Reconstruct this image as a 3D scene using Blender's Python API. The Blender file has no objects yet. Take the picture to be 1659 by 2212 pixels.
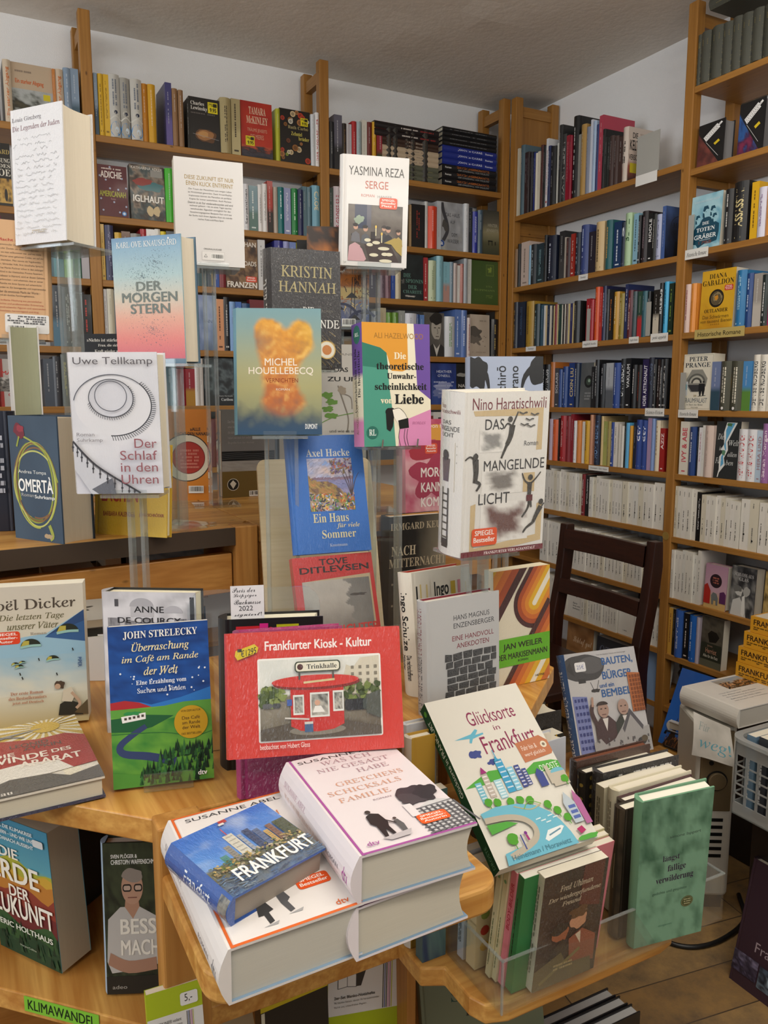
import bpy, math, random
from mathutils import Vector, Matrix, noise
PI = math.pi
R = math.radians
SC = bpy.context.scene
COL = SC.collection

# ------------------------------------------------------------------ camera, light, exposure
cam = bpy.data.cameras.new('camera')
cam.sensor_fit = 'VERTICAL'
cam.sensor_height = 36.0
cam.lens = 36.0 * 1731.0 / 2212.0
cam.clip_start = 0.02
cam_o = bpy.data.objects.new('camera', cam)
cam_o.location = (0, 0, 1.35)
cam_o.rotation_euler = (PI / 2 - math.atan(248 / 1731.0), 0, -R(27.9))
COL.objects.link(cam_o)
SC.camera = cam_o
SC.view_settings.view_transform = 'Standard'
SC.view_settings.look = 'None'
SC.view_settings.gamma = 1.0
SC.view_settings.use_curve_mapping = False
SC.view_settings.exposure = 0.0
SC.cycles.use_denoising = True
SC.cycles.max_bounces = 9
SC.cycles.transparent_max_bounces = 24
SC.cycles.caustics_reflective = False
SC.cycles.caustics_refractive = False
SC.cycles.sample_clamp_indirect = 4.0

world = bpy.data.worlds.new('world')
SC.world = world
world.use_nodes = True
bg = world.node_tree.nodes['Background']
bg.inputs[0].default_value = (0.84, 0.92, 1.0, 1)      # daylight that enters through the open shop front
bg.inputs[1].default_value = 0.5

def area_light(name, loc, target, sx, sy, power, col):
    l = bpy.data.lights.new(name, 'AREA')
    l.shape = 'RECTANGLE'
    l.size, l.size_y = sx, sy
    l.energy = power
    l.color = col
    o = bpy.data.objects.new(name, l)
    o.location = loc
    o.rotation_euler = (Vector(target) - Vector(loc)).to_track_quat('-Z', 'Y').to_euler()
    COL.objects.link(o)
    return o

area_light('ceiling_light', (0.75, -0.15, 2.5), (0.75, 0.25, 0), 1.3, 0.28, 17, (1.0, 0.93, 0.82))
area_light('ceiling_light', (1.25, 1.25, 2.53), (1.25, 1.3, 0), 0.9, 0.2, 7, (1.0, 0.93, 0.82))
area_light('ceiling_light', (-1.0, -0.6, 2.5), (-0.7, 0.6, 0), 1.3, 0.28, 12, (1.0, 0.94, 0.84))
area_light('ceiling_fill', (0.5, -0.5, 2.05), (0.6, -0.2, 2.59), 0.9, 0.4, 20, (1.0, 0.93, 0.84))  # unseen upward fill, added to brighten the ceiling
area_light('ceiling_fill', (-1.3, 0.6, 2.05), (-1.2, 0.7, 2.59), 0.9, 0.4, 11, (1.0, 0.93, 0.84))  # second added fill for the ceiling, no fixture behind it
area_light('shop_window_light', (-2.8, 1.1, 1.75), (2.3, 1.75, 1.7), 2.2, 1.3, 46, (0.86, 0.93, 1.0))

# ------------------------------------------------------------------ colours and materials
def lin(h):
    if not isinstance(h, str):
        return h
    h = h.lstrip('#')
    if len(h) == 3:
        h = ''.join(c * 2 for c in h)
    out = []
    for i in (0, 2, 4):
        c = int(h[i:i + 2], 16) / 255.0
        out.append(c / 12.92 if c <= 0.04045 else ((c + 0.055) / 1.055) ** 2.4)
    return tuple(out)

def mixc(a, b, t):
    a, b = lin(a), lin(b)
    t = max(0.0, min(1.0, t))
    return tuple(a[i] + (b[i] - a[i]) * t for i in range(3))

MAT = {}
def new_mat(name):
    m = bpy.data.materials.new(name)
    m.use_nodes = True
    nt = m.node_tree
    b = nt.nodes['Principled BSDF']
    MAT[name] = m
    return m, nt, b

def nd(nt, t, **kw):
    n = nt.nodes.new(t)
    for k, v in kw.items():
        setattr(n, k, v)
    return n

def lk(nt, a, b):
    nt.links.new(a, b)

def coords(nt, scale, space='Object'):
    tc = nd(nt, 'ShaderNodeTexCoord')
    mp = nd(nt, 'ShaderNodeMapping')
    mp.inputs['Scale'].default_value = scale
    lk(nt, tc.outputs[space], mp.inputs['Vector'])
    return mp.outputs[0]

def plain(name, col, rough=0.5, metal=0.0, spec=0.5, nscale=0, namt=0.06, bump=0.0):
    m, nt, b = new_mat(name)
    c = lin(col)
    b.inputs['Base Color'].default_value = (*c, 1)
    b.inputs['Roughness'].default_value = rough
    b.inputs['Metallic'].default_value = metal
    b.inputs['Specular IOR Level'].default_value = spec
    if nscale:
        v = coords(nt, (nscale,) * 3)
        n = nd(nt, 'ShaderNodeTexNoise')
        n.inputs['Detail'].default_value = 6
        lk(nt, v, n.inputs['Vector'])
        mx = nd(nt, 'ShaderNodeMix', data_type='RGBA')
        mx.inputs[6].default_value = (*[x * (1 - namt) for x in c], 1)
        mx.inputs[7].default_value = (*[min(1, x * (1 + namt)) for x in c], 1)
        lk(nt, n.outputs[0], mx.inputs[0])
        lk(nt, mx.outputs[2], b.inputs['Base Color'])
        if bump:
            bp = nd(nt, 'ShaderNodeBump')
            bp.inputs['Strength'].default_value = bump
            bp.inputs['Distance'].default_value = 0.004
            lk(nt, n.outputs[0], bp.inputs['Height'])
            lk(nt, bp.outputs[0], b.inputs['Normal'])
    return m

def print_mat(name, rough, spec=0.5, coat=0.0, wrinkle=0.0, weave=0.0):
    """printed paper or cloth: the colour comes from the print itself (a colour attribute)"""
    m, nt, b = new_mat(name)
    a = nd(nt, 'ShaderNodeVertexColor', layer_name='Col')
    v = coords(nt, (900, 900, 900))
    n = nd(nt, 'ShaderNodeTexNoise')
    n.inputs['Detail'].default_value = 3
    lk(nt, v, n.inputs['Vector'])
    mr = nd(nt, 'ShaderNodeMapRange')
    mr.inputs[3].default_value = 0.95
    mr.inputs[4].default_value = 1.05
    lk(nt, n.outputs[0], mr.inputs[0])
    mu = nd(nt, 'ShaderNodeMix', data_type='RGBA', blend_type='MULTIPLY')
    mu.inputs[0].default_value = 1.0
    lk(nt, a.outputs[0], mu.inputs[6])
    lk(nt, mr.outputs[0], mu.inputs[7])
    lk(nt, mu.outputs[2], b.inputs['Base Color'])
    b.inputs['Roughness'].default_value = rough
    b.inputs['Specular IOR Level'].default_value = spec
    if weave:
        bp = nd(nt, 'ShaderNodeBump')
        bp.inputs['Strength'].default_value = weave
        bp.inputs['Distance'].default_value = 0.0006
        lk(nt, n.outputs[0], bp.inputs['Height'])
        lk(nt, bp.outputs[0], b.inputs['Normal'])
    if coat:
        b.inputs['Coat Weight'].default_value = coat
        b.inputs['Coat Roughness'].default_value = 0.07
    if wrinkle:
        v2 = coords(nt, (55, 55, 24))
        w = nd(nt, 'ShaderNodeTexNoise')
        w.inputs['Detail'].default_value = 5
        w.inputs['Distortion'].default_value = 1.4
        lk(nt, v2, w.inputs['Vector'])
        bp2 = nd(nt, 'ShaderNodeBump')
        bp2.inputs['Strength'].default_value = wrinkle
        bp2.inputs['Distance'].default_value = 0.012
        lk(nt, w.outputs[0], bp2.inputs['Height'])
        lk(nt, bp2.outputs[0], b.inputs['Coat Normal'])
    return m

print_mat('print_matte', 0.55, 0.35)
print_mat('print_gloss', 0.38, 0.45, 0.12)
print_mat('print_wrap', 0.45, 0.4, 1.0, 1.0)
print_mat('print_cloth', 0.8, 0.2, 0, 0, 0.5)

def wood(name, c1, c2, c3, axis, ring=14.0, rough=0.42, knots=True, spec=0.4):
    """planed timber; grain runs along axis 0, 1 or 2 of the object"""
    m, nt, b = new_mat(name)
    sc = [11.0, 11.0, 11.0]
    sc[axis] = 0.9
    v = coords(nt, sc)
    n = nd(nt, 'ShaderNodeTexNoise')
    n.inputs['Scale'].default_value = 1.0
    n.inputs['Detail'].default_value = 4
    n.inputs['Distortion'].default_value = 0.6
    lk(nt, v, n.inputs['Vector'])
    ma = nd(nt, 'ShaderNodeMath', operation='MULTIPLY')
    ma.inputs[1].default_value = ring
    lk(nt, n.outputs[0], ma.inputs[0])
    fr = nd(nt, 'ShaderNodeMath', operation='PINGPONG')
    fr.inputs[1].default_value = 1.0
    lk(nt, ma.outputs[0], fr.inputs[0])
    sf = [160.0, 160.0, 160.0]
    sf[axis] = 5.0
    v2 = coords(nt, sf)
    n2 = nd(nt, 'ShaderNodeTexNoise')
    n2.inputs['Scale'].default_value = 1.0
    n2.inputs['Detail'].default_value = 5
    lk(nt, v2, n2.inputs['Vector'])
    cr = nd(nt, 'ShaderNodeValToRGB')
    cr.color_ramp.elements[0].position = 0.05
    cr.color_ramp.elements[0].color = (*lin(c1), 1)
    cr.color_ramp.elements[1].position = 0.95
    cr.color_ramp.elements[1].color = (*lin(c2), 1)
    lk(nt, fr.outputs[0], cr.inputs[0])
    mx = nd(nt, 'ShaderNodeMix', data_type='RGBA')
    mx.inputs[7].default_value = (*lin(c3), 1)
    mr = nd(nt, 'ShaderNodeMapRange')
    mr.inputs[1].default_value = 0.4
    mr.inputs[2].default_value = 0.75
    mr.inputs[4].default_value = 0.6
    lk(nt, n2.outputs[0], mr.inputs[0])
    lk(nt, mr.outputs[0], mx.inputs[0])
    lk(nt, cr.outputs[0], mx.inputs[6])
    out = mx.outputs[2]
    if knots:
        sk = [4.2, 4.2, 4.2]
        sk[axis] = 1.9
        v3 = coords(nt, sk)
        vo = nd(nt, 'ShaderNodeTexVoronoi')
        lk(nt, v3, vo.inputs['Vector'])
        kr = nd(nt, 'ShaderNodeMapRange')
        kr.inputs[1].default_value = 0.03
        kr.inputs[2].default_value = 0.085
        kr.inputs[3].default_value = 0.8
        kr.inputs[4].default_value = 0.0
        lk(nt, vo.outputs['Distance'], kr.inputs[0])
        mk = nd(nt, 'ShaderNodeMix', data_type='RGBA')
        mk.inputs[7].default_value = (*[x * 0.3 for x in lin(c3)], 1)
        lk(nt, kr.outputs[0], mk.inputs[0])
        lk(nt, out, mk.inputs[6])
        out = mk.outputs[2]
    lk(nt, out, b.inputs['Base Color'])
    b.inputs['Roughness'].default_value = rough
    b.inputs['Specular IOR Level'].default_value = spec
    bp = nd(nt, 'ShaderNodeBump')
    bp.inputs['Strength'].default_value = 0.12
    bp.inputs['Distance'].default_value = 0.002
    lk(nt, n2.outputs[0], bp.inputs['Height'])
    lk(nt, bp.outputs[0], b.inputs['Normal'])
    return m

for ax, nm in enumerate('xyz'):
    wood('pine_shelf_' + nm, '#9c6c30', '#a67638', '#835624', ax, 8, 0.45)
    wood('pine_table_' + nm, '#d3a258', '#b57e3c', '#a3692c', ax, 11, 0.36)
    wood('pine_plain_' + nm, '#c08c4a', '#aa7538', '#96622a', ax, 9, 0.42)
    wood('chair_wood_' + nm, '#2a130c', '#381a10', '#1c0c08', ax, 7, 0.35, False)
wood('birch_ply', '#d9c6a0', '#e0cfac', '#cdb88e', 0, 5, 0.5, False)
plain('plaster_wall', '#eeeeee', 0.92, 0, 0.2, 60, 0.03, 0.25)
plain('plaster_ceiling', '#e2dcd3', 0.95, 0, 0.15, 9, 0.03, 0.35)
plain('dark_edge', '#3a2c1e', 0.6)
plain('white_metal', '#d6d4cf', 0.4)
plain('heater_white', '#c9c6bc', 0.42, 0, 0.4, 300, 0.02)
plain('heater_bronze', '#7a6a50', 0.35, 0.35)
plain('black_plastic', '#141414', 0.4)
plain('dark_box', '#221a17', 0.5)
plain('chrome', '#c8c8c8', 0.2, 1.0)
plain('brass', '#c2a45a', 0.35, 0.6)
plain('label_paper', '#e2e2de', 0.6)
plain('grey_metal', '#a4a49f', 0.45)
print_mat('paper_note', 0.7, 0.2)

def page_mat():
    m, nt, b = new_mat('page_edges')
    a = nd(nt, 'ShaderNodeVertexColor', layer_name='Col')
    v = coords(nt, (3, 1400, 3))
    n = nd(nt, 'ShaderNodeTexNoise')
    n.inputs['Detail'].default_value = 2
    lk(nt, v, n.inputs['Vector'])
    mr = nd(nt, 'ShaderNodeMapRange')
    mr.inputs[3].default_value = 0.8
    mr.inputs[4].default_value = 1.08
    lk(nt, n.outputs[0], mr.inputs[0])
    mu = nd(nt, 'ShaderNodeMix', data_type='RGBA', blend_type='MULTIPLY')
    mu.inputs[0].default_value = 1.0
    lk(nt, a.outputs[0], mu.inputs[6])
    lk(nt, mr.outputs[0], mu.inputs[7])
    lk(nt, mu.outputs[2], b.inputs['Base Color'])
    b.inputs['Roughness'].default_value = 0.8
    b.inputs['Specular IOR Level'].default_value = 0.15
page_mat()

def acrylic(name, tint, refl=0.9, haze=0.0):
    """clear plastic sheet: mostly see-through, mirror-like at grazing angles"""
    m, nt, b = new_mat(name)
    nt.nodes.remove(b)
    out = nt.nodes['Material Output']
    tr = nd(nt, 'ShaderNodeBsdfTransparent')
    tr.inputs[0].default_value = (*lin(tint), 1)
    gl = nd(nt, 'ShaderNodeBsdfGlossy')
    gl.inputs['Color'].default_value = (refl, refl, refl, 1)
    gl.inputs['Roughness'].default_value = 0.04
    fc = nd(nt, 'ShaderNodeLayerWeight')
    fc.inputs[0].default_value = 0.5
    pw = nd(nt, 'ShaderNodeMath', operation='POWER')
    pw.inputs[1].default_value = 4.0
    lk(nt, fc.outputs['Facing'], pw.inputs[0])
    fr = nd(nt, 'ShaderNodeMapRange')
    fr.inputs[3].default_value = 0.04
    fr.inputs[4].default_value = 0.85
    lk(nt, pw.outputs[0], fr.inputs[0])
    mx = nd(nt, 'ShaderNodeMixShader')
    lk(nt, fr.outputs[0], mx.inputs[0])
    lk(nt, tr.outputs[0], mx.inputs[1])
    lk(nt, gl.outputs[0], mx.inputs[2])
    last = mx.outputs[0]
    if haze:
        df = nd(nt, 'ShaderNodeBsdfDiffuse')
        df.inputs[0].default_value = (0.8, 0.82, 0.82, 1)
        m2 = nd(nt, 'ShaderNodeMixShader')
        m2.inputs[0].default_value = haze
        lk(nt, last, m2.inputs[1])
        lk(nt, df.outputs[0], m2.inputs[2])
        last = m2.outputs[0]
    lk(nt, last, out.inputs[0])
acrylic('acrylic_sheet', '#fbfdfd', 0.9, 0.015)
acrylic('acrylic_edge', '#e9efef', 1.0, 0.14)
acrylic('basket_plastic', '#e6eaea', 0.8, 0.27)

def floor_mat():
    m, nt, b = new_mat('floor_boards')
    v = coords(nt, (1, 1, 1))
    br = nd(nt, 'ShaderNodeTexBrick')
    br.offset = 0.37
    br.inputs['Color1'].default_value = (0.27, 0.155, 0.055, 1)
    br.inputs['Color2'].default_value = (0.38, 0.24, 0.095, 1)
    br.inputs['Mortar'].default_value = (0.05, 0.03, 0.015, 1)
    br.inputs['Scale'].default_value = 1.0
    br.inputs['Mortar Size'].default_value = 0.0016
    br.inputs['Brick Width'].default_value = 0.95
    br.inputs['Row Height'].default_value = 0.125
    mp = nd(nt, 'ShaderNodeMapping')
    mp.inputs['Rotation'].default_value = (0, 0, R(8))
    lk(nt, v, mp.inputs['Vector'])
    lk(nt, mp.outputs[0], br.inputs['Vector'])
    n = nd(nt, 'ShaderNodeTexNoise')
    n.inputs['Scale'].default_value = 7
    n.inputs['Detail'].default_value = 9
    n.inputs['Roughness'].default_value = 0.7
    mr = nd(nt, 'ShaderNodeMapRange')
    mr.inputs[1].default_value = 0.42
    mr.inputs[2].default_value = 0.66
    mr.inputs[4].default_value = 0.8
    lk(nt, v, n.inputs['Vector'])
    lk(nt, n.outputs[0], mr.inputs[0])
    mx = nd(nt, 'ShaderNodeMix', data_type='RGBA')
    mx.inputs[7].default_value = (0.09, 0.065, 0.045, 1)
    lk(nt, mr.outputs[0], mx.inputs[0])
    lk(nt, br.outputs[0], mx.inputs[6])
    lk(nt, mx.outputs[2], b.inputs['Base Color'])
    b.inputs['Roughness'].default_value = 0.5
    bp = nd(nt, 'ShaderNodeBump')
    bp.inputs['Strength'].default_value = 0.2
    lk(nt, n.outputs[0], bp.inputs['Height'])
    lk(nt, bp.outputs[0], b.inputs['Normal'])
floor_mat()

# ------------------------------------------------------------------ mesh helpers
class MB:
    """collects vertices and faces (with a print colour per face corner) for ONE mesh"""
    def __init__(s):
        s.v, s.f, s.c = [], [], []
    def face(s, idx, col):
        s.f.append(tuple(idx))
        s.c.append(col if isinstance(col, list) else [col] * len(idx))
    def pts(s, vs):
        n = len(s.v)
        s.v.extend([tuple(p) for p in vs])
        return n
    def box(s, a, b, col=(0.8, 0.8, 0.8), M=None):
        (x0, y0, z0), (x1, y1, z1) = a, b
        vs = [Vector(p) for p in ((x0, y0, z0), (x1, y0, z0), (x1, y1, z0), (x0, y1, z0), (x0, y0, z1), (x1, y0, z1), (x1, y1, z1), (x0, y1, z1))]
        if M:
            vs = [M @ p for p in vs]
        n = s.pts(vs)
        for q in ((0, 3, 2, 1), (4, 5, 6, 7), (0, 1, 5, 4), (1, 2, 6, 5), (2, 3, 7, 6), (3, 0, 4, 7)):
            s.face([n + i for i in q], col)
    def prism(s, poly, z0, z1, col=(0.8, 0.8, 0.8)):
        k = len(poly)
        n = s.pts([(x, y, z0) for x, y in poly] + [(x, y, z1) for x, y in poly])
        s.face([n + i for i in range(k)][::-1], col)
        s.face([n + k + i for i in range(k)], col)
        for i in range(k):
            j = (i + 1) % k
            s.face([n + i, n + j, n + k + j, n + k + i], col)
    def tube(s, path, r, col=(0.8, 0.8, 0.8), seg=10):
        path = [Vector(p) for p in path]
        rings = []
        for i, p in enumerate(path):
            d = (path[min(i + 1, len(path) - 1)] - path[max(i - 1, 0)]).normalized()
            a = d.orthogonal().normalized() if i == 0 else (rings[-1][1] - d * rings[-1][1].dot(d)).normalized()
            b = d.cross(a)
            n = s.pts([p + (a * math.cos(t * 2 * PI / seg) + b * math.sin(t * 2 * PI / seg)) * r for t in range(seg)])
            rings.append((n, a))
        for (n0, _), (n1, _) in zip(rings, rings[1:]):
            for t in range(seg):
                u = (t + 1) % seg
                s.face([n0 + t, n0 + u, n1 + u, n1 + t], col)
        s.face([rings[0][0] + t for t in range(seg)][::-1], col)
        s.face([rings[-1][0] + t for t in range(seg)], col)
    def build(s, name, mat, parent=None, bevel=0.0, smooth=False):
        me = bpy.data.meshes.new(name)
        me.from_pydata(s.v, [], s.f)
        at = me.color_attributes.new('Col', 'FLOAT_COLOR', 'CORNER')
        flat = []
        for cs in s.c:
            for c in cs:
                flat.extend((c[0], c[1], c[2], 1.0))
        at.data.foreach_set('color', flat)
        me.materials.append(MAT[mat] if isinstance(mat, str) else mat)
        if smooth:
            me.polygons.foreach_set('use_smooth', [True] * len(me.polygons))
        o = bpy.data.objects.new(name, me)
        COL.objects.link(o)
        if parent:
            o.parent = parent
        if bevel:
            bm_ = o.modifiers.new('edge', 'BEVEL')
            bm_.width = bevel
            bm_.segments = 2
            bm_.limit_method = 'ANGLE'
        return o

def tag(o, label=None, cat=None, group=None, kind=None):
    for k, v in (('label', label), ('category', cat), ('group', group), ('kind', kind)):
        if v:
            o[k] = v
    return o

def empty(name, loc, label, cat, group=None, rot=(0, 0, 0)):
    o = bpy.data.objects.new(name, None)
    o.empty_display_size = 0.02
    o.location = loc
    o.rotation_mode = 'YXZ'
    o.rotation_euler = rot
    COL.objects.link(o)
    return tag(o, label, cat, group)

def rrect(x0, y0, x1, y1, r, n=5):
    out = []
    for cx, cy, a in ((x1 - r, y1 - r, 0), (x0 + r, y1 - r, 90), (x0 + r, y0 + r, 180), (x1 - r, y0 + r, 270)):
        for i in range(n + 1):
            t = R(a + 90 * i / n)
            out.append((cx + r * math.cos(t), cy + r * math.sin(t)))
    return out

# ------------------------------------------------------------------ lettering
ACC = {'ä': 'a', 'ö': 'o', 'ü': 'u', 'Ä': 'A', 'Ö': 'O', 'Ü': 'U', 'ë': 'e', 'é': 'e', 'É': 'E', 'ó': 'o', 'á': 'a'}
def style(s, f):
    if f in 'nb':
        return s
    s = ''.join(ACC.get(ch, ch) for ch in s)
    up = {'s': 0x1D400, 'r': 0x1D434, 'i': 0x1D434, 'q': 0x1D468, 'c': 0x1D4D0, 't': 0x1D670}[f]
    out = []
    for ch in s:
        if 'A' <= ch <= 'Z':
            out.append(chr(up + ord(ch) - 65))
        elif 'a' <= ch <= 'z':
            out.append('\u210e' if (f in 'ri' and ch == 'h') else chr(up + 26 + ord(ch) - 97))
        elif f == 's' and '0' <= ch <= '9':
            out.append(chr(0x1D7CE + ord(ch) - 48))
        else:
            out.append(ch)
    return ''.join(out)

TXT = {}
def letters(s, f='n', bold=0.0):
    """outline of a line of text as flat faces, in its own units"""
    key = (s, f)
    if key not in TXT:
        cu = bpy.data.curves.new('t', 'FONT')
        cu.body = style(s, f)
        cu.resolution_u = 3
        cu.shear = 0.0
        o = bpy.data.objects.new('t', cu)
        me = bpy.data.meshes.new_from_object(o)
        vs = [(p.co.x - (0.24 * p.co.y if f == 'r' else 0.0), p.co.y) for p in me.vertices]
        fs = [tuple(p.vertices) for p in me.polygons]
        for i, ch in enumerate(s if f not in 'nb' else ''):
            if ch in ACC:      # accents the serif alphabets lack are drawn as dots or strokes
                g = letters(ACC[ch], f)
                x1 = max((v[0] for v in letters(s[:i] + ACC[ch], f)[0])) if i else g[2] + g[4]
                cx, cy = x1 - g[4] / 2 + (0.05 if f in 'iq' else 0), g[3] + g[5] + 0.11
                for dx in ((-0.1, 0.1) if ch in 'äöüÄÖÜë' else (0.0,)):
                    n = len(vs)
                    if dx:
                        vs += [(cx + dx + 0.05 * math.cos(k * PI / 4), cy + 0.05 * math.sin(k * PI / 4)) for k in range(8)]
                        fs.append(tuple(range(n, n + 8)))
                    else:
                        vs += [(cx - 0.06, cy - 0.07), (cx + 0.0, cy - 0.07), (cx + 0.1, cy + 0.08), (cx + 0.02, cy + 0.08)]
                        fs.append((n, n + 1, n + 2, n + 3))
        bpy.data.objects.remove(o)
        bpy.data.curves.remove(cu)
        bpy.data.meshes.remove(me)
        if not vs:
            vs, fs = [(0, 0), (1, 0), (1, 1)], []
        xs = [p[0] for p in vs]
        ys = [p[1] for p in vs]
        TXT[key] = (vs, fs, min(xs), min(ys), max(xs) - min(xs), max(ys) - min(ys))
    return TXT[key]

class Art:
    """printing on a flat or curved face: u runs to the right, v runs down, both 0..1"""
    def __init__(s, mb, fn, w, h, step=0.00004, base=0.00012):
        s.mb, s.fn, s.w, s.h, s.k, s.step, s.base = mb, fn, w, h, 0, step, base
        s.clip = False      # True: shapes are cut at the trim
    def up(s):
        s.k += 1
        return s.base + s.k * s.step
    def put(s, pts, e):
        return s.mb.pts([s.fn(u, v, e) for u, v in pts])
    def poly(s, pts, col, e=None):
        e = e or s.up()
        if s.clip:
            for ax in (0, 1):
                for lim, sg in ((0.0, 1), (1.0, -1)):
                    out = []
                    for p, q in zip(pts, pts[1:] + pts[:1]):
                        a, b = (p[ax] - lim) * sg, (q[ax] - lim) * sg
                        if a >= 0:
                            out.append(p)
                        if (a < 0) != (b < 0):
                            t = a / (a - b)
                            out.append((p[0] + (q[0] - p[0]) * t, p[1] + (q[1] - p[1]) * t))
                    pts = out
                    if len(pts) < 3:
                        return
        ar = sum(a[0] * b[1] - b[0] * a[1] for a, b in zip(pts, pts[1:] + pts[:1]))
        if ar > 0:
            pts = pts[::-1]
        n = s.put(pts, e)
        s.mb.face(range(n, n + len(pts)), lin(col))
    def rect(s, x0, y0, x1, y1, col):
        s.poly([(x0, y0), (x1, y0), (x1, y1), (x0, y1)], col)
    def rr(s, x0, y0, x1, y1, col, r=0.02):
        k = s.w / s.h
        p = rrect(0, 0, (x1 - x0), (y1 - y0) / k, min(r, (x1 - x0) / 2.1, (y1 - y0) / k / 2.1))
        s.poly([(x0 + x, y0 + y * k) for x, y in p], col)
    def ell(s, cx, cy, rx, ry, col, n=28, a0=0, a1=360):
        ry = ry if ry else rx * s.w / s.h
        m = n if a1 - a0 >= 360 else n + 1
        s.poly([(cx + rx * math.cos(R(a0 + (a1 - a0) * i / n)), cy - ry * math.sin(R(a0 + (a1 - a0) * i / n))) for i in range(m)], col)
    def blob(s, cx, cy, rx, ry, col, seed=0, amp=0.25, n=40):
        ry = ry if ry else rx * s.w / s.h
        p = []
        for i in range(n):
            a = 2 * PI * i / n
            k = 1 + amp * 2 * noise.noise(Vector((math.cos(a) * 1.7 + seed, math.sin(a) * 1.7, seed * 3.1)))
            p.append((cx + rx * k * math.cos(a), cy + ry * k * math.sin(a)))
        s.poly(p, col)
    def line(s, pts, wd, col, taper=0):
        e = s.up()
        if 3 <= len(pts) <= 12:      # hand-drawn lines run smoothly through their points
            q = [pts[0]] + list(pts) + [pts[-1]]
            pts = [tuple(0.5 * (2 * b[i] + (c[i] - a[i]) * t + (2 * a[i] - 5 * b[i] + 4 * c[i] - d[i]) * t * t + (3 * b[i] - a[i] - 3 * c[i] + d[i]) * t ** 3) for i in (0, 1)) for a, b, c, d in zip(q, q[1:], q[2:], q[3:]) for t in (0, 0.25, 0.5, 0.75)] + [pts[-1]]
        P = [Vector((u * s.w, v * s.h)) for u, v in pts]
        L, Q = [], []
        for i, p in enumerate(P):
            d = P[min(i + 1, len(P) - 1)] - P[max(i - 1, 0)]
            d = Vector((-d.y, d.x)).normalized() if d.length else Vector((0, 1))
            k = wd * s.w / 2 * (1 - taper * i / max(1, len(P) - 1))
            L.append(((p + d * k).x / s.w, (p + d * k).y / s.h))
            Q.append(((p - d * k).x / s.w, (p - d * k).y / s.h))
        k = len(P)
        if s.clip:
            for i in range(k - 1):
                s.poly([L[i], L[i + 1], Q[i + 1], Q[i]], col, e)
            return
        n = s.put(L + Q, e)
        for i in range(k - 1):
            s.mb.face([n + i, n + i + 1, n + k + i + 1, n + k + i], lin(col))
    def arc(s, cx, cy, rx, ry, a0, a1, wd, col, n=40):
        ry = ry if ry else rx * s.w / s.h
        s.line([(cx + rx * math.cos(R(a0 + (a1 - a0) * i / n)), cy - ry * math.sin(R(a0 + (a1 - a0) * i / n))) for i in range(n + 1)], wd, col)
    def img(s, x0, y0, x1, y1, nx, ny, fn):
        """a continuous-tone picture: colour fn(a, b) at every grid point, a and b 0..1"""
        e = s.up()
        n = s.put([(x0 + (x1 - x0) * i / nx, y0 + (y1 - y0) * j / ny) for j in range(ny + 1) for i in range(nx + 1)], e)
        cc = [lin(fn(i / nx, j / ny)) for j in range(ny + 1) for i in range(nx + 1)]
        for j in range(ny):
            for i in range(nx):
                q = [j * (nx + 1) + i, (j + 1) * (nx + 1) + i, (j + 1) * (nx + 1) + i + 1, j * (nx + 1) + i + 1]
                s.mb.face([n + t for t in q], [cc[t] for t in q])
    def grad(s, x0, y0, x1, y1, stops):
        for (v0, c0), (v1, c1) in zip(stops, stops[1:]):
            e = s.up() if v0 == stops[0][0] else s.base + s.k * s.step
            n = s.put([(x0, y0 + (y1 - y0) * v0), (x0, y0 + (y1 - y0) * v1), (x1, y0 + (y1 - y0) * v1), (x1, y0 + (y1 - y0) * v0)], e)
            s.mb.face(range(n, n + 4), [lin(c0), lin(c1), lin(c1), lin(c0)])
    def strokes(s, x0, y0, x1, y1, n, ln, wd, fn, seed=1, ang=None):
        """short painted dabs; fn(a, b) gives colour"""
        r = random.Random(seed)
        k = s.w / s.h
        for i in range(n):
            if i % 12 == 0:
                e = s.up() if i % 120 == 0 else s.base + s.k * s.step + (i % 120) * s.step / 130
            a, b = r.random(), r.random()
            c = lin(fn(a, b))
            g = 0.75 + 0.5 * r.random()
            c = tuple(min(1, x * g) for x in c)
            t = (ang(a, b) if ang else r.uniform(0, PI)) + r.uniform(-0.4, 0.4)
            l, w2 = ln * r.uniform(0.5, 1.2) / 2, wd / 2
            dx, dy = math.cos(t), -math.sin(t)
            cx, cy = x0 + (x1 - x0) * a, y0 + (y1 - y0) * b
            p = [(cx + dx * sx * l - dy * sy * w2, cy + (dy * sx * l + dx * sy * w2) * k) for sx, sy in ((-1, -1), (-1, 1), (1, 1), (1, -1))]
            p = [(min(x1, max(x0, q[0])), min(y1, max(y0, q[1]))) for q in p]
            m = s.put(p, e)
            s.mb.face(range(m, m + 4), c)
    def text(s, t, x0, y0, x1, y1, col, f='n', rot=0, bold=0.0, skew=0.0):
        e = s.up()
        vs, fs, mx, my, w, h = letters(t, f, bold)
        out = []
        for x, y in vs:
            a, b = (x - mx) / (w or 1), (y - my) / (h or 1)
            if rot == 0:
                out.append((x0 + a * (x1 - x0), y1 - b * (y1 - y0) + skew * (a - 0.5)))
            elif rot == 90:
                out.append((x0 + (1 - b) * (x1 - x0), y1 - a * (y1 - y0)))
            else:
                out.append((x0 + b * (x1 - x0), y0 + a * (y1 - y0)))
        c = lin(col)
        k = (0.022 if f == 'b' else 0) + max(0.0, bold) * 1.6
        if k:      # heavier weight: the outline is struck again a hair to each side
            ku = k * abs((x1 - x0) / w if rot == 0 else (x1 - x0) / h)
            kv = k * abs((y1 - y0) / h if rot == 0 else (y1 - y0) / w)
            sh = [(-ku, -kv * 0.5), (ku, kv * 0.5), (-ku, kv * 0.5), (ku, -kv * 0.5)]
        else:
            sh = [(0, 0)]
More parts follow.
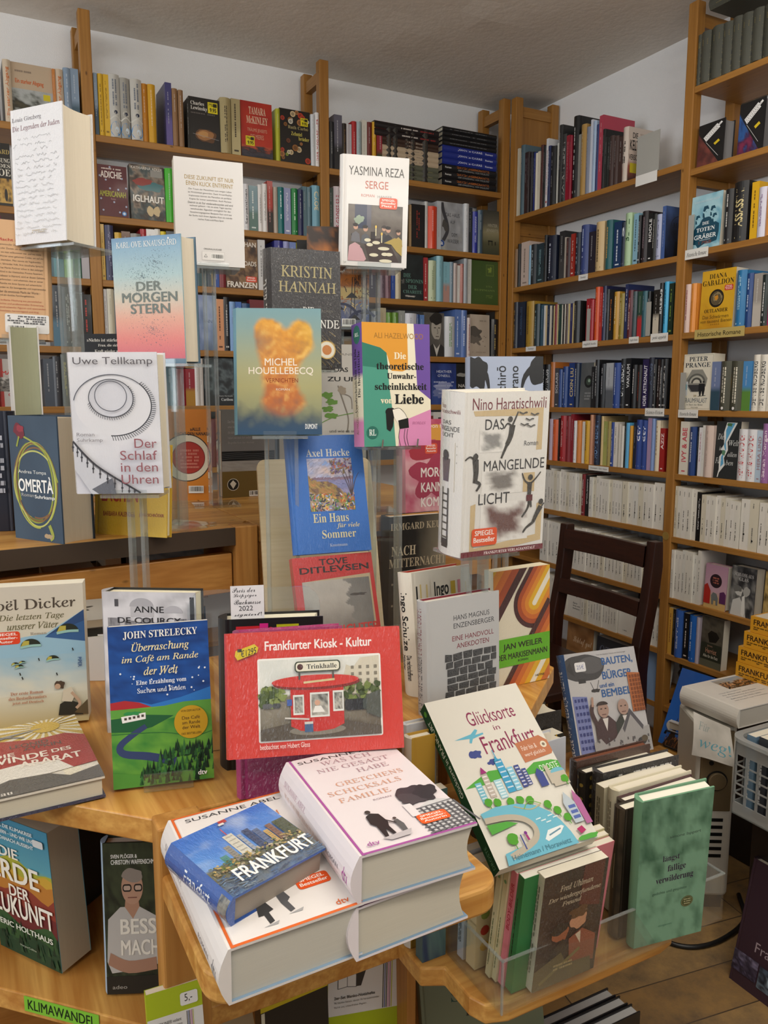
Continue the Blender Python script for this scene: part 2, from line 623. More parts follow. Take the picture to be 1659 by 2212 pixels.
        for du, dv in sh:
            n = s.put([(p + du, q + dv) for p, q in out], e)
            e += 0.000006
            for q in fs:
                s.mb.face([n + i for i in q], c)
    def lines(s, rows, x0, y0, x1, y1, col, f='n', al='c', fill=0.72, bold=0.0):
        """several lines set in one size"""
        m = [letters(t, f, bold) for t in rows]
        wm = max(q[4] for q in m)
        dy = (y1 - y0) / len(rows)
        for i, (t, q) in enumerate(zip(rows, m)):
            ww = (x1 - x0) * q[4] / wm
            a = x0 if al == 'l' else (x1 - ww if al == 'r' else (x0 + x1 - ww) / 2)
            s.text(t, a, y0 + i * dy, a + ww, y0 + i * dy + dy * fill, col, f, 0, bold)
    def dashes(s, x0, y0, x1, y1, col, n=1, seed=1, vert=True):
        """a line of print too small to read: short worn marks"""
        r = random.Random(seed)
        for j in range(n):
            a, b = (x0 + (x1 - x0) * j / n, x0 + (x1 - x0) * (j + 0.5) / n) if vert else (y0 + (y1 - y0) * j / n, y0 + (y1 - y0) * (j + 0.6) / n)
            p, q = (y0, y1) if vert else (x0, x1)
            t = p
            while t < q:
                l = (q - p) * r.uniform(0.03, 0.09)
                if r.random() < 0.86:
                    if vert:
                        s.rect(a, t, b, min(q, t + l), col)
                    else:
                        s.rect(t, a, min(q, t + l), b, col)
                t += l * 1.25
    def sticker(s, x0, y0, x1, y1, col, rows, tc='#f6e9e2', f='b', edge=None):
        if edge:
            s.rr(x0 - 0.008, y0 - 0.005, x1 + 0.008, y1 + 0.005, edge, 0.03)
        s.rr(x0, y0, x1, y1, col, 0.03)
        n = len(rows)
        for i, t in enumerate(rows):
            L = min(0.84, 0.1 * len(t) + 0.05)
            a = (x0 + x1) / 2
            hw = (x1 - x0) * L / 2
            yy = y0 + (y1 - y0) * (0.12 + 0.78 * i / n)
            s.text(t, a - hw, yy, a + hw, yy + (y1 - y0) * 0.56 / n, tc, f)
    def barcode(s, x0, y0, x1, y1, seed=1):
        r = random.Random(seed)
        s.rect(x0, y0, x1, y1, '#eeeeec')
        x = x0 + 0.06 * (x1 - x0)
        while x < x1 - 0.08 * (x1 - x0):
            w = (x1 - x0) * r.choice((0.012, 0.02, 0.035))
            s.rect(x, y0 + 0.1 * (y1 - y0), x + w, y1 - 0.25 * (y1 - y0), '#151515')
            x += w + (x1 - x0) * r.choice((0.015, 0.025, 0.04))

# ------------------------------------------------------------------ books
N_BOOK = [0]
def book_meshes(w, h, t, front, spine, back, hard, art, sart, page, flip, edge=None, bart=None):
    front, spine, back = lin(front), lin(spine), lin(back)
    edge = lin(edge) if edge else front
    b = 0.0025 if hard else 0.0007
    ov = 0.003 if hard else 0.0002
    g = min(0.22 * t, 0.009) if hard else 0.0
    na = 8 if hard and t > 0.012 else (4 if hard else 1)
    arc = [(-g * math.sin(PI * i / na), t * i / na) for i in range(na + 1)]
    outer = [(w, 0.0)] + ([(0.008, 0.0), (0.005, 0.0008), (0.002, 0.0)] if hard else []) + arc + ([(0.002, t), (0.008, t)] if hard else []) + [(w, t)]
    cols = []
    for (x0, y0), (x1, y1) in zip(outer, outer[1:]):
        ym = (y0 + y1) / 2
        cols.append(front if ym < 0.0009 and x0 > 0 else (back if ym > t - 0.0004 else spine))
    inner = [(w, b)] + [(max(b, x + b) if 0 < i < len(outer) - 1 else x, min(max(y, b), t - b)) for i, (x, y) in enumerate(outer)][1:-1] + [(w, t - b)]
    mb = MB()
    fx = (lambda x: w - x) if flip else (lambda x: x)
    k = len(outer)
    n = mb.pts([(fx(x), y, 0) for x, y in outer] + [(fx(x), y, 0) for x, y in inner] + [(fx(x), y, h) for x, y in outer] + [(fx(x), y, h) for x, y in inner])
    o0, i0, o1, i1 = n, n + k, n + 2 * k, n + 3 * k
    def F(q, c):
        mb.face(q[::-1] if flip else q, c)
    for i in range(k - 1):
        c = cols[i]
        F([o0 + i + 1, o0 + i, o1 + i, o1 + i + 1], c)
        F([i0 + i, i0 + i + 1, i1 + i + 1, i1 + i], edge)
        F([o0 + i, o0 + i + 1, i0 + i + 1, i0 + i], c)
        F([o1 + i + 1, o1 + i, i1 + i, i1 + i + 1], c)
    F([o0, i0, i1, o1], front)
    F([i0 + k - 1, o0 + k - 1, o1 + k - 1, i1 + k - 1], back)
    if art:
        art(Art(mb, lambda u, v, e: (u * w, -e, h * (1 - v)), w, h))
    if sart and not flip:
        sart(Art(mb, lambda u, v, e: (-g * math.sin(PI * min(1, max(0, u))) - e, t * (1 - u), h * (1 - v)), t, h))
    if bart:
        bart(Art(mb, lambda u, v, e: (w * (1 - u), t + e, h * (1 - v)), w, h))
    pm = MB()
    pc = lin(page)
    x0 = b
    x1 = w - ov
    cv = min(0.12 * t, 0.006) if hard and t > 0.03 else 0.0
    prof = [(x1, b + 0.0001)] + [(x0 - g * 0.8 * math.sin(PI * i / na), b + 0.0001 + (t - 2 * b - 0.0002) * i / na) for i in range(na + 1)] + [(x1, t - b - 0.0001)]
    if cv:
        prof += [(x1 - cv * math.sin(PI * i / 6), t - b - (t - 2 * b) * i / 6) for i in range(1, 6)]
    prof = [(fx(x), y) for x, y in prof]
    if not flip:
        prof = prof[::-1]
    pm.prism(prof, ov, h - ov, pc)
    return mb, pm

def book(pose, w, h, t, label, front='#ddd', spine=None, back=None, hard=True, art=None, sart=None, mat='print_gloss', page='#e6e0d0', flip=False, group=None, name=None, edge=None, bart=None):
    x, y, z, yaw, lean, roll = pose
    e = empty(name or ('hardcover_book' if hard else 'paperback_book'), (x, y, z), label, 'book', group, (-R(lean), R(roll), R(yaw)))
    cm, pm = book_meshes(w, h, t, front, spine or front, back or front, hard, art, sart, page, flip, edge, bart)
    cm.build('cover', mat, e)
    pm.build('page_block', 'page_edges', e)
    return e
# ------------------------------------------------------------------ the room
def slab(name, a, b, mat):
    m = MB(); m.box(a, b)
    return tag(m.build(name, mat), kind='structure')
slab('floor', (-3.1, -3.0, -0.1), (2.45, 3.2, 0.0), 'floor_boards')
slab('wall_back', (-3.1, 3.06, 0.0), (2.45, 3.18, 2.59), 'plaster_wall')
slab('wall_right', (2.33, -3.0, 0.0), (2.45, 3.06, 2.59), 'plaster_wall')
slab('wall_left', (-3.1, -3.0, 0.0), (-3.0, 3.06, 2.59), 'plaster_wall')
def ceiling():
    m = MB()
    nx, ny = 60, 60
    x0, x1, y0, y1 = -3.1, 2.45, -3.0, 3.18
    bumps = [(1.62, 2.35, 0.05, 0.006), (1.45, 2.62, 0.08, 0.004), (1.05, 2.45, 0.03, 0.004), (1.75, 2.3, 0.05, 0.004)]
    n = m.pts([(x0 + (x1 - x0) * i / nx, y0 + (y1 - y0) * j / ny, 2.59 - 0.003 * (1 + noise.noise(Vector((i * 0.35, j * 0.35, 2)))) - sum(a * math.exp(-(((x0 + (x1 - x0) * i / nx - bx) ** 2 + (y0 + (y1 - y0) * j / ny - by) ** 2) / (2 * r * r))) for bx, by, r, a in bumps)) for j in range(ny + 1) for i in range(nx + 1)])
    for j in range(ny):
        for i in range(nx):
            q = n + j * (nx + 1) + i
            m.face([q, q + nx + 1, q + nx + 2, q + 1], (0.8, 0.8, 0.8))
    m.box((x0, y0, 2.6), (x1, y1, 2.7))
    return tag(m.build('ceiling', 'plaster_ceiling', None, 0, False), kind='structure')
ceiling()

# ------------------------------------------------------------------ bookcases
ZB = [2.191, 1.94, 1.735, 1.515, 1.32, 1.1, 0.88, 0.66, 0.45, 0.2]
ZD = [2.092, 1.805, 1.555, 1.311, 1.099, 0.899, 0.68, 0.485, 0.29, 0.08]
ZE = [2.309, 2.063, 1.812, 1.557, 1.309, 1.097, 0.885, 0.675, 0.478, 0.29, 0.08]
TOP = 2.562
def ladder(parent, ax, c, f0, f1, panel=False):
    """side frame of a bookcase: front post, rear post and rungs; ax 'x' = frame runs along y"""
    def bx(m, a0, a1, d0, d1, z0, z1):
        if ax == 'x':
            m.box((a0, d0, z0), (a1, d1, z1))
        else:
            m.box((d0, a0, z0), (d1, a1, z1))
    w = 0.036
    m = MB(); bx(m, c, c + w, f0, f0 + w, 0, TOP)
    sf = m.build('side_frame', 'pine_shelf_z', parent, 0.003)
    m = MB(); bx(m, c, c + w, f1 - w, f1, 0, TOP)
    m.build('rear_post', 'pine_shelf_z', sf, 0.003)
    for z in (2.49, 2.02, 1.6, 1.16, 0.74, 0.3):
        m = MB(); bx(m, c + 0.006, c + w - 0.006, f0 + w - 0.002, f1 - w + 0.002, z, z + 0.04)
        m.build('rung', 'pine_shelf_y' if ax == 'x' else 'pine_shelf_x', sf)
    if panel:
        m = MB(); bx(m, c + 0.012, c + w - 0.012, f0 + w - 0.002, f1 - w + 0.002, 0.05, 2.5)
        m.build('infill_panel', 'pine_shelf_z', sf)
def board(parent, a, b, mat):
    m = MB(); m.box(a, b)
    return m.build('shelf_board', mat, parent, 0.002)

bc = empty('bookcase', (0, 0, 0), 'tall pine ladder-frame bookcase along the rear wall, full of books', 'bookcase')
XP = [-1.23, -0.405, 0.42, 1.245, 2.064]
for c in XP:
    ladder(bc, 'x', c, 2.85, 3.036)
for a, b in zip(XP[1:], XP[2:]):
    for z in ZB:
        board(bc, (a + 0.036, 2.852, z - 0.022), (b, 3.03, z), 'pine_shelf_x')
bs = empty('bookcase', (0, 0, 0), 'tall pine ladder-frame bookcase along the side wall behind the dark chair', 'bookcase')
YP = [2.812, 1.9, 0.99]
for i, c in enumerate(YP):
    ladder(bs, 'y', c, 2.10, 2.322, i == 0)
for z in ZD:
    board(bs, (2.102, YP[1] + 0.036, z - 0.02), (2.31, YP[0], z), 'pine_shelf_y')
for z in ZE:
    board(bs, (2.102, YP[2] + 0.036, z - 0.02), (2.31, YP[1], z), 'pine_shelf_y')

# ------------------------------------------------------------------ the books on the shelves
ORD = ['first', 'second', 'third', 'fourth', 'fifth', 'sixth', 'seventh', 'eighth', 'ninth', 'tenth', 'eleventh', 'twelfth', 'thirteenth', 'fourteenth', 'fifteenth', 'sixteenth', 'seventeenth', 'eighteenth', 'nineteenth']
TENS = {2: ('twentieth', 'twenty'), 3: ('thirtieth', 'thirty'), 4: ('fortieth', 'forty'), 5: ('fiftieth', 'fifty')}
def ordinal(n):
    if n < 20:
        return ORD[n - 1]
    a, b = divmod(n, 10)
    return TENS[a][0] if b == 0 else TENS[a][1] + '-' + ORD[b - 1]
def colour_name(h):
    import colorsys
    h = h.lstrip('#')
    h = ''.join(c * 2 for c in h) if len(h) == 3 else h
    r, g, b = [int(h[i:i + 2], 16) / 255 for i in (0, 2, 4)]
    hh, s, v = colorsys.rgb_to_hsv(r, g, b)
    if v < 0.2:
        return 'black'
    if s < 0.16:
        return 'white' if v > 0.8 else ('pale grey' if v > 0.6 else ('grey' if v > 0.36 else 'dark grey'))
    d = hh * 360
    nm = 'red' if d < 14 or d > 345 else 'brown' if d < 42 and v < 0.62 else 'orange' if d < 36 else 'yellow' if d < 66 else 'green' if d < 160 else 'teal' if d < 196 else 'blue' if d < 250 else 'purple' if d < 300 else 'pink'
    if s < 0.34 and v > 0.62:
        return {'brown': 'beige', 'orange': 'cream', 'yellow': 'cream'}.get(nm, 'pale ' + nm)
    if v < 0.4:
        return 'dark ' + nm
    return nm

def shelf_spine(it, seed):
    kind, col, txt, tc, c2 = it
    def f(A):
        r = random.Random(seed)
        if kind == 'h':
            A.rect(0, 0.62, 1, 1, '#16233f')
            A.ell(0.55, 0.6, 0.34, 0.05, '#c9c8c0'); A.ell(0.55, 0.6, 0.16, 0.03, '#16233f')
            A.ell(0.5, 0.87, 0.5, 0.12, '#3a86c8'); A.ell(0.62, 0.88, 0.2, 0.05, '#c9d8e4')
            A.line([(0, 0.72), (0.5, 0.66), (1, 0.72)], 0.12, '#c9c8c0')
            A.dashes(0.3, 0.08, 0.8, 0.5, '#6d7480', 2, seed)
            return
        if kind == 'v':
            for v in (0.03, 0.1, 0.3, 0.36, 0.46, 0.53, 0.66, 0.73, 0.86, 0.95):
                A.rect(0.04, v, 0.96, v + 0.013, '#b9a968')
            for v in (0.4, 0.58, 0.78):
                A.rect(0, v, 1, v + 0.07, '#30363c')
            for k in range(4):
                A.rect(0.28, 0.16 + k * 0.03, 0.78, 0.17 + k * 0.03, '#a08e4e')
            return
        if kind == 'u':
            A.grad(0, 0, 1, 1, [(0, '#3f4a2c'), (0.2, '#4a4c66'), (0.42, '#c9a03c'), (0.58, '#7a5a2a'), (0.62, '#1d1a16'), (1, '#161412')])
            A.dashes(0.3, 0.12, 0.75, 0.85, '#e0dccc', 2, seed)
            A.ell(0.45, 0.95, 0.12, 0, '#eeeeee')
            return
        if kind == 'w':
            g = r.choice(['#6c6a66', '#55534f', '#7d7b76'])
            A.dashes(0.34, 0.08, 0.56, 0.17, g, 1, seed)
            A.dashes(0.34, r.uniform(0.4, 0.55), 0.58, 0.84, g, 1, seed + 1)
            A.ell(0.45, r.uniform(0.66, 0.8), 0.1, 0, '#1c1c1c', 8)
            return
        if kind == 'k':
            A.rect(0, 0.03, 1, 0.22, '#b8301e')
            A.dashes(0.2, 0.26, 0.8, 0.66, '#1d1b1b', 2, seed)
            A.grad(0, 0.66, 1, 1, [(0, '#c9bdb2'), (0.4, '#8a3a2c'), (1, '#2a1c1a')])
            return
        if c2:
            A.grad(0, 0, 1, 1, [(0, col), (0.5, col), (0.62, c2), (1, c2)])
        if txt == '|':
            k = r.random()
            A.dashes(0.36, 0.08 + 0.1 * k, 0.66, 0.66 + 0.2 * k, tc or '#ccc', 1 if r.random() < 0.6 else 2, seed)
            if r.random() < 0.5:
                A.rect(0.25, 0.91, 0.75, 0.94, tc or '#ccc')
        elif txt:
            L = min(0.78, 0.055 * len(txt) + 0.14)
            A.text(txt, 0.25, 0.12, 0.76, 0.12 + L, tc, 'b', 90)
            A.rect(0.3, 0.92, 0.7, 0.945, tc)
        else:
            q = mixc(col, '#ffffff' if sum(lin(col)) < 1.0 else '#000000', 0.25)
            A.dashes(0.36, 0.1, 0.6, r.uniform(0.4, 0.8), q, 1, seed)
    return f

FACE = {}      # artwork of the books that stand face out, filled below
def shelf_row(rid, pl, z, bay, shelf, items):
    n = len(items)
    nf = 0
    for i, it in enumerate(items):
        kind, s0, s1, h, col, txt, tc, c2 = (list(it) + [None] * 4)[:8]
        s0, s1, h = s0 / 1000, s1 / 1000, h / 1000
        order = n - i if pl == 'y' else i + 1
        ref = 'post' if 'near' in bay else 'corner end'
        seed = hash((rid, i)) if False else sum(ord(c) for c in rid) * 131 + i * 17
        white = kind == 'w'
        t = abs(s1 - s0)
        size = '' if kind == 'f' else ('slim ' if t < 0.013 else ('thick ' if t > 0.034 else ''))
        style_ = 'face-out ' if kind == 'f' else ''
        label = '%s%s%s book, %s from %s, %s shelf of %s' % (size, style_, colour_name(col), ordinal(order), ref, shelf, bay)
        group = 'books on the %s shelf of the %s' % (shelf, bay)
        if kind == 'f':
            w = t
            th = 0.03
            art, fk = FACE.get('%s%d' % (rid, nf), (None, {}))
            nf += 1
            if art is None:
                def art(A, col=col, seed=seed):
                    q = mixc(col, '#ffffff', 0.3)
                    A.rect(0.14, 0.1, 0.86, 0.16, q)
            pose = (s0, 2.86, z, 0, 2, 0) if pl == 'y' else (2.112, s0, z, -90, 2, 0)
            kw = dict(front=col, hard=False, art=art, group=group)
            kw.update(fk)
            th = kw.pop('t', th)
            book(pose, w, h, th, label, **kw)
            continue
        depth = min(0.15, max(0.105, 0.66 * h))
        dy = 0.004 * ((seed * 7) % 5) / 4
        if pl == 'y':
            pose = (max(s0, s1), 2.856 + dy, z, 90, 0, 0)
        else:
            pose = (2.106 + dy, min(s0, s1), z, 0, 0, 0)
        art = FACE.get(rid + kind, (None, {}))[0]
        hard = (not white) and (seed % 3 != 0) and t > 0.012 or kind in 'vh'
        book(pose, depth, h, t, label, front=col, hard=hard, art=art, sart=shelf_spine((kind, col, txt, tc, c2), seed), group=group, mat='print_matte' if white or kind == 'v' else 'print_gloss', page='#dcd5c2')
# ------------------------------------------------------------------ artwork of the face-out books on the shelves
def fbm(x, y, s=0.0, o=4):
    return noise.fractal(Vector((x, y, s)), 0.9, 2.1, o)
def photo(A, x0, y0, x1, y1, cols, s=3.0, seed=0, nx=26, ny=30, vert=0.5):
    """a soft printed picture mixed from a few inks"""
    def fn(a, b):
        t = 0.5 + 0.55 * fbm(a * s, b * s * 1.3, seed) + vert * (b - 0.5)
        t = max(0, min(0.999, t)) * (len(cols) - 1)
        i = int(t)
        return mixc(cols[i], cols[i + 1], t - i)
    A.img(x0, y0, x1, y1, nx, ny, fn)
def price(A, x0, y0, x1, y1, seed=3):
    A.rect(x0, y0, x1, y1, '#d8c81c')
    A.dashes(x0 + 0.1 * (x1 - x0), y0 + 0.12 * (y1 - y0), x1 - 0.3 * (x1 - x0), y0 + 0.4 * (y1 - y0), '#3a3612', 2, seed, False)
    A.rect(x0 + 0.55 * (x1 - x0), y0 + 0.1 * (y1 - y0), x1 - 0.08 * (x1 - x0), y0 + 0.42 * (y1 - y0), '#26240f')
    A.text('9.95', x0 + 0.2 * (x1 - x0), y0 + 0.52 * (y1 - y0), x1 - 0.15 * (x1 - x0), y0 + 0.88 * (y1 - y0), '#1c1a0c', 'b')

def a_abgang(A):
    A.text('Ein starker Abgang', 0.1, 0.26, 0.78, 0.35, '#c05a20', 'b')
    A.dashes(0.1, 0.12, 0.5, 0.17, '#8a7a6a', 1, 4, False)
    photo(A, 0, 0.42, 1, 1, ['#a9adac', '#8b908c', '#2c2a22', '#4a4634', '#26231c'], 4, 3, vert=1.2)
    A.rect(0.76, 0.46, 0.93, 0.56, '#c8b820')
def a_poe(A):
    A.text('BAYARD', 0.3, 0.1, 0.98, 0.17, '#b09a5a', 's')
    A.text('BEERDIGUNG', 0.1, 0.24, 0.98, 0.31, '#e0dccf', 's')
    A.text('DES', 0.62, 0.33, 0.98, 0.39, '#e0dccf', 's')
    A.text('POE', 0.42, 0.41, 0.98, 0.52, '#e0dccf', 's')
    photo(A, 0.45, 0.56, 1, 0.95, ['#241c12', '#a8813a', '#c9a250', '#3a2c18'], 3, 5)
    A.ell(0.8, 0.82, 0.05, 0.1, '#15120d')
def a_mach(A):
    A.rect(0, 0, 0.14, 1, '#a8322a')
    A.text('V', 0.68, 0.1, 0.86, 0.2, '#c02a24', 'b')
    A.text('MÄCHT', 0.1, 0.23, 1.0, 0.33, '#c02a24', 'b')
    photo(A, 0.0, 0.38, 1, 0.68, ['#c9c4be', '#3a3834', '#8a8680', '#2a2826'], 4, 8)
    A.text('ORT', 0.4, 0.42, 0.98, 0.52, '#c02a24', 'b')
    A.text('GREEN', 0.3, 0.72, 0.9, 0.78, '#b03a34', 'b')
    A.text('HURW', 0.4, 0.81, 0.9, 0.86, '#b03a34', 'b')
def a_lewinsky(A):
    A.text('Charles', 0.06, 0.08, 0.5, 0.15, '#d8d4cc', 's')
    A.text('Lewinsky', 0.06, 0.17, 0.6, 0.26, '#d8d4cc', 's')
    A.dashes(0.06, 0.29, 0.85, 0.33, '#5a5450', 1, 3, False)
    A.blob(0.55, 0.72, 0.34, 0.13, '#5a3a20', 3, 0.15)
    A.blob(0.5, 0.7, 0.28, 0.1, '#9a6a3e', 5, 0.15)
    A.blob(0.44, 0.69, 0.16, 0.06, '#b88850', 6, 0.15)
    A.line([(0.1, 0.7), (0.95, 0.77)], 0.012, '#8d8d8d')
    price(A, 0.62, 0.06, 0.94, 0.27)
def a_mckinley(A):
    photo(A, 0, 0, 1, 0.8, ['#9a2018', '#a82a1c', '#b8381f'], 2, 4, 14, 14)
    photo(A, 0, 0.78, 1, 1, ['#b04a30', '#2c2426', '#3a3640', '#22252e'], 4, 6, 24, 12, 1.0)
    A.text('TAMARA', 0.26, 0.09, 0.8, 0.22, '#d8bca0', 's')
    A.text('McKINLEY', 0.18, 0.26, 0.86, 0.39, '#d8bca0', 's')
    A.text('TRÄUME JENSEITS', 0.2, 0.46, 0.83, 0.55, '#c89a80', 'n')
    A.text('DES MEERES', 0.3, 0.58, 0.72, 0.66, '#c89a80', 'n')
    price(A, 0.14, 0.62, 0.42, 0.79)
def a_carbo(A):
    r = random.Random(5)
    for i in range(34):
        x, y = r.uniform(0.05, 0.95), r.uniform(0.03, 0.97)
        if 0.25 < y < 0.56 and 0.22 < x < 0.95:
            continue
        c = r.choice(['#c9b28a', '#8a5a2a', '#c8c4b4', '#a87040', '#6a3a24', '#b03a24', '#8a9a3a', '#d0c8a8'])
        q = r.uniform(0.04, 0.1)
        A.ell(x, y, q, 0, c, 14); A.ell(x, y, q * 0.6, 0, mixc(c, '#241a12', 0.5), 12)
    A.text('Ruth Carbó', 0.26, 0.3, 0.92, 0.36, '#a89a6a', 's')
    A.text('Zehntel', 0.36, 0.41, 0.72, 0.48, '#c8bc5a', 's')
    A.text('brüder', 0.6, 0.49, 0.95, 0.56, '#c8bc5a', 's')
    price(A, 0.68, 0.13, 0.92, 0.28)
def a_adichie(A):
    for i in range(22):
        A.rect(i / 22, 0, i / 22 + 0.012, 1, '#4c1019')
    A.dashes(0.1, 0.06, 0.8, 0.1, '#d8c8c0', 1, 8, False)
    A.text('ADICHIE', 0.1, 0.12, 0.82, 0.25, '#e8dcd4', 'b')
    A.text('AMERICANAH', 0.04, 0.5, 0.93, 0.61, '#a8a42a', 'b')
    A.text('Roman', 0.42, 0.63, 0.58, 0.67, '#b88a8a')
    r = random.Random(2)
    for x, y in ((0.07, 0.22), (0.27, 0.29), (0.82, 0.24), (0.95, 0.42), (0.4, 0.45), (0.68, 0.46), (0.08, 0.66), (0.52, 0.71), (0.93, 0.78), (0.7, 0.9), (0.42, 0.04), (0.14, 0.88)):
        A.ell(x, y, 0.035, 0, '#a9b0c8', 8)
    A.ell(0.85, 0.92, 0.08, 0, '#3a78b8'); A.ell(0.85, 0.92, 0.045, 0, '#c8d8e8')
def a_iglhaut(A):
    photo(A, 0, 0, 1, 1, ['#241f1c', '#4a3a30', '#8a7a6a', '#3a4a4c', '#2a2422', '#7a6a54'], 3.5, 11, 30, 36)
    A.blob(0.62, 0.38, 0.36, 0.09, '#2f6a70', 3, 0.2)
    A.blob(0.36, 0.3, 0.26, 0.07, '#8a2a20', 5, 0.2)
    A.rect(0.6, 0.08, 0.95, 0.2, '#8c8a84')
    A.blob(0.55, 0.83, 0.1, 0.09, '#c9b48a', 4, 0.1); A.blob(0.75, 0.82, 0.1, 0.09, '#c9b48a', 9, 0.1)
    A.text('KATHARINA ADLER', 0.05, 0.03, 0.95, 0.08, '#d8d4cc')
    A.text('IGLHAUT', 0.08, 0.55, 0.96, 0.67, '#f0ece4', 'b')
def a_franzen(A):
    photo(A, 0, 0, 1, 1, ['#2a1a12', '#5a3c24', '#8a6a48', '#3a2418', '#6a4a30'], 4, 2, 24, 30)
    A.text('JONATHAN', 0.04, 0.06, 0.96, 0.18, '#d8d0c4', 'b')
    A.text('CROSSROADS', 0.04, 0.44, 0.96, 0.53, '#d8d0c4', 'b')
    A.sticker(0.62, 0.74, 0.96, 0.85, '#d8401c', ['SPIEGEL', 'Bestseller'])
    A.text('FRANZEN', 0.04, 0.86, 0.96, 0.97, '#ecE6dc', 'b')
def a_bluelake(A):
    photo(A, 0, 0, 1, 1, ['#7f8fb8', '#98a6c4', '#6f84ac', '#5a6a86'], 2, 4, 14, 20, 0.8)
    A.text('ANNE', 0.3, 0.44, 0.9, 0.5, '#3a4a6a')
def a_stripes(A):
    A.text('A', 0.6, 0.12, 0.9, 0.3, '#c8a8a0', 'b')
def a_caribou(A):
    photo(A, 0, 0, 1, 0.8, ['#161b1f', '#2c353a', '#586468', '#20282c', '#12161a'], 3.2, 14, 30, 34)
    A.rect(0, 0.78, 1, 1, '#14181a')
    A.text('Kevin Hardcastle', 0.5, 0.78, 0.95, 0.81, '#b8bcbc')
    A.text('Caribou', 0.56, 0.84, 0.95, 0.9, '#d0d4d4', 's')
def a_haus(A):
    photo(A, 0, 0, 1, 1, ['#b0b2b4', '#9a9ca0', '#8a8c8e', '#a4a49c'], 3, 4, 14, 20)
    A.line([(0.08, 0.02), (0.14, 0.2), (0.3, 0.45), (0.3, 0.62), (0.12, 0.8)], 0.14, '#3c3c40')
    A.blob(0.2, 0.5, 0.14, 0.1, '#4a4844', 4, 0.3)
    A.text('DAS HAUS', 0.24, 0.22, 0.86, 0.3, '#2f3338')
    A.text('AUF', 0.44, 0.37, 0.66, 0.44, '#2f3338')
    A.text('DEM', 0.5, 0.63, 0.74, 0.7, '#2f3338')
    A.text('WASSER', 0.3, 0.76, 0.82, 0.84, '#2f3338')
    A.ell(0.05, 0.86, 0.12, 0, '#2c4a8a'); A.text('a', 0.0, 0.83, 0.1, 0.89, '#d8dce4', 'b')
def a_unter(A):
    A.grad(0, 0, 1, 1, [(0, '#3a3a34'), (0.3, '#5e5a4c'), (0.5, '#8c8668'), (0.75, '#55543c'), (1, '#3c4030')])
    A.text('HINTER', 0.34, 0.3, 0.9, 0.37, '#a8a490')
    A.text('JENSEITS', 0.24, 0.42, 0.94, 0.5, '#a8a490')
    A.rect(0.34, 0.68, 0.62, 0.71, '#1c1c16'); A.rect(0.36, 0.71, 0.4, 0.79, '#1c1c16'); A.rect(0.56, 0.71, 0.6, 0.79, '#1c1c16'); A.rect(0.74, 0.7, 0.8, 0.78, '#1c1c16')
def a_charite(A):
    photo(A, 0, 0, 1, 1, ['#14191a', '#1e2627', '#121617'], 3, 7, 10, 12)
    for t, x0, x1, y in (('DIE', 0.14, 0.46, 0.42), ('SPIONIN', 0.24, 1.0, 0.54), ('DER', 0.34, 0.72, 0.67), ('CHARITÉ', 0.12, 0.94, 0.77)):
        A.text(t, x0, y, x1, y + 0.085, '#5d8478', 's')
    A.blob(0.12, 0.6, 0.08, 0.05, '#5a5a58', 2, 0.4)
    A.blob(0.4, 0.92, 0.2, 0.025, '#a8a49c', 8, 0.4)
def a_green(A):
    A.rect(0.55, 0.08, 0.84, 0.34, '#5f7430'); A.rect(0.57, 0.095, 0.82, 0.325, '#465a28')
    A.blob(0.7, 0.2, 0.08, 0.06, '#7a8c3a', 2, 0.4)
    A.text('UTA', 0.55, 0.56, 0.78, 0.6, '#6f8440', 's')
    A.text('RUPPMANN', 0.12, 0.65, 0.88, 0.69, '#6f8440', 's')
    A.dashes(0.55, 0.78, 0.8, 0.86, '#64783a', 2, 3, False)
def a_portrait(A):
    photo(A, 0, 0, 1, 1, ['#6a6660', '#54514c', '#403e3a'], 2, 5, 12, 16)
    A.blob(0.62, 0.36, 0.24, 0.26, '#a39d92', 3, 0.08)
    A.blob(0.6, 0.13, 0.3, 0.14, '#201e1c', 6, 0.12)
    A.rect(0.5, 0.33, 0.6, 0.35, '#2c2a27'); A.rect(0.7, 0.33, 0.8, 0.35, '#2c2a27')
    A.rect(0.58, 0.53, 0.74, 0.55, '#5c5048')
    A.line([(0.65, 0.36), (0.69, 0.46), (0.64, 0.47)], 0.03, '#6f6a62')
    A.poly([(0, 1), (0.05, 0.86), (0.45, 0.7), (0.62, 0.86), (0.8, 0.7), (1, 0.78), (1, 1)], '#2a2927')
    A.poly([(0.45, 0.7), (0.62, 1), (0.8, 0.7), (0.62, 0.82)], '#c0bcb4')
def a_moth(A):
    photo(A, 0, 0, 1, 1, ['#bcae9e', '#b0a292', '#a99b8b'], 2, 9, 10, 12)
    A.blob(0.2, 0.45, 0.34, 0.14, '#55504a', 7, 0.5); A.blob(0.3, 0.6, 0.3, 0.1, '#6a635b', 3, 0.5)
    for x, y in ((0.72, 0.5), (0.8, 0.52), (0.66, 0.62), (0.76, 0.73)):
        A.ell(x, y, 0.02, 0, '#55504a', 8)
    A.dashes(0.45, 0.13, 0.85, 0.18, '#8c8174', 1, 2, False)
    A.dashes(0.1, 0.86, 0.8, 0.9, '#9a8c7c', 1, 5, False)
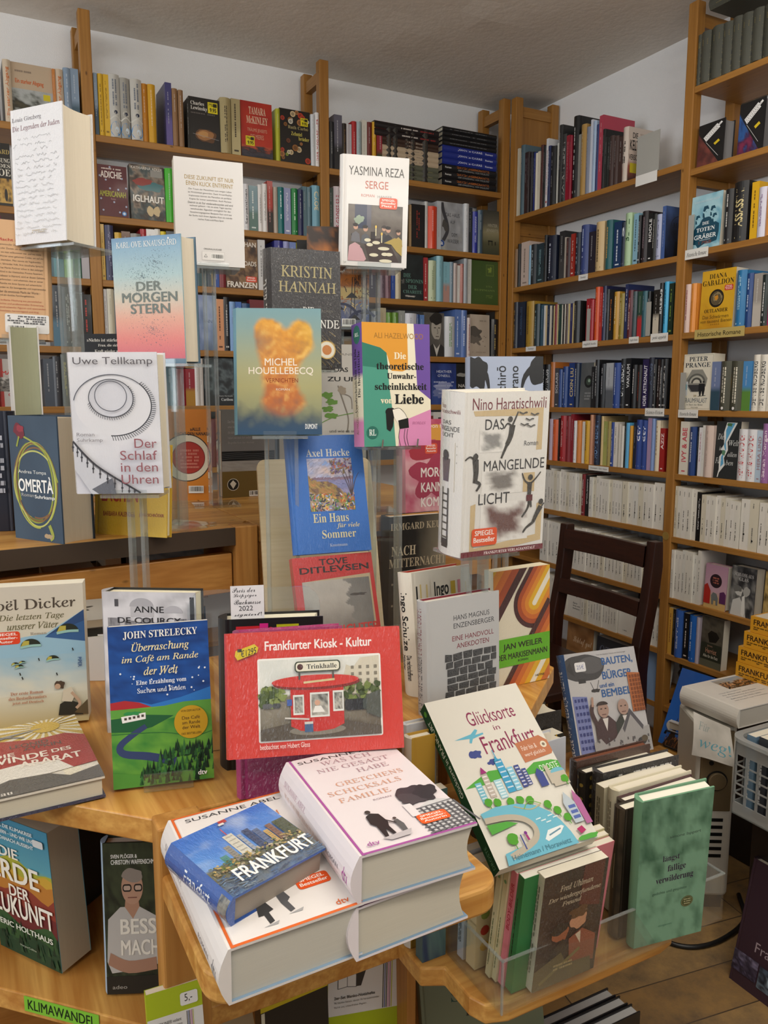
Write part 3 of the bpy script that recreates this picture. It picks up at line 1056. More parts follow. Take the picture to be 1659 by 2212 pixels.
def a_oneill(A):
    photo(A, 0, 0, 1, 1, ['#21306a', '#2c4080', '#3a4f8e'], 3, 9, 14, 16)
    A.blob(0.45, 0.55, 0.3, 0.12, '#8a92b8', 5, 0.4); A.blob(0.4, 0.75, 0.35, 0.12, '#6a74a0', 8, 0.4)
    A.text('HEATHER', 0.22, 0.17, 0.82, 0.23, '#d4d8e4')
    A.text("O'NEILL", 0.26, 0.27, 0.76, 0.33, '#d4d8e4')
    for i, t in enumerate(('MADMOISELLE', 'AUS', 'PAPIER', 'SEIDE')):
        A.dashes(0.1 + 0.06 * i, 0.44 + 0.09 * i, 0.9 - 0.05 * i, 0.49 + 0.09 * i, '#a8b0cc', 1, i, False)
def a_rachel(A):
    A.text('NACHT', 0.1, 0.5, 0.8, 0.58, '#b8b4ac', 'b')
    A.text('ZEIT', 0.1, 0.62, 0.6, 0.7, '#8a867e', 'b')
    A.blob(0.4, 0.28, 0.3, 0.05, '#8a8a86', 3, 0.4)
def a_disk(A):
    photo(A, 0, 0, 1, 1, ['#4c5054', '#5a5e60', '#63666a'], 1.5, 2, 8, 10)
    A.ell(0.66, 0.42, 0.34, 0, '#1c1f20'); A.ell(0.66, 0.42, 0.2, 0, '#3c4a40'); A.ell(0.7, 0.4, 0.09, 0, '#8fa898')
    A.dashes(0.4, 0.66, 0.9, 0.85, '#8d9092', 3, 4, False)
def a_howto(A):
    A.blob(0.6, 0.18, 0.1, 0.05, '#2c2c2c', 2, 0.3); A.ell(0.6, 0.4, 0.07, 0.06, '#3a3c3a')
    for i, t in enumerate(('How to', 'sleep with', 'Hemingways')):
        A.text(t, 0.36, 0.6 + i * 0.07, 0.36 + 0.05 * len(t), 0.645 + i * 0.07, '#3a3a38', 's')
def a_liebe(A):
    A.text('Liebe', 0.24, 0.16, 0.62, 0.22, '#a83a34', 's')
    A.dashes(0.2, 0.27, 0.66, 0.36, '#777', 2, 5, False)
    A.dashes(0.3, 0.86, 0.55, 0.89, '#555', 1, 5, False)
def a_diag(bgc, seed):
    def f(A):
        photo(A, 0, 0, 1, 1, bgc, 3.5, seed, 22, 28)
        A.poly([(0, 0), (1, 0), (1, 0.98), (0, 0.18)], '#171719')
        A.poly([(0.86, 1.0), (1, 1), (1, 0.98), (0.02, 0.2), (0, 0.2)], '#171719')
        for q in (0, 1, 2):
            x0, y0 = 0.2 + 0.04 * q, 0.32 + 0.035 * q
            L = (0.5, 0.62, 0.5)[q]
            p = [(x0, y0), (x0 + L, y0 - 0.5 * L), (x0 + L + 0.05, y0 - 0.5 * L + 0.035), (x0 + 0.05, y0 + 0.035)]
            A.poly(p, '#e9e9e9')
            r = random.Random(seed + q)
            for k in range(9):
                a, b = k / 10 + 0.04, k / 10 + 0.1
                A.poly([(x0 + L * a + 0.02, y0 - 0.5 * L * a + 0.012), (x0 + L * b + 0.02, y0 - 0.5 * L * b + 0.012), (x0 + L * b + 0.03, y0 - 0.5 * L * b + 0.022), (x0 + L * a + 0.03, y0 - 0.5 * L * a + 0.022)], '#3a3a3a')
        A.poly([(0.62, 0.52), (0.8, 0.45), (0.86, 0.5), (0.68, 0.57)], '#d3b926')
        A.line([(0.32, 0.44), (0.82, 0.84)], 0.012, '#c9c9c9')
    return f
def heads(A, c1, c2):
    A.poly([(0.12, 0.62), (0.2, 0.56), (0.3, 0.53), (0.36, 0.46), (0.42, 0.42), (0.6, 0.42), (0.66, 0.44), (0.72, 0.5), (0.84, 0.54), (0.94, 0.58), (0.95, 0.72), (0.9, 0.88), (0.75, 0.9), (0.6, 0.88), (0.42, 0.93), (0.3, 0.97), (0.22, 0.9), (0.08, 0.88), (0.05, 0.74)], c1)
    for x, y, r in ((0.24, 0.44, 0.075), (0.49, 0.32, 0.1), (0.72, 0.33, 0.085), (0.79, 0.46, 0.075)):
        A.ell(x, y, r, r * 1.05, c2)
        A.poly([(x - r, y - r * 0.2), (x - r * 0.7, y - r * 1.05), (x + r * 0.5, y - r * 1.1), (x + r, y - r * 0.4), (x + r * 0.1, y - r * 0.5), (x - r * 0.4, y)], c1)
        A.rect(x - r * 0.1, y - r * 0.05, x + r * 0.2, y + r * 0.04, c1)
        A.poly([(x - r, y + r * 0.1), (x - r * 0.5, y + r * 0.3), (x - r * 0.3, y + r), (x - r, y + r)], c1)
def a_toten(A):
    photo(A, 0, 0, 1, 1, ['#4f92b0', '#8fbfd0', '#a9d0dc', '#5fa0ba', '#3f86a8'], 1.6, 21, 16, 24, 0.3)
    heads(A, '#17485e', '#9cc8d6')
    A.text('RAINER DRESSEN UND ANDERE', 0.1, 0.1, 0.92, 0.135, '#d0e2ea')
    for t, x0, x1, y, h in (('DIE', 0.4, 0.62, 0.5, 0.055), ('TOTEN', 0.22, 0.82, 0.6, 0.075), ('GRÄBER', 0.16, 0.88, 0.71, 0.1)):
        A.text(t, x0, y, x1, y + h, '#eef4f6', 'n' if 'Ä' in t else 's', 0, 0.008 if 'Ä' in t else 0)
    A.rect(0.34, 0.83, 0.7, 0.837, '#e0eaee')
    A.dashes(0.32, 0.86, 0.74, 0.92, '#8a5048', 2, 5, False)
def a_gabaldon(A):
    photo(A, 0, 0, 1, 1, ['#cf9f1e', '#d4a628', '#c08a1c'], 2, 3, 14, 18, 0.5)
    A.text('DIANA', 0.22, 0.06, 0.74, 0.14, '#2c220c', 's')
    A.text('GABALDON', 0.03, 0.16, 0.96, 0.25, '#2c220c', 's')
    A.sticker(0.7, 0.27, 0.95, 0.36, '#c02c20', ['SPIEGEL', 'Bestseller', 'Autorin'])
    A.ell(0.48, 0.47, 0.22, 0, '#1d1912'); A.ell(0.48, 0.47, 0.18, 0, '#8a7c5a')
    for k in range(5):
        A.arc(0.48, 0.47, 0.17 - 0.03 * k, 0, 20 + 70 * k, 300 + 60 * k, 0.018, '#241e14')
    A.blob(0.48, 0.46, 0.06, 0.04, '#c88a2a', 2, 0.2)
    A.text('OUTLANDER', 0.14, 0.64, 0.84, 0.7, '#2c220c', 's')
    A.text('Das Schwärmen', 0.1, 0.74, 0.88, 0.8, '#6a5018', 'n')
    A.text('von tausend Bienen', 0.04, 0.815, 0.97, 0.87, '#6a5018', 'n')
    A.text('* * * * *', 0.36, 0.89, 0.62, 0.91, '#4a380f')
def a_prange(A):
    A.rect(0.02, 0.02, 0.98, 0.98, '#b9b6a6'); A.rect(0.032, 0.028, 0.968, 0.972, '#dedacb')
    A.text('PETER', 0.18, 0.05, 0.8, 0.13, '#22303c', 's')
    A.text('PRANGE', 0.06, 0.155, 0.9, 0.24, '#22303c', 's')
    A.poly([(0.3, 0.28), (0.66, 0.28), (0.84, 0.44), (0.8, 0.58), (0.55, 0.68), (0.3, 0.68), (0.14, 0.55), (0.14, 0.44)], '#8d8d86')
    for k in range(4):
        A.ell(0.48, 0.52, 0.3 - 0.06 * k, 0.17 - 0.035 * k, ['#5f605c', '#b0b0a6', '#4a4b48', '#c9c8bc'][k], 24, 0, 180)
    A.poly([(0.18, 0.55), (0.8, 0.55), (0.6, 0.67), (0.34, 0.67)], '#35363a')
    for x in (0.62, 0.72):
        A.ell(x, 0.5, 0.028, 0, '#14171c'); A.poly([(x - 0.05, 0.53), (x + 0.05, 0.53), (x + 0.06, 0.64), (x + 0.03, 0.75), (x - 0.01, 0.75), (x - 0.05, 0.64)], '#14171c')
    A.line([(0.56, 0.755), (0.82, 0.74)], 0.012, '#14171c')
    A.rect(0.02, 0.49, 0.2, 0.74, '#d4d8dc'); A.rect(0.04, 0.54, 0.18, 0.64, '#9ac0cc')
    A.text('DER', 0.42, 0.73, 0.52, 0.76, '#8a7a48')
    A.text('TRAUMPALAST', 0.08, 0.785, 0.88, 0.87, '#6f7880')
    A.text('Im Bann der Bilder', 0.2, 0.89, 0.76, 0.92, '#8d8d86')
    A.text('FISCHER', 0.36, 0.945, 0.6, 0.965, '#7a7a74')
def a_farben(A):
    p = [(0.42, 0.02), (0.85, 0.02), (0.66, 0.2), (0.5, 0.36), (0.54, 0.5), (0.4, 0.64), (0.46, 0.76), (0.24, 0.9), (0.2, 0.98), (0.16, 0.98), (0.22, 0.84), (0.2, 0.62), (0.36, 0.52), (0.24, 0.5), (0.36, 0.4), (0.32, 0.2)]
    A.poly(p, '#e4e8e8')
    q = [(0.5, 0.03), (0.76, 0.03), (0.6, 0.18), (0.42, 0.36), (0.46, 0.48), (0.36, 0.62), (0.4, 0.74), (0.28, 0.8), (0.28, 0.62), (0.42, 0.5), (0.36, 0.42), (0.42, 0.3), (0.4, 0.16)]
    A.poly(q, '#5aa4d0')
    A.blob(0.55, 0.06, 0.1, 0.03, '#4a7a4c', 3, 0.3); A.blob(0.38, 0.55, 0.07, 0.05, '#5a8a6a', 3, 0.3)
    for t, x0, x1, y, h in (('Die', 0.08, 0.34, 0.22, 0.1), ('Welt', 0.56, 0.96, 0.32, 0.1), ('in', 0.18, 0.3, 0.44, 0.07), ('allen', 0.54, 0.92, 0.53, 0.08), ('Far', 0.05, 0.3, 0.64, 0.1), ('ben', 0.5, 0.8, 0.67, 0.09)):
        A.text(t, x0, y, x1, y + h, '#dfe4e4', 'i')
def a_elephant(A):
    A.grad(0, 0, 1, 1, [(0, '#b088a0'), (0.6, '#c4a0b0'), (0.8, '#cfae78'), (1, '#c8a464')])
    A.ell(0.5, 0.36, 0.27, 0, '#2c1c24'); A.dashes(0.36, 0.28, 0.64, 0.44, '#b86a5a', 3, 3, False)
    A.poly([(0, 0.5), (0.14, 0.44), (0.3, 0.6), (0.3, 0.9), (0, 0.9)], '#b02c24')
    A.poly([(0.34, 0.7), (0.42, 0.62), (0.58, 0.64), (0.66, 0.74), (0.66, 0.9), (0.58, 0.9), (0.56, 0.8), (0.46, 0.8), (0.45, 0.9), (0.38, 0.9)], '#6f7474')
    A.poly([(0.72, 0.6), (0.9, 0.56), (1, 0.62), (1, 0.84), (0.72, 0.84)], '#5a2c5a')
def a_couple(A):
    photo(A, 0, 0, 1, 1, ['#1c1d20', '#3c3d40', '#8a8a88', '#2a2b2e'], 3, 17, 20, 24)
    A.text('SCHLOSS AUS', 0.1, 0.13, 0.9, 0.2, '#b4b4b4', 's')
    A.text('GLAS', 0.32, 0.22, 0.7, 0.29, '#b4b4b4', 's')
    A.blob(0.36, 0.5, 0.15, 0.1, '#c4c4c0', 3, 0.15); A.blob(0.66, 0.48, 0.14, 0.1, '#a9a9a6', 5, 0.15)
    A.blob(0.3, 0.46, 0.17, 0.06, '#6a6a68', 7, 0.3)
    A.poly([(0.05, 1), (0.12, 0.7), (0.4, 0.62), (0.62, 0.8), (0.7, 1)], '#c9c9c6')
    A.poly([(0.5, 0.6), (0.6, 0.56), (0.66, 0.9), (0.58, 1), (0.5, 0.95)], '#dededa')
def a_misc(A):
    photo(A, 0, 0, 1, 1, ['#2a241a', '#8a7444', '#c4a868', '#4a3c24'], 5, 3, 16, 20)
def a_herriot(A):
    photo(A, 0, 0, 1, 0.55, ['#2f2c26', '#5a5448', '#403a32'], 3, 4, 14, 12)
    A.poly([(0.3, 0.34), (0.45, 0.26), (0.7, 0.28), (0.85, 0.36), (0.7, 0.48), (0.4, 0.5)], '#15130f')
    A.rect(0.04, 0.52, 0.96, 0.86, '#2a2d22'); A.rect(0, 0.86, 1, 1, '#5c5c4c')
    A.text('James', 0.32, 0.55, 0.56, 0.6, '#b08a74')
    A.text('Herriot', 0.26, 0.62, 0.76, 0.72, '#cc9478')
    A.text('Alles für die Katz', 0.16, 0.75, 0.84, 0.81, '#dcd8c8')
def a_kelt(A):
    A.grad(0, 0, 1, 1, [(0, '#c8bcb2'), (0.6, '#c9b8ac'), (0.72, '#96503c'), (1, '#2a211e')])
    A.text('DIE', 0.16, 0.1, 0.36, 0.2, '#1c1a19', 'b'); A.text('KELT', 0.06, 0.24, 0.4, 0.42, '#1c1a19', 'b'); A.text('VERSCHWÖRUNG', 0.03, 0.48, 0.97, 0.6, '#1c1a19', 'b')
    A.text('THORE', 0.44, 0.1, 0.74, 0.15, '#8c7a70', 's'); A.text('D. HANSEN', 0.44, 0.18, 0.9, 0.23, '#8c7a70', 's')
    A.rect(0.08, 0.66, 0.4, 0.84, '#c4b41c')
def a_mist(A):
    photo(A, 0, 0, 1, 1, ['#3a5488', '#2b3d66', '#1c2740', '#12182a'], 1.6, 4, 16, 22, 1.1)
    A.arc(0.55, 0.4, 0.34, 0, 0, 360, 0.02, '#10141f')
    A.text('MIST', 0.3, 0.3, 0.8, 0.4, '#10141f', 's'); A.text('STILL', 0.28, 0.44, 0.84, 0.54, '#10141f', 's')
    A.poly([(0.42, 0.66), (0.5, 0.64), (0.58, 0.95), (0.36, 0.95)], '#0e1018')
FACE.update({'A10': (a_abgang, {}), 'A20': (a_poe, {}), 'A50': (a_mach, {}), 'B10': (a_lewinsky, {}), 'B11': (a_mckinley, {}), 'B12': (a_carbo, dict(spine='#a9ab2a')), 'B20': (a_adichie, {}), 'B21': (a_iglhaut, {}), 'B30': (a_franzen, {}), 'B40': (a_bluelake, {}), 'B41': (a_stripes, {}), 'B50': (a_caribou, {}), 'C20': (a_haus, {}), 'C21': (a_unter, {}), 'C30': (a_charite, {}), 'C31': (a_green, {}), 'C40': (a_portrait, {}), 'C41': (a_moth, {}), 'C50': (a_oneill, {}), 'C51': (a_rachel, {}), 'D40': (a_disk, {}), 'D80': (a_howto, {}), 'D81': (a_liebe, {}), 'E20': (a_diag(['#6a2c2a', '#4a2826', '#7a4038'], 3), dict(t=0.045, hard=True, page='#8d8d90')), 'E21': (a_diag(['#1c2c5a', '#2c5a9a', '#3a1c3c', '#7a2a4a'], 8), dict(t=0.045, hard=True, page='#8d8d90')), 'E22': (a_diag(['#2a4a3a', '#4a6a4a', '#1c2c2c'], 5), dict(t=0.045, hard=True, page='#8d8d90')), 'E30': (a_toten, dict(t=0.04)), 'E40': (a_gabaldon, dict(t=0.055)), 'E50': (a_prange, dict(t=0.05)), 'E60': (a_farben, dict(t=0.035)), 'E80': (a_elephant, dict(t=0.03, hard=True)), 'E81': (a_couple, dict(t=0.045, hard=True)), 'E82': (a_misc, dict(t=0.04, hard=True)), 'E90': (a_herriot, dict(t=0.03)), 'D1k': (a_kelt, {}), 'D2m': (a_mist, {})})
# ------------------------------------------------------------------ rows of books, in millimetres along the shelf: kind, from, to, height, colours, spine print
shelf_row('A1', 'y', 2.191, 'back bookcase outer bay', 'top', [('s',162,180,184,'#1a2018'), ('s',194,216,181,'#c9b9a2','Ein starker Abgang','#c46a2c'), ('f',216,335,182,'#b9a58c'), ('s',335,343,178,'#c07a3a'), ('s',343,367,180,'#c4b19a','Ein starker Abgang','#c46a2c'), ('s',368,390,188,'#7f93a8',None,0,'#3c5666'), ('s',390,413,190,'#7f93a8',None,0,'#3c5666')])
shelf_row('A2', 'y', 1.94, 'back bookcase outer bay', 'second', [('f',111,200,189,'#151310')])
shelf_row('A3', 'y', 1.735, 'back bookcase outer bay', 'third', [('s',131,161,175,'#a83a78'), ('s',309,339,171,'#5d8f98'), ('s',340,367,168,'#7fae2c'), ('s',368,393,167,'#2c6a44','DR','#e8e8e8','#6a4a9c'), ('s',394,418,179,'#77757f',None,0,'#a9a6ac')])
shelf_row('A4', 'y', 1.515, 'back bookcase outer bay', 'fourth', [('s',297,328,194,'#1d2c3a',None,0,'#4a7086'), ('s',328,359,190,'#25272a','|','#c9c4bc'), ('s',360,386,171,'#2b2c2e',None,0,'#8d8c8c'), ('s',387,417,170,'#1b1a1c','|','#b0342c')])
shelf_row('A5', 'y', 1.32, 'back bookcase outer bay', 'fifth', [('s',97,127,157,'#8e2620'), ('f',128,206,151,'#b8b3ae'), ('s',260,289,154,'#48505c'), ('s',289,313,162,'#33343a'), ('s',313,337,169,'#2b2e16','|','#c8b63a')])
shelf_row('B1', 'y', 2.191, 'back bookcase middle bay', 'top', [('s',458,469,188,'#8293a3',None,0,'#31485a'), ('s',471,487,189,'#d3a92b','|','#8a6a14'), ('s',488,505,190,'#d3a92b','|','#8a6a14'), ('h',505,538,193,'#b9b8b2'), ('h',539,569,187,'#9d9b93'), ('h',571,608,189,'#bdbbb4'), ('s',608,627,182,'#b9791d',None,0,'#4a261c'), ('s',628,653,183,'#c9981f',None,0,'#5b3024'), ('s',686,707,199,'#3c3a6e',None,0,'#5b4f8c'), ('s',708,726,183,'#8a6847'), ('s',728,745,181,'#8a6847'), ('s',758,765,160,'#16130f'), ('f',766,872,172,'#1c1917'), ('s',873,910,182,'#a3956a','|','#3b3020','#b4a678'), ('s',912,944,185,'#a3956a','|','#3b3020','#b4a678'), ('f',948,1064,189,'#a8281c'), ('s',1077,1092,178,'#a9ab2a'), ('f',1093,1211,186,'#1a1613'), ('s',1211,1227,179,'#c9cdd0'), ('s',1228,1243,187,'#dedcda','DER MEGASELLER','#b03034')])
shelf_row('B2', 'y', 1.94, 'back bookcase middle bay', 'second', [('f',458,551,164,'#5c1620'), ('f',560,674,178,'#38302a'), ('s',675,703,175,'#3fae26'), ('s',950,969,158,'#d6d5d8','Serpentinen','#3a3a40'), ('s',970,1002,155,'#7d98a0','|','#d8e0dc','#5d7a72'), ('s',1003,1020,161,'#dcd9d6','|','#777'), ('s',1020,1037,166,'#dcd9d6','|','#777'), ('s',1038,1058,178,'#a83226',None,0,'#2a2420'), ('s',1061,1078,160,'#b0a497'), ('s',1079,1101,162,'#0f6a6c','|','#cfe0dc'), ('s',1102,1128,162,'#8f96bb','|','#e6e6f0'), ('s',1131,1154,163,'#1c7c3c','|','#cfe6cf'), ('s',1155,1176,161,'#1c2350',None,0,'#8a4a3a'), ('s',1176,1192,176,'#54727d'), ('s',1193,1209,175,'#54727d'), ('s',1212,1243,183,'#6d9fb2','BOYD','#d6c9a0')])
shelf_row('B3', 'y', 1.735, 'back bookcase middle bay', 'third', [('s',458,469,179,'#c9a233','|','#8a6a14'), ('s',471,498,177,'#36385a','|','#8d8fae'), ('s',502,524,156,'#c9a233'), ('s',524,552,162,'#6a4a3a'), ('s',553,586,157,'#8b8a86'), ('s',586,606,175,'#a3242c'), ('s',606,634,177,'#dedede'), ('s',634,652,179,'#d8d6d0'), ('s',653,671,173,'#d6c022'), ('s',672,706,176,'#41464f'), ('s',776,810,92,'#25454a'), ('s',811,835,100,'#171b22'), ('s',836,853,102,'#2f4f9a'), ('s',854,877,101,'#7a2a30'), ('f',879,998,176,'#4d3323'), ('s',1000,1026,177,'#cfcfcf','|','#8a8a8a'), ('s',1062,1096,179,'#2c2f80'), ('s',1096,1119,179,'#8e93c4'), ('s',1120,1145,179,'#6e82bb'), ('s',1147,1180,179,'#c2c42e'), ('s',1185,1210,178,'#d8d4cc'), ('s',1211,1225,179,'#d8d4cc'), ('s',1226,1242,179,'#d8d4cc')])
shelf_row('B4', 'y', 1.515, 'back bookcase middle bay', 'fourth', [('s',458,467,191,'#cfcfd2','|','#999'), ('s',468,490,192,'#c9c3ae'), ('s',490,528,188,'#6f7f8c'), ('s',528,566,194,'#7a2228'), ('s',566,612,190,'#2f3f55'), ('s',613,644,194,'#9a978c'), ('s',645,692,194,'#4b3d31'), ('f',772,839,192,'#7f94b8'), ('s',839,866,180,'#d0946a','|','#5c3018'), ('s',866,886,188,'#17181c','|','#ccc'), ('s',887,908,173,'#7ba0d0'), ('s',909,931,174,'#3f6ab4',None,0,'#d8b820'), ('s',932,964,170,'#30507c'), ('f',965,1068,186,'#6d1c24'), ('s',1069,1141,187,'#2c333a'), ('s',1142,1235,194,'#58606a')])
shelf_row('B5', 'y', 1.32, 'back bookcase middle bay', 'fifth', [('s',458,466,158,'#3d4a32'), ('s',466,511,163,'#8d8d90'), ('s',512,558,152,'#27384e'), ('s',558,605,159,'#5b3a2a'), ('s',605,644,157,'#a7a39a'), ('s',645,688,154,'#2a5a6c'), ('s',689,721,128,'#8f1f2c',None,0,'#a8791f'), ('s',721,754,129,'#8f1f2c',None,0,'#a8791f'), ('s',754,770,169,'#d6d3d0'), ('s',771,785,166,'#cfcac6'), ('f',788,898,169,'#1d2428'), ('s',899,956,168,'#46505c'), ('s',957,1028,169,'#6a5f52'), ('s',1028,1101,166,'#33424a'), ('s',1102,1176,169,'#7a7d80'), ('s',1176,1237,169,'#2a2f38')])
shelf_row('C1', 'y', 2.191, 'back bookcase corner bay', 'top', [('s',1284,1304,165,'#15161a'), ('s',1304,1336,193,'#5b5966',None,0,'#2a2a2c'), ('s',1337,1353,166,'#1c140e','|','#7a5a26'), ('s',1354,1367,168,'#c6c4c8'), ('s',1367,1376,168,'#b9b7bd'), ('s',1377,1396,180,'#a61c20'), ('s',1396,1415,181,'#9fb0b4',None,0,'#c9c2c2'), ('s',1418,1439,191,'#cfccc0'), ('s',1439,1462,187,'#6a2420'), ('s',1463,1480,191,'#cf9f22'), ('s',1483,1516,191,'#8f2a36',None,0,'#2b4426'), ('s',1519,1547,192,'#262421','|','#4d4234'), ('s',1548,1573,191,'#262421','|','#4d4234'), ('s',1574,1598,190,'#262421','|','#4d4234'), ('s',1599,1625,190,'#262421','|','#4d4234'), ('s',1626,1652,189,'#262421','|','#4d4234'), ('s',1653,1680,190,'#262421','|','#4d4234'), ('s',1680,1709,191,'#262421','|','#4d4234')])
shelf_row('C2', 'y', 1.94, 'back bookcase corner bay', 'second', [('s',1283,1299,184,'#3b4a44'), ('s',1300,1332,190,'#bdb0b4','DAS GROSSE SPIEL','#9a3046'), ('s',1339,1375,183,'#545a62'), ('s',1377,1414,184,'#8f8f90'), ('s',1421,1466,196,'#44372c'), ('s',1469,1514,198,'#a09c92'), ('s',1517,1568,197,'#283440'), ('s',1571,1618,176,'#6a6058'), ('s',1625,1635,159,'#a08460'), ('s',1636,1696,163,'#171414','|','#8c2c22'), ('s',1697,1712,179,'#bfbfbc'), ('s',1712,1753,163,'#d2401e',None,0,'#a8321a'), ('s',1754,1773,187,'#b7bcc0'), ('f',1773,1880,190,'#9a9ca0'), ('s',1881,1905,190,'#c6cace'), ('s',1906,1925,178,'#2f3438'), ('s',1926,1951,164,'#26339a','|','#c9cfe8'), ('s',1951,1976,172,'#40586a',None,0,'#35495a'), ('f',1977,2062,179,'#57554a')])
shelf_row('C3', 'y', 1.735, 'back bookcase corner bay', 'third', [('s',1287,1325,89,'#8a5f38'), ('s',1392,1433,105,'#4c4456'), ('s',1440,1490,109,'#3d3540'), ('s',1493,1519,108,'#6f5e6a','|','#3b2f3a'), ('s',1519,1543,110,'#7b5a66','|','#3b2f3a'), ('s',1544,1562,108,'#2b4a98'), ('s',1563,1587,105,'#c2b79c'), ('f',1588,1694,177,'#161b1c'), ('s',1695,1713,169,'#a03034','|','#e0c8c4'), ('s',1716,1751,159,'#b8c4a2','|','#7a8a6a'), ('s',1752,1784,179,'#7fb0bd',None,0,'#c99b8c'), ('s',1785,1815,159,'#7fb0bd',None,0,'#b08a80'), ('s',1816,1835,161,'#7f97a8'), ('s',1836,1853,158,'#b7a8a4'), ('s',1854,1867,150,'#d6d4d0'), ('s',1868,1883,157,'#b4756c'), ('s',1884,1904,179,'#9aa0a6'), ('s',1905,1924,179,'#cfd0cc'), ('f',1925,2062,179,'#3f5426')])
shelf_row('C4', 'y', 1.515, 'back bookcase corner bay', 'fourth', [('s',1284,1329,160,'#50565c'), ('s',1335,1392,156,'#7c6a50'), ('s',1399,1453,170,'#2c3844'), ('s',1456,1494,168,'#6a6f74'), ('s',1497,1523,183,'#b0a68a'), ('s',1524,1550,166,'#5f8a2c'), ('s',1551,1577,167,'#5f8a2c'), ('s',1578,1607,176,'#8f9490'), ('s',1608,1659,167,'#c9ccd6',None,0,'#b9b05a'), ('s',1660,1676,165,'#2c4a84'), ('s',1677,1698,164,'#5b7fb8'), ('f',1699,1796,176,'#55524e'), ('s',1796,1843,163,'#c9ccd0','|','#6f9a5a'), ('s',1844,1873,193,'#5876b4','|','#c9d4ee'), ('s',1874,1905,192,'#5876b4','|','#c9d4ee'), ('s',1906,1924,163,'#d2c2bd','|','#8c4a44'), ('f',1925,2023,179,'#b5a797'), ('s',2027,2062,162,'#15161a','|','#a08a50')])
shelf_row('C5', 'y', 1.32, 'back bookcase corner bay', 'fifth', [('s',1283,1321,164,'#41484c'), ('s',1330,1381,158,'#8a8478'), ('s',1390,1452,169,'#2a3c4e'), ('s',1461,1525,164,'#6d3030'), ('s',1534,1599,169,'#aaa69c'), ('s',1602,1664,167,'#33403a'), ('s',1667,1731,169,'#50566a'), ('f',1736,1858,169,'#26397a'), ('f',1858,1972,169,'#1b1c1c'), ('s',1976,2032,169,'#3c3f44'), ('s',2036,2062,169,'#6c5a4a')])
shelf_row('C6', 'y', 1.1, 'back bookcase corner bay', 'sixth', [('s',1283,1339,166,'#6c665c'), ('s',1348,1431,174,'#c2bdb2'), ('s',1450,1557,164,'#46505a'), ('s',1577,1677,168,'#b9b4aa'), ('s',1687,1744,174,'#8a3a34'), ('s',1745,1801,189,'#cfccc6','Bu','#333'), ('s',1811,1894,169,'#6d7c86'), ('s',1902,1989,172,'#b4aea2'), ('s',1992,2062,163,'#3a4048')])
shelf_row('B6', 'y', 1.1, 'back bookcase middle bay', 'sixth', [('s',458,486,177,'#7d756a'), ('s',493,564,184,'#b7b2a8'), ('s',571,644,175,'#4a5058'), ('s',651,760,182,'#8d8678'), ('s',767,845,173,'#6a2f2a'), ('s',853,950,180,'#a7a296'), ('s',958,1060,170,'#3a434c'), ('s',1068,1230,173,'#8a7f70')])
shelf_row('D1', 'x', 2.092, 'side bookcase corner bay', 'top', [('s',2810,2798,268,'#cfc9b6'), ('s',2796,2785,265,'#c9c2ac'), ('s',2784,2757,271,'#4b626c'), ('s',2756,2739,238,'#3b2a2a'), ('s',2738,2724,236,'#33292a'), ('s',2723,2709,232,'#2b2c30'), ('s',2708,2699,229,'#24272c'), ('s',2699,2688,225,'#2c3a7c'), ('s',2687,2674,218,'#d8d2c0'), ('s',2672,2659,221,'#d8d2c0'), ('s',2658,2642,241,'#4a211a'), ('s',2641,2625,233,'#1d1f22'), ('s',2623,2610,256,'#dcdde0','|','#b03a3a'), ('s',2609,2594,225,'#1f2a55','|','#c6cad8'), ('s',2590,2560,216,'#191a1b',None,0,'#3a3a34'), ('s',2559,2549,223,'#cfd0c8'), ('s',2548,2528,284,'#262625'), ('s',2527,2504,244,'#2f2f2f','KATRIN ZEFEN','#a8a8a4'), ('s',2503,2485,235,'#93182c'), ('s',2484,2469,229,'#8c1a30',None,0,'#93182c'), ('s',2468,2438,291,'#121212','|','#c8c8c4'), ('s',2437,2423,221,'#8d8d86'), ('s',2422,2393,249,'#a98648',None,0,'#7d4c26'), ('s',2392,2371,233,'#7d8496'), ('s',2370,2361,254,'#cfd4e0'), ('s',2360,2344,246,'#a6bcd8'), ('s',2343,2329,229,'#2b3768'), ('s',2328,2308,255,'#b04054'), ('s',2307,2294,203,'#131313'), ('s',2293,2284,173,'#2a2d2c'), ('s',2283,2273,170,'#2f3230'), ('s',2272,2250,170,'#3f2c28'), ('s',2249,2227,163,'#3f2c28'), ('s',2226,2205,155,'#3f2c28'), ('k',2204,2178,179,'#c9bdb2')])
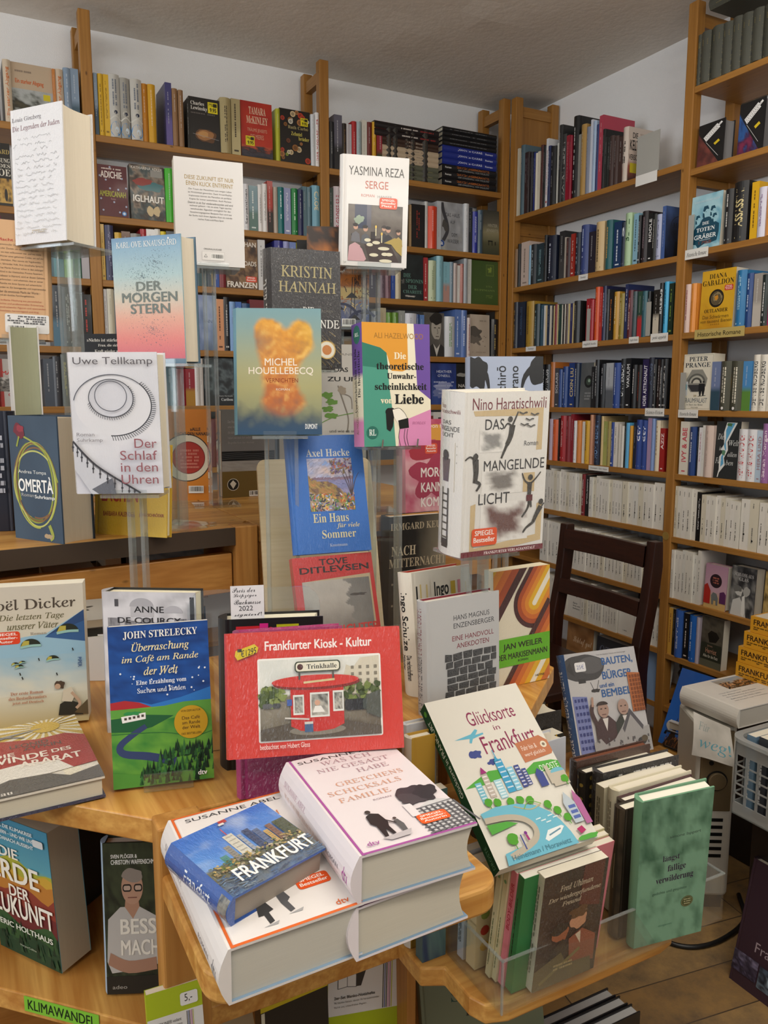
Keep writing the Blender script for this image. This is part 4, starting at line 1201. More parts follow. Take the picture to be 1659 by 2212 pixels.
shelf_row('D2', 'x', 1.805, 'side bookcase corner bay', 'second', [('s',2810,2790,155,'#8a6a4a'), ('s',2788,2771,173,'#1c1c1c'), ('s',2770,2718,176,'#c9b6ac','|','#8a7a70'), ('s',2717,2703,156,'#8fb8d4'), ('s',2702,2667,156,'#1a1f24','|','#a8b4ba'), ('s',2666,2618,153,'#23343c','|','#7fa0a8'), ('s',2617,2600,179,'#1b1d20'), ('s',2599,2547,171,'#141b30','|','#c0c8d8'), ('s',2529,2498,178,'#2a2a2b',None,0,'#3f3f40'), ('s',2497,2487,152,'#b4aca0'), ('s',2486,2461,146,'#3a2426','|','#8a5a52'), ('s',2459,2437,157,'#9c2c22','|','#e0d0c8'), ('s',2436,2409,157,'#1b2838','|','#a0b4c4'), ('s',2405,2363,177,'#33437c','|','#aab8d8','#4d6a96'), ('s',2362,2326,147,'#231f2c'), ('s',2323,2280,173,'#cdb283','|','#5a4826'), ('s',2272,2238,170,'#1d5a60','|','#cfa45a'), ('s',2235,2197,159,'#17355f','|','#d0d8e4'), ('s',2196,2179,151,'#16243a','S','#d8e0e8'), ('s',2178,2148,177,'#a8c6a0','BLITZ','#2f5a34','#5a9a4a'), ('s',2138,2116,169,'#86b2c8','|','#1f3848'), ('s',2115,2103,159,'#1a1c20','|','#e4e4e4'), ('s',2102,2075,169,'#231a1e','|','#8a7a82'), ('s',2074,2053,158,'#14171a','RIDDLE','#e6e6e6'), ('s',2052,2034,151,'#1a1d1c','|','#b8b8b0'), ('s',2033,2012,146,'#a7aecb','|','#2a2f50'), ('m',2009,1994,168,'#44609c')])
shelf_row('D3', 'x', 1.555, 'side bookcase corner bay', 'third', [('s',2810,2783,190,'#222430','|','#a88a4a'), ('s',2782,2730,187,'#14233a','|','#3f5878'), ('s',2722,2672,183,'#a8852c','|','#6a5018'), ('s',2668,2633,168,'#142a30','|','#8fa8ac'), ('s',2632,2613,163,'#39586c'), ('s',2611,2601,158,'#d8dce0'), ('s',2600,2589,157,'#d9c69a'), ('s',2588,2572,157,'#1a2c48'), ('s',2571,2564,154,'#d4d0c4'), ('s',2563,2552,153,'#2c2a34'), ('s',2551,2544,152,'#d8c890'), ('s',2543,2527,156,'#7c2424'), ('s',2526,2519,153,'#d8c890'), ('s',2518,2505,154,'#1c3a32'), ('s',2504,2497,151,'#d8d4c8'), ('s',2496,2486,152,'#16181c'), ('s',2485,2478,151,'#dcd8cc'), ('s',2477,2462,151,'#44302c'), ('s',2461,2456,150,'#d8c890'), ('s',2455,2440,151,'#2b2c60'), ('s',2439,2432,150,'#d8c890'), ('s',2431,2396,156,'#1b1c1c'), ('s',2362,2340,158,'#9a1c28','|','#e0c4c4'), ('s',2339,2320,152,'#a32430',None,0,'#3a1418'), ('s',2319,2296,195,'#d0521c',None,0,'#c98a1c'), ('s',2295,2279,192,'#b8322c'), ('s',2278,2259,194,'#1e2248','|','#c9ccdc'), ('s',2258,2243,180,'#22262c'), ('s',2242,2222,168,'#171a1e','|','#d8803a'), ('s',2221,2194,167,'#bf9130','|','#f0e4c4'), ('s',2193,2169,158,'#8c7a22','|','#d8d0a0'), ('s',2166,2151,187,'#25305c','|','#d4d8e4'), ('s',2150,2127,164,'#5a141c','|','#d8c0c0'), ('s',2126,2107,158,'#3a4c52'), ('s',2106,2085,156,'#2c4a3c',None,0,'#b83034'), ('s',2085,2062,154,'#2a5a66',None,0,'#d0d4d8'), ('s',2059,2047,151,'#17181a','|','#e0e0e0'), ('s',2032,2006,152,'#1a1714',None,0,'#c8c0b0'), ('s',2005,1990,172,'#121212','EREBUS','#eeeeee'), ('s',1989,1970,174,'#3fa9da','|','#14303c'), ('s',1967,1948,166,'#152a1c','|','#7a9a3a')])
shelf_row('D4', 'x', 1.311, 'side bookcase corner bay', 'fourth', [('s',2615,2593,170,'#15171a','POWERLOS','#c8ccd0'), ('s',2592,2564,169,'#15171a','POWERLOS','#c8ccd0'), ('s',2560,2533,177,'#b0682a',None,0,'#d09a4a'), ('s',2532,2507,153,'#47474c','SOLARIS','#c8c8cc'), ('s',2506,2485,147,'#2a4a8c',None,0,'#147a5c'), ('s',2481,2452,157,'#1d3f80','|','#b8c8e4'), ('s',2451,2418,170,'#203a78','CIXIN LIU','#d8c48a'), ('s',2417,2391,167,'#122440','|','#d8d8d8'), ('f',2390,2322,168,'#55595c'), ('s',2321,2302,152,'#191b1e','|','#9a9ca0'), ('s',2301,2280,176,'#16181c','|','#d0d4d8'), ('s',2274,2251,160,'#1c1f24','|','#c8ccd4'), ('s',2247,2210,162,'#aab0b8',None,0,'#5a6068'), ('s',2207,2173,161,'#23438c','|','#a8b8dc'), ('s',2170,2148,174,'#14171c','UNIVERSUM','#e0e4e8'), ('s',2147,2121,175,'#14171c','VAKUUM','#e0e4e8'), ('s',2118,2095,151,'#17181a','|','#e8e8e8'), ('s',2092,2071,150,'#1a1616','|','#8c3a2c'), ('s',2068,2041,168,'#241c4c','DER ASTRONAUT','#e4e4f0'), ('s',2038,2016,173,'#141b30','ATHOS','#4a5878'), ('s',2015,2003,166,'#151719','|','#d8d8d8'), ('s',2002,1991,166,'#2a1c1c','|','#c8c8c8'), ('s',1990,1976,165,'#17181b','|','#e8e8e8'), ('s',1976,1956,166,'#17181b','|','#e8e8e8')])
shelf_row('D5', 'x', 1.099, 'side bookcase corner bay', 'fifth', [('s',2556,2534,165,'#b8aabe'), ('s',2533,2500,163,'#cf5a24',None,0,'#a83030'), ('s',2499,2492,169,'#2a2020'), ('s',2491,2456,179,'#a01c24','|','#e0b8b8'), ('s',2455,2429,178,'#7f1a22'), ('s',2428,2410,186,'#8c2430'), ('s',2409,2391,161,'#e0e2e6','|','#8a8c98'), ('s',2390,2365,163,'#d08038',None,0,'#9c3428'), ('s',2364,2349,159,'#dcdad4'), ('s',2348,2321,163,'#d0a024','|','#5a5a3a','#b88c1c'), ('s',2320,2303,186,'#c08a6a'), ('s',2302,2293,170,'#9c6a50'), ('s',2292,2264,185,'#14203a','HOMIE GEHEN','#6a90c0'), ('s',2263,2249,182,'#cdb582'), ('s',2248,2227,163,'#9aa05a',None,0,'#a8a860'), ('s',2226,2208,164,'#a09050',None,0,'#4a8ab4'), ('s',2207,2191,161,'#24418c','|','#d8dce8'), ('s',2190,2175,162,'#dcd8d2','|','#666'), ('s',2174,2159,155,'#c2bdb4'), ('s',2158,2143,149,'#d8d5ce'), ('s',2142,2133,164,'#1b2420'), ('s',2133,2115,161,'#5aa8d8'), ('s',2114,2100,151,'#d39a30'), ('s',2099,2086,164,'#16243c'), ('s',2085,2058,173,'#22408c','dtv','#dce4f4'), ('s',2057,2034,172,'#22408c','dtv','#dce4f4'), ('s',2031,2013,180,'#a890b4'), ('s',2012,1998,179,'#7f98cc'), ('s',1997,1977,173,'#dccfb6','|','#8a6a3a'), ('s',1976,1955,147,'#9c2220','AZIZ','#f0e0e0')])
shelf_row('D6', 'x', 0.899, 'side bookcase corner bay', 'sixth', [('w',2577,2557,159,'#dddcd6'), ('w',2557,2538,159,'#e2dfd8'), ('w',2538,2518,167,'#dfdcd3'), ('w',2518,2499,159,'#d8d2c0'), ('w',2499,2480,159,'#dfdcd3'), ('w',2480,2462,167,'#e2dfd8'), ('w',2462,2443,159,'#dfdcd3'), ('w',2443,2425,159,'#d8d2c0'), ('w',2425,2407,159,'#dfdcd3'), ('w',2407,2389,159,'#e2dfd8'), ('w',2389,2371,159,'#dddcd6'), ('w',2371,2354,159,'#d8d2c0'), ('s',2354,2332,159,'#7a1c22','|','#ddd'), ('s',2332,2310,158,'#1a1a1c','|','#ddd'), ('w',2310,2292,152,'#dddcd6'), ('w',2292,2275,152,'#d8d2c0'), ('w',2275,2257,159,'#dfdcd3'), ('w',2257,2240,151,'#e2dfd8'), ('w',2240,2224,151,'#dfdcd3'), ('w',2224,2207,151,'#dfdcd3'), ('w',2207,2190,151,'#d8d2c0'), ('w',2190,2174,151,'#dfdcd3'), ('w',2174,2158,150,'#e2dfd8'), ('w',2158,2141,150,'#dfdcd3'), ('w',2137,2112,151,'#d8d2c0'), ('w',2112,2087,151,'#dfdcd3'), ('w',2087,2062,152,'#dddcd6'), ('w',2062,2038,152,'#d8d2c0'), ('w',2038,2015,153,'#dfdcd3'), ('w',2015,1991,153,'#e2dfd8'), ('w',1991,1968,160,'#e2dfd8'), ('w',1968,1945,160,'#dfdcd3')])
shelf_row('D7', 'x', 0.68, 'side bookcase corner bay', 'seventh', [('w',2594,2570,173,'#dddcd6'), ('w',2570,2546,172,'#e2dfd8'), ('w',2546,2522,171,'#e2dfd8'), ('w',2522,2499,170,'#dddcd6'), ('w',2499,2475,169,'#dddcd6'), ('w',2475,2453,168,'#dddcd6'), ('w',2453,2430,167,'#d8d2c0'), ('w',2430,2408,166,'#dfdcd3'), ('w',2408,2386,166,'#dfdcd3'), ('w',2386,2364,165,'#dddcd6'), ('w',2364,2342,164,'#e2dfd8'), ('w',2342,2321,170,'#e2dfd8'), ('w',2321,2300,169,'#e2dfd8'), ('w',2300,2279,161,'#dfdcd3'), ('w',2279,2259,168,'#dddcd6'), ('w',2259,2239,160,'#e2dfd8'), ('w',2239,2219,166,'#d8d2c0'), ('w',2219,2199,165,'#dddcd6'), ('w',2199,2179,158,'#dfdcd3'), ('w',2179,2160,164,'#e2dfd8'), ('w',2160,2141,156,'#dfdcd3'), ('w',2141,2122,155,'#dfdcd3'), ('w',2122,2103,155,'#d8d2c0'), ('w',2103,2085,154,'#dfdcd3'), ('w',2085,2066,153,'#dfdcd3'), ('w',2066,2048,159,'#dddcd6'), ('w',2048,2030,152,'#dddcd6'), ('w',2030,2013,151,'#d8d2c0'), ('w',2013,1995,150,'#dfdcd3'), ('w',1995,1978,150,'#d8d2c0'), ('w',1978,1961,149,'#e2dfd8'), ('w',1961,1943,148,'#d8d2c0')])
shelf_row('D8', 'x', 0.485, 'side bookcase corner bay', 'eighth', [('w',2565,2541,145,'#d8d2c0'), ('w',2541,2517,145,'#dddcd6'), ('w',2517,2494,144,'#dfdcd3'), ('w',2494,2471,152,'#dfdcd3'), ('w',2471,2447,144,'#d8d2c0'), ('w',2436,2418,152,'#dfdcd3'), ('f',2417,2336,154,'#d9d6d0'), ('w',2333,2316,152,'#dfdcd3'), ('w',2316,2299,152,'#d8d2c0'), ('w',2299,2283,151,'#dfdcd3'), ('w',2283,2266,158,'#dfdcd3'), ('w',2266,2250,150,'#e2dfd8'), ('w',2250,2234,150,'#dddcd6'), ('w',2234,2219,150,'#dfdcd3'), ('w',2219,2203,149,'#e2dfd8'), ('w',2203,2187,149,'#e2dfd8'), ('w',2187,2172,149,'#dfdcd3'), ('w',2172,2157,156,'#dfdcd3'), ('w',2157,2140,148,'#dfdcd3'), ('f',2137,2056,142,'#dedbd4'), ('w',2053,2039,138,'#dddcd6'), ('w',2035,2014,139,'#dfdcd3'), ('w',2014,1993,138,'#dfdcd3'), ('w',1993,1972,138,'#dfdcd3'), ('w',1972,1952,138,'#dddcd6'), ('w',1952,1938,137,'#dfdcd3')])
shelf_row('E1', 'x', 2.309, 'side bookcase near bay', 'top', [('v',1898,1885,148,'#4c4d44'), ('v',1884,1848,148,'#4c4d44'), ('v',1848,1807,150,'#4c4d44'), ('v',1807,1773,146,'#4c4d44'), ('v',1772,1740,148,'#4c4d44'), ('v',1738,1703,144,'#4c4d44'), ('v',1701,1666,142,'#4c4d44'), ('v',1664,1627,142,'#4c4d44'), ('v',1625,1590,141,'#4c4d44')])
shelf_row('E2', 'x', 2.063, 'side bookcase near bay', 'second', [('f',1885,1787,126,'#1a1b1d'), ('f',1736,1649,145,'#1a1b1d'), ('f',1624,1544,143,'#1a1b1d')])
shelf_row('E3', 'x', 1.812, 'side bookcase near bay', 'third', [('f',1898,1781,166,'#5b9ab4'), ('s',1765,1735,160,'#1c1c1e','|','#c8c8c4'), ('s',1733,1683,172,'#1a1a1b','ASSASSINI','#cfc08a'), ('s',1671,1647,161,'#d8a91c','|','#6a4a10'), ('s',1645,1619,140,'#cfcfe0','|','#7a5a8a'), ('s',1617,1592,134,'#d8944a'), ('s',1590,1560,132,'#3a4a5c')])
shelf_row('E4', 'x', 1.557, 'side bookcase near bay', 'fourth', [('s',1898,1876,152,'#d8bfb6','|','#9a4a5a'), ('s',1875,1852,152,'#dd8f3a',None,0,'#d8843a'), ('f',1842,1717,185,'#d0a022'), ('s',1706,1671,170,'#2272a8','|','#a8d0e4'), ('s',1670,1647,157,'#1c3f7c','|','#c8d4e8'), ('s',1644,1615,153,'#98928c',None,0,'#b8b2aa'), ('s',1615,1592,146,'#182420','|','#e0e0e0'), ('s',1591,1569,142,'#c83a78'), ('s',1567,1540,143,'#555')])
shelf_row('E5', 'x', 1.309, 'side bookcase near bay', 'fifth', [('f',1898,1780,179,'#d8d5c6'), ('s',1778,1745,151,'#6f7fa8',None,0,'#2c4a5c'), ('u',1742,1704,151,'#4a4a3c'), ('u',1701,1662,149,'#4a4a3c'), ('s',1661,1631,148,'#4a8ac4',None,0,'#5a8a3a'), ('s',1629,1607,166,'#dedad0','DENISE RUDBERG','#333'), ('s',1605,1579,165,'#dedad0','DENISE RUDBERG','#333'), ('s',1577,1552,163,'#dedad0','DENISE RUDBERG','#333'), ('s',1550,1520,159,'#dedad0')])
shelf_row('E6', 'x', 1.097, 'side bookcase near bay', 'sixth', [('s',1888,1852,174,'#dcd8cc','IVY & ABE','#c84a5a'), ('s',1848,1822,158,'#22407c','|','#d8dce8'), ('s',1821,1815,159,'#1a1c24'), ('s',1814,1800,157,'#e0e0e4','|','#a03a5a'), ('s',1799,1789,164,'#dcdcd8'), ('s',1788,1755,164,'#d3bfb6',None,0,'#9a8468'), ('f',1754,1665,179,'#262a2c'), ('s',1664,1633,157,'#dedfe4','HEMINGWAY UND ICH','#c02c34'), ('s',1633,1601,157,'#dedfe4','HEMINGWAY UND ICH','#c02c34'), ('s',1600,1580,155,'#b8cce0','HERA LIND','#a08088'), ('s',1580,1554,176,'#9a6aa4','Sarah Morgan','#f0e0f0'), ('s',1552,1526,170,'#d8c84a'), ('s',1524,1496,174,'#4a7a8a')])
shelf_row('E7', 'x', 0.885, 'side bookcase near bay', 'seventh', [('w',1898,1885,171,'#d8d2c0'), ('w',1885,1865,170,'#dfdcd3'), ('w',1865,1846,169,'#e2dfd8'), ('w',1846,1826,169,'#dfdcd3'), ('w',1826,1807,168,'#dfdcd3'), ('s',1807,1788,161,'#161616','|','#ddd'), ('w',1788,1769,154,'#d8d2c0'), ('w',1769,1751,153,'#e2dfd8'), ('w',1751,1732,152,'#dfdcd3'), ('w',1732,1714,157,'#e2dfd8'), ('w',1714,1696,150,'#d8d2c0'), ('w',1696,1678,154,'#dfdcd3'), ('w',1678,1661,147,'#e2dfd8'), ('w',1661,1643,146,'#dfdcd3'), ('w',1640,1609,157,'#e2dfd8'), ('w',1609,1578,159,'#d8d2c0'), ('w',1575,1554,153,'#e2dfd8'), ('w',1554,1533,151,'#dfdcd3'), ('w',1533,1513,150,'#d8d2c0'), ('w',1513,1493,153,'#dddcd6'), ('w',1493,1473,152,'#dfdcd3')])
shelf_row('E8', 'x', 0.675, 'side bookcase near bay', 'eighth', [('w',1898,1886,165,'#e2dfd8'), ('w',1886,1870,165,'#e2dfd8'), ('w',1870,1854,165,'#e2dfd8'), ('w',1854,1839,171,'#dddcd6'), ('w',1839,1823,170,'#dfdcd3'), ('w',1823,1808,170,'#dfdcd3'), ('w',1808,1792,163,'#dddcd6'), ('s',1791,1778,180,'#dedbd4','|','#777'), ('f',1763,1679,143,'#b48a9c'), ('f',1664,1577,156,'#3a3a3c'), ('f',1546,1471,158,'#6a5a44')])
shelf_row('E9', 'x', 0.478, 'side bookcase near bay', 'ninth', [('s',1898,1880,162,'#cf9f45','|','#7a3a2a'), ('s',1879,1868,161,'#181818'), ('s',1867,1836,163,'#345fae','|','#d8e0f0'), ('s',1835,1813,158,'#16161a','|','#e0d8d0'), ('s',1810,1782,157,'#2060b4','|','#c8d8f0'), ('s',1781,1767,156,'#b4aab8'), ('f',1766,1682,166,'#3c3a33')])
# ------------------------------------------------------------------ artwork of the displayed books
def a_ginzberg(A):
    A.text('Louis Ginzberg', 0.03, 0.06, 0.6, 0.1, '#5c5660', 'r', 0, 0.004)
    A.text('Die Legenden der Juden', 0.03, 0.12, 0.95, 0.17, '#84606a', 'r', 0, 0.004)
    r = random.Random(4)
    for k in range(17):
        y = 0.22 + k * 0.044
        p, x = [], r.uniform(0.02, 0.45 if k < 4 else 0.12)
        e = r.uniform(0.75, 0.97)
        while x < e:
            p.append((x, y + r.uniform(-0.011, 0.011)))
            x += r.uniform(0.012, 0.03)
            if r.random() < 0.12 and len(p) > 3:
                A.line(p, 0.006, '#b3b5b8'); p = []; x += 0.05
        if len(p) > 2:
            A.line(p, 0.006, '#b3b5b8')
    A.dashes(0.36, 0.9, 0.64, 0.93, '#b4ac9c', 2, 3, False)
def a_zukunft(A):
    A.text('DIESE ZUKUNFT IST NUR', 0.15, 0.16, 0.86, 0.198, '#a58a3e')
    A.text('EINEN KLICK ENTFERNT', 0.17, 0.215, 0.85, 0.255, '#a58a3e')
    A.lines(['Der Traum der Menschheit vom ewigen Leben', 'ist Wirklichkeit geworden. Dank Virtual-Reality-', 'Implantaten können die Menschen als perfekte', 'Kopien für immer weiterleben. Auch Marlene', 'Dietrich ist als Star wiederauferstanden und wird', 'weltweit gefeiert – bis sie eines Tages spurlos', 'verschwindet. Eigentlich unmöglich! Für den', 'Versicherungsagenten Benjamin Kari wird aus', 'der Suche nach ihrem digitalen Klon ein mörde-', 'risches Katz-und-Maus-Spiel.'], 0.19, 0.28, 0.84, 0.59, '#4c4a48', 'n', 'c', 0.62)
    A.text('ORIGINALAUSGABE', 0.4, 0.835, 0.66, 0.85, '#5a5856')
    A.rect(0.37, 0.865, 0.7, 0.95, '#c9c7c5'); A.rect(0.374, 0.868, 0.696, 0.947, '#e6e4e2')
    A.barcode(0.5, 0.885, 0.69, 0.94, 4)
    A.poly([(0.4, 0.92), (0.425, 0.89), (0.45, 0.92)], '#8a8a88'); A.poly([(0.41, 0.918), (0.425, 0.898), (0.44, 0.918)], '#e6e4e2')
    A.text('www.heyne.de', 0.44, 0.962, 0.64, 0.975, '#6a6866')
def a_morgen(A):
    A.grad(0, 0, 1, 1, [(0, '#5f8ab0'), (0.06, '#7aa3be'), (0.3, '#a3bfc2'), (0.48, '#c8c0ae'), (0.64, '#dba08a'), (0.8, '#dc7c74'), (0.955, '#cf5f70'), (0.965, '#5f7f94'), (1, '#4a6c86')])
    r = random.Random(9)
    for i in range(620):
        a = r.uniform(0, 2 * PI); d = abs(r.gauss(0, 0.19))
        c = r.choice([(0.42, 0.3), (0.55, 0.72), (0.62, 0.2)])
        x, y = c[0] + d * math.cos(a) * 1.25, c[1] + d * math.sin(a) * 0.7
        if 0.05 < x < 0.95 and 0.1 < y < 0.92:
            A.k = 3 + i % 5
            A.poly([(x, y), (x + r.uniform(0.006, 0.014), y + 0.002), (x + 0.008, y + r.uniform(0.004, 0.009))], '#47606c')
    A.k = 12
    A.text('KARL OVE KNAUSGARD', 0.07, 0.035, 0.94, 0.08, '#e4e8e8', 'r', 0, 0.004); A.ell(0.83, 0.027, 0.012, 0, '#e4e8e8', 10)
    A.text('DER', 0.34, 0.35, 0.7, 0.42, '#5b6862', 'b'); A.text('MORGEN', 0.12, 0.435, 0.92, 0.51, '#5b6862', 'b'); A.text('STERN', 0.24, 0.525, 0.81, 0.6, '#5b6862', 'b')
def a_tellkamp(A):
    photo(A, 0, 0, 1, 1, ['#d0d2da', '#dcdde3', '#c8cad6'], 1.2, 6, 10, 14)
    def sp(cx, cy, rx, ry, a0, a1, wd, n, ln, out):
        A.arc(cx, cy, rx, ry, a0, a1, wd, '#2f3340', 60)
        for i in range(n):
            a = R(a0 + (a1 - a0) * (i + 0.5) / n)
            k = 1 + ln / rx * out
            A.line([(cx + rx * math.cos(a), cy - ry * math.sin(a)), (cx + rx * k * math.cos(a + 0.03), cy - ry * k * math.sin(a + 0.03) + 0.008)], wd * 0.55, '#3a3e4a')
    A.ell(0.49, 0.37, 0.45, 0.22, '#d9dae0'); A.ell(0.46, 0.32, 0.25, 0.13, '#cfd1da')
    sp(0.47, 0.37, 0.44, 0.215, -95, 45, 0.012, 40, 0.055, 1)
    A.arc(0.47, 0.37, 0.44, 0.215, 45, 170, 0.01, '#4a4e5c', 40)
    sp(0.46, 0.32, 0.25, 0.132, -170, 40, 0.01, 36, 0.028, 1)
    A.arc(0.46, 0.32, 0.25, 0.132, 40, 190, 0.01, '#3c404e', 40)
    A.arc(0.46, 0.305, 0.18, 0.105, 0, 360, 0.009, '#4a4e5c', 50)
    c = [(0.0, 0.62), (0.1, 0.7), (0.24, 0.79), (0.42, 0.87), (0.6, 0.94), (0.74, 0.995)]
    A.poly([(0, 0.62), (0.1, 0.72), (0.24, 0.81), (0.42, 0.89), (0.3, 1), (0.18, 1), (0, 0.82)], '#c6c9d2')
    A.poly([(0.18, 0.965), (0.42, 0.885), (0.46, 1), (0.26, 1)], '#5f6470')
    A.line(c, 0.022, '#2b2f3a')
    for i in range(11):
        t = i / 11 * (len(c) - 1); k = int(t); f = t - k
        x = c[k][0] + (c[k + 1][0] - c[k][0]) * f; y = c[k][1] + (c[k + 1][1] - c[k][1]) * f
        y2 = min(0.995, y + 0.075)
        A.line([(x, y), (x - 0.006, y2)], 0.011, '#2b2f3a'); A.ell(x - 0.003, min(0.98, y + 0.042), 0.014, 0, '#2b2f3a', 8)
    A.text('Uwe Tellkamp', 0.06, 0.035, 0.955, 0.1, '#55535a')
    A.text('Roman', 0.05, 0.56, 0.25, 0.585, '#7b7a82'); A.text('Suhrkamp', 0.05, 0.6, 0.34, 0.632, '#7b7a82')
    for t, x0, y in (('Der', 0.7, 0.605), ('Schlaf', 0.53, 0.69), ('in den', 0.53, 0.775), ('Uhren', 0.53, 0.862)):
        A.text(t, x0, y, 0.955, y + 0.066, '#8f525c')
def a_omerta(A):
    photo(A, 0, 0, 1, 1, ['#2f4154', '#35495d', '#3d5266'], 1.4, 2, 8, 10)
    r = random.Random(3)
    for k in range(9):
        cx, cy, rx, ry = 0.5 + r.uniform(-0.03, 0.03), 0.52 + r.uniform(-0.02, 0.02), 0.4 + r.uniform(-0.06, 0.06), 0.3 + r.uniform(-0.04, 0.04)
        a0 = r.uniform(0, 360)
        A.arc(cx, cy, rx, ry, a0, a0 + r.uniform(170, 330), 0.022, r.choice(['#8f9a3a', '#a9b04a', '#6f7c2c', '#b8bc6a', '#7d5a3a']), 40)
    A.line([(0.2, 0.14), (0.5, 0.2), (0.8, 0.3), (0.96, 0.5)], 0.025, '#98a244')
    A.line([(0.74, 0.84), (0.8, 0.92), (0.74, 0.95)], 0.06, '#9aa44a'); A.blob(0.72, 0.93, 0.08, 0.02, '#b09a7a', 3, 0.3)
    A.blob(0.22, 0.12, 0.12, 0.055, '#6a1c2c', 4, 0.2); A.blob(0.25, 0.1, 0.07, 0.03, '#8c2a3a', 8, 0.2); A.line([(0.22, 0.16), (0.16, 0.24)], 0.03, '#8f9a3a')
    A.text('Andrea Tompa', 0.16, 0.42, 0.74, 0.455, '#dfe4e4')
    A.text('OMERTÀ', 0.15, 0.465, 0.86, 0.59, '#eef0ee', 'b')
    A.text('Roman', 0.2, 0.603, 0.46, 0.63, '#b8bcbc'); A.text('Suhrkamp', 0.48, 0.61, 0.88, 0.645, '#dfe4e4', 'b')
def a_krebs(A):
    A.text('KINDERKREBS', 0.12, 0.29, 0.92, 0.43, '#a8301c', 'b'); A.text('LACHEN', 0.1, 0.475, 0.6, 0.63, '#a8301c', 'b')
    A.text('BARBARA KALENDER', 0.12, 0.74, 0.56, 0.79, '#8f3a1c', 'b'); A.text('JÖRG SCHRÖDER', 0.62, 0.74, 0.96, 0.79, '#8f3a1c', 'b')
def a_hannah(A):
    photo(A, 0, 0, 1, 1, ['#26262a', '#2c2c30', '#222226'], 2, 3, 8, 10)
    A.text('KRISTIN', 0.14, 0.14, 0.88, 0.235, '#a89c6c', 'r', 0, 0.005); A.text('HANNAH', 0.1, 0.27, 0.93, 0.36, '#a89c6c', 'r', 0, 0.005)
    A.text('DIE', 0.44, 0.48, 0.6, 0.535, '#e4e4e0', 'r', 0, 0.005); A.text('ROMAN', 0.72, 0.5, 0.88, 0.52, '#6a6860')
    A.text('VIER WINDE', 0.16, 0.585, 0.97, 0.655, '#e4e4e0', 'r', 0, 0.005)
    r = random.Random(4)
    for k in range(46):
        x, y = r.uniform(0.45, 1), r.uniform(0.72, 1.0)
        A.k = 8 + k % 6
        A.line([(x, y), (max(0, x - 0.1), max(0.68, y - 0.06))], 0.012, r.choice(['#6a5c3c', '#8a7a50', '#4c4430']), 0.6)
    A.k = 16
    A.ell(0.78, 0.84, 0.13, 0, '#c8a85a'); A.ell(0.78, 0.84, 0.115, 0, '#e0dccc'); A.ell(0.78, 0.84, 0.07, 0, '#c07a3a')
def s_hannah(A):
    A.text('DER WINDE', 0.3, 0.25, 0.75, 0.75, '#d8d8d4', 's', -90)
def a_houelle(A):
    lobes = [(0.36, 0.17, 0.2, 0.12), (0.75, 0.2, 0.17, 0.15), (0.55, 0.32, 0.37, 0.15), (0.5, 0.52, 0.25, 0.2), (0.55, 0.74, 0.32, 0.16)]
    def turb(x, y):
        return sum(abs(noise.noise(Vector((x * k, y * k * 1.3, 3.7 + k)))) / k for k in (4.0, 8.0, 16.0, 32.0)) * 4
    def fn(a, b):
        sky = mixc('#7fa3ab', '#a3a47c', min(1, b / 0.62)) if b < 0.62 else mixc('#a3a47c', '#7c8470', (b - 0.62) / 0.38)
        sky = mixc(sky, '#c8b878', max(0, 0.35 - abs(b - 0.5)) * 0.8)
        t = turb(a, b)
        g = sum(math.exp(-1.6 * (((a - x) / rx) ** 2 + ((b - y) / ry) ** 2)) for x, y, rx, ry in lobes)
        lit = (turb(a + 0.02, b + 0.03) - t) * 1.1
        cl = mixc('#e2a648', '#c57646', min(1, b / 0.62))
        cl = mixc(cl, '#d9bb4c', max(0, a - 0.6) * 1.6 * (1 - b))
        cl = mixc(cl, '#f4d27e', max(0, lit) + 0.25 * max(0, 0.6 - t))
        cl = mixc(cl, '#84645a', max(0, -lit) * 0.9 + 0.9 * max(0, b - 0.66))
        cl = mixc(cl, '#8f7264', 0.75 * math.exp(-(((a - 0.24) / 0.14) ** 2 + ((b - 0.27) / 0.08) ** 2)))
        c = mixc(sky, cl, max(0, min(1, (g - 0.2 - 0.22 * t) * 4)))
        k = max(0, min(1, (b - 0.77 + 0.12 * (0.5 - t) - 0.05 * (a - 0.5)) * 6))
        return mixc(c, mixc('#4a5560', '#3a5674', (b - 0.8) * 5), k)
    A.img(0, 0, 1, 1, 64, 92, fn)
    A.text('MICHEL', 0.33, 0.395, 0.71, 0.452, '#efe6d8', 'n', 0, 0.004); A.text('HOUELLEBECQ', 0.14, 0.465, 0.9, 0.53, '#efe6d8', 'n', 0, 0.004)
    A.text('VERNICHTEN', 0.34, 0.552, 0.72, 0.586, '#8a3a2a'); A.text('ROMAN', 0.46, 0.632, 0.62, 0.65, '#e8dccc')
    A.text('DUMONT', 0.8, 0.915, 0.945, 0.955, '#e4e8ea', 'b')
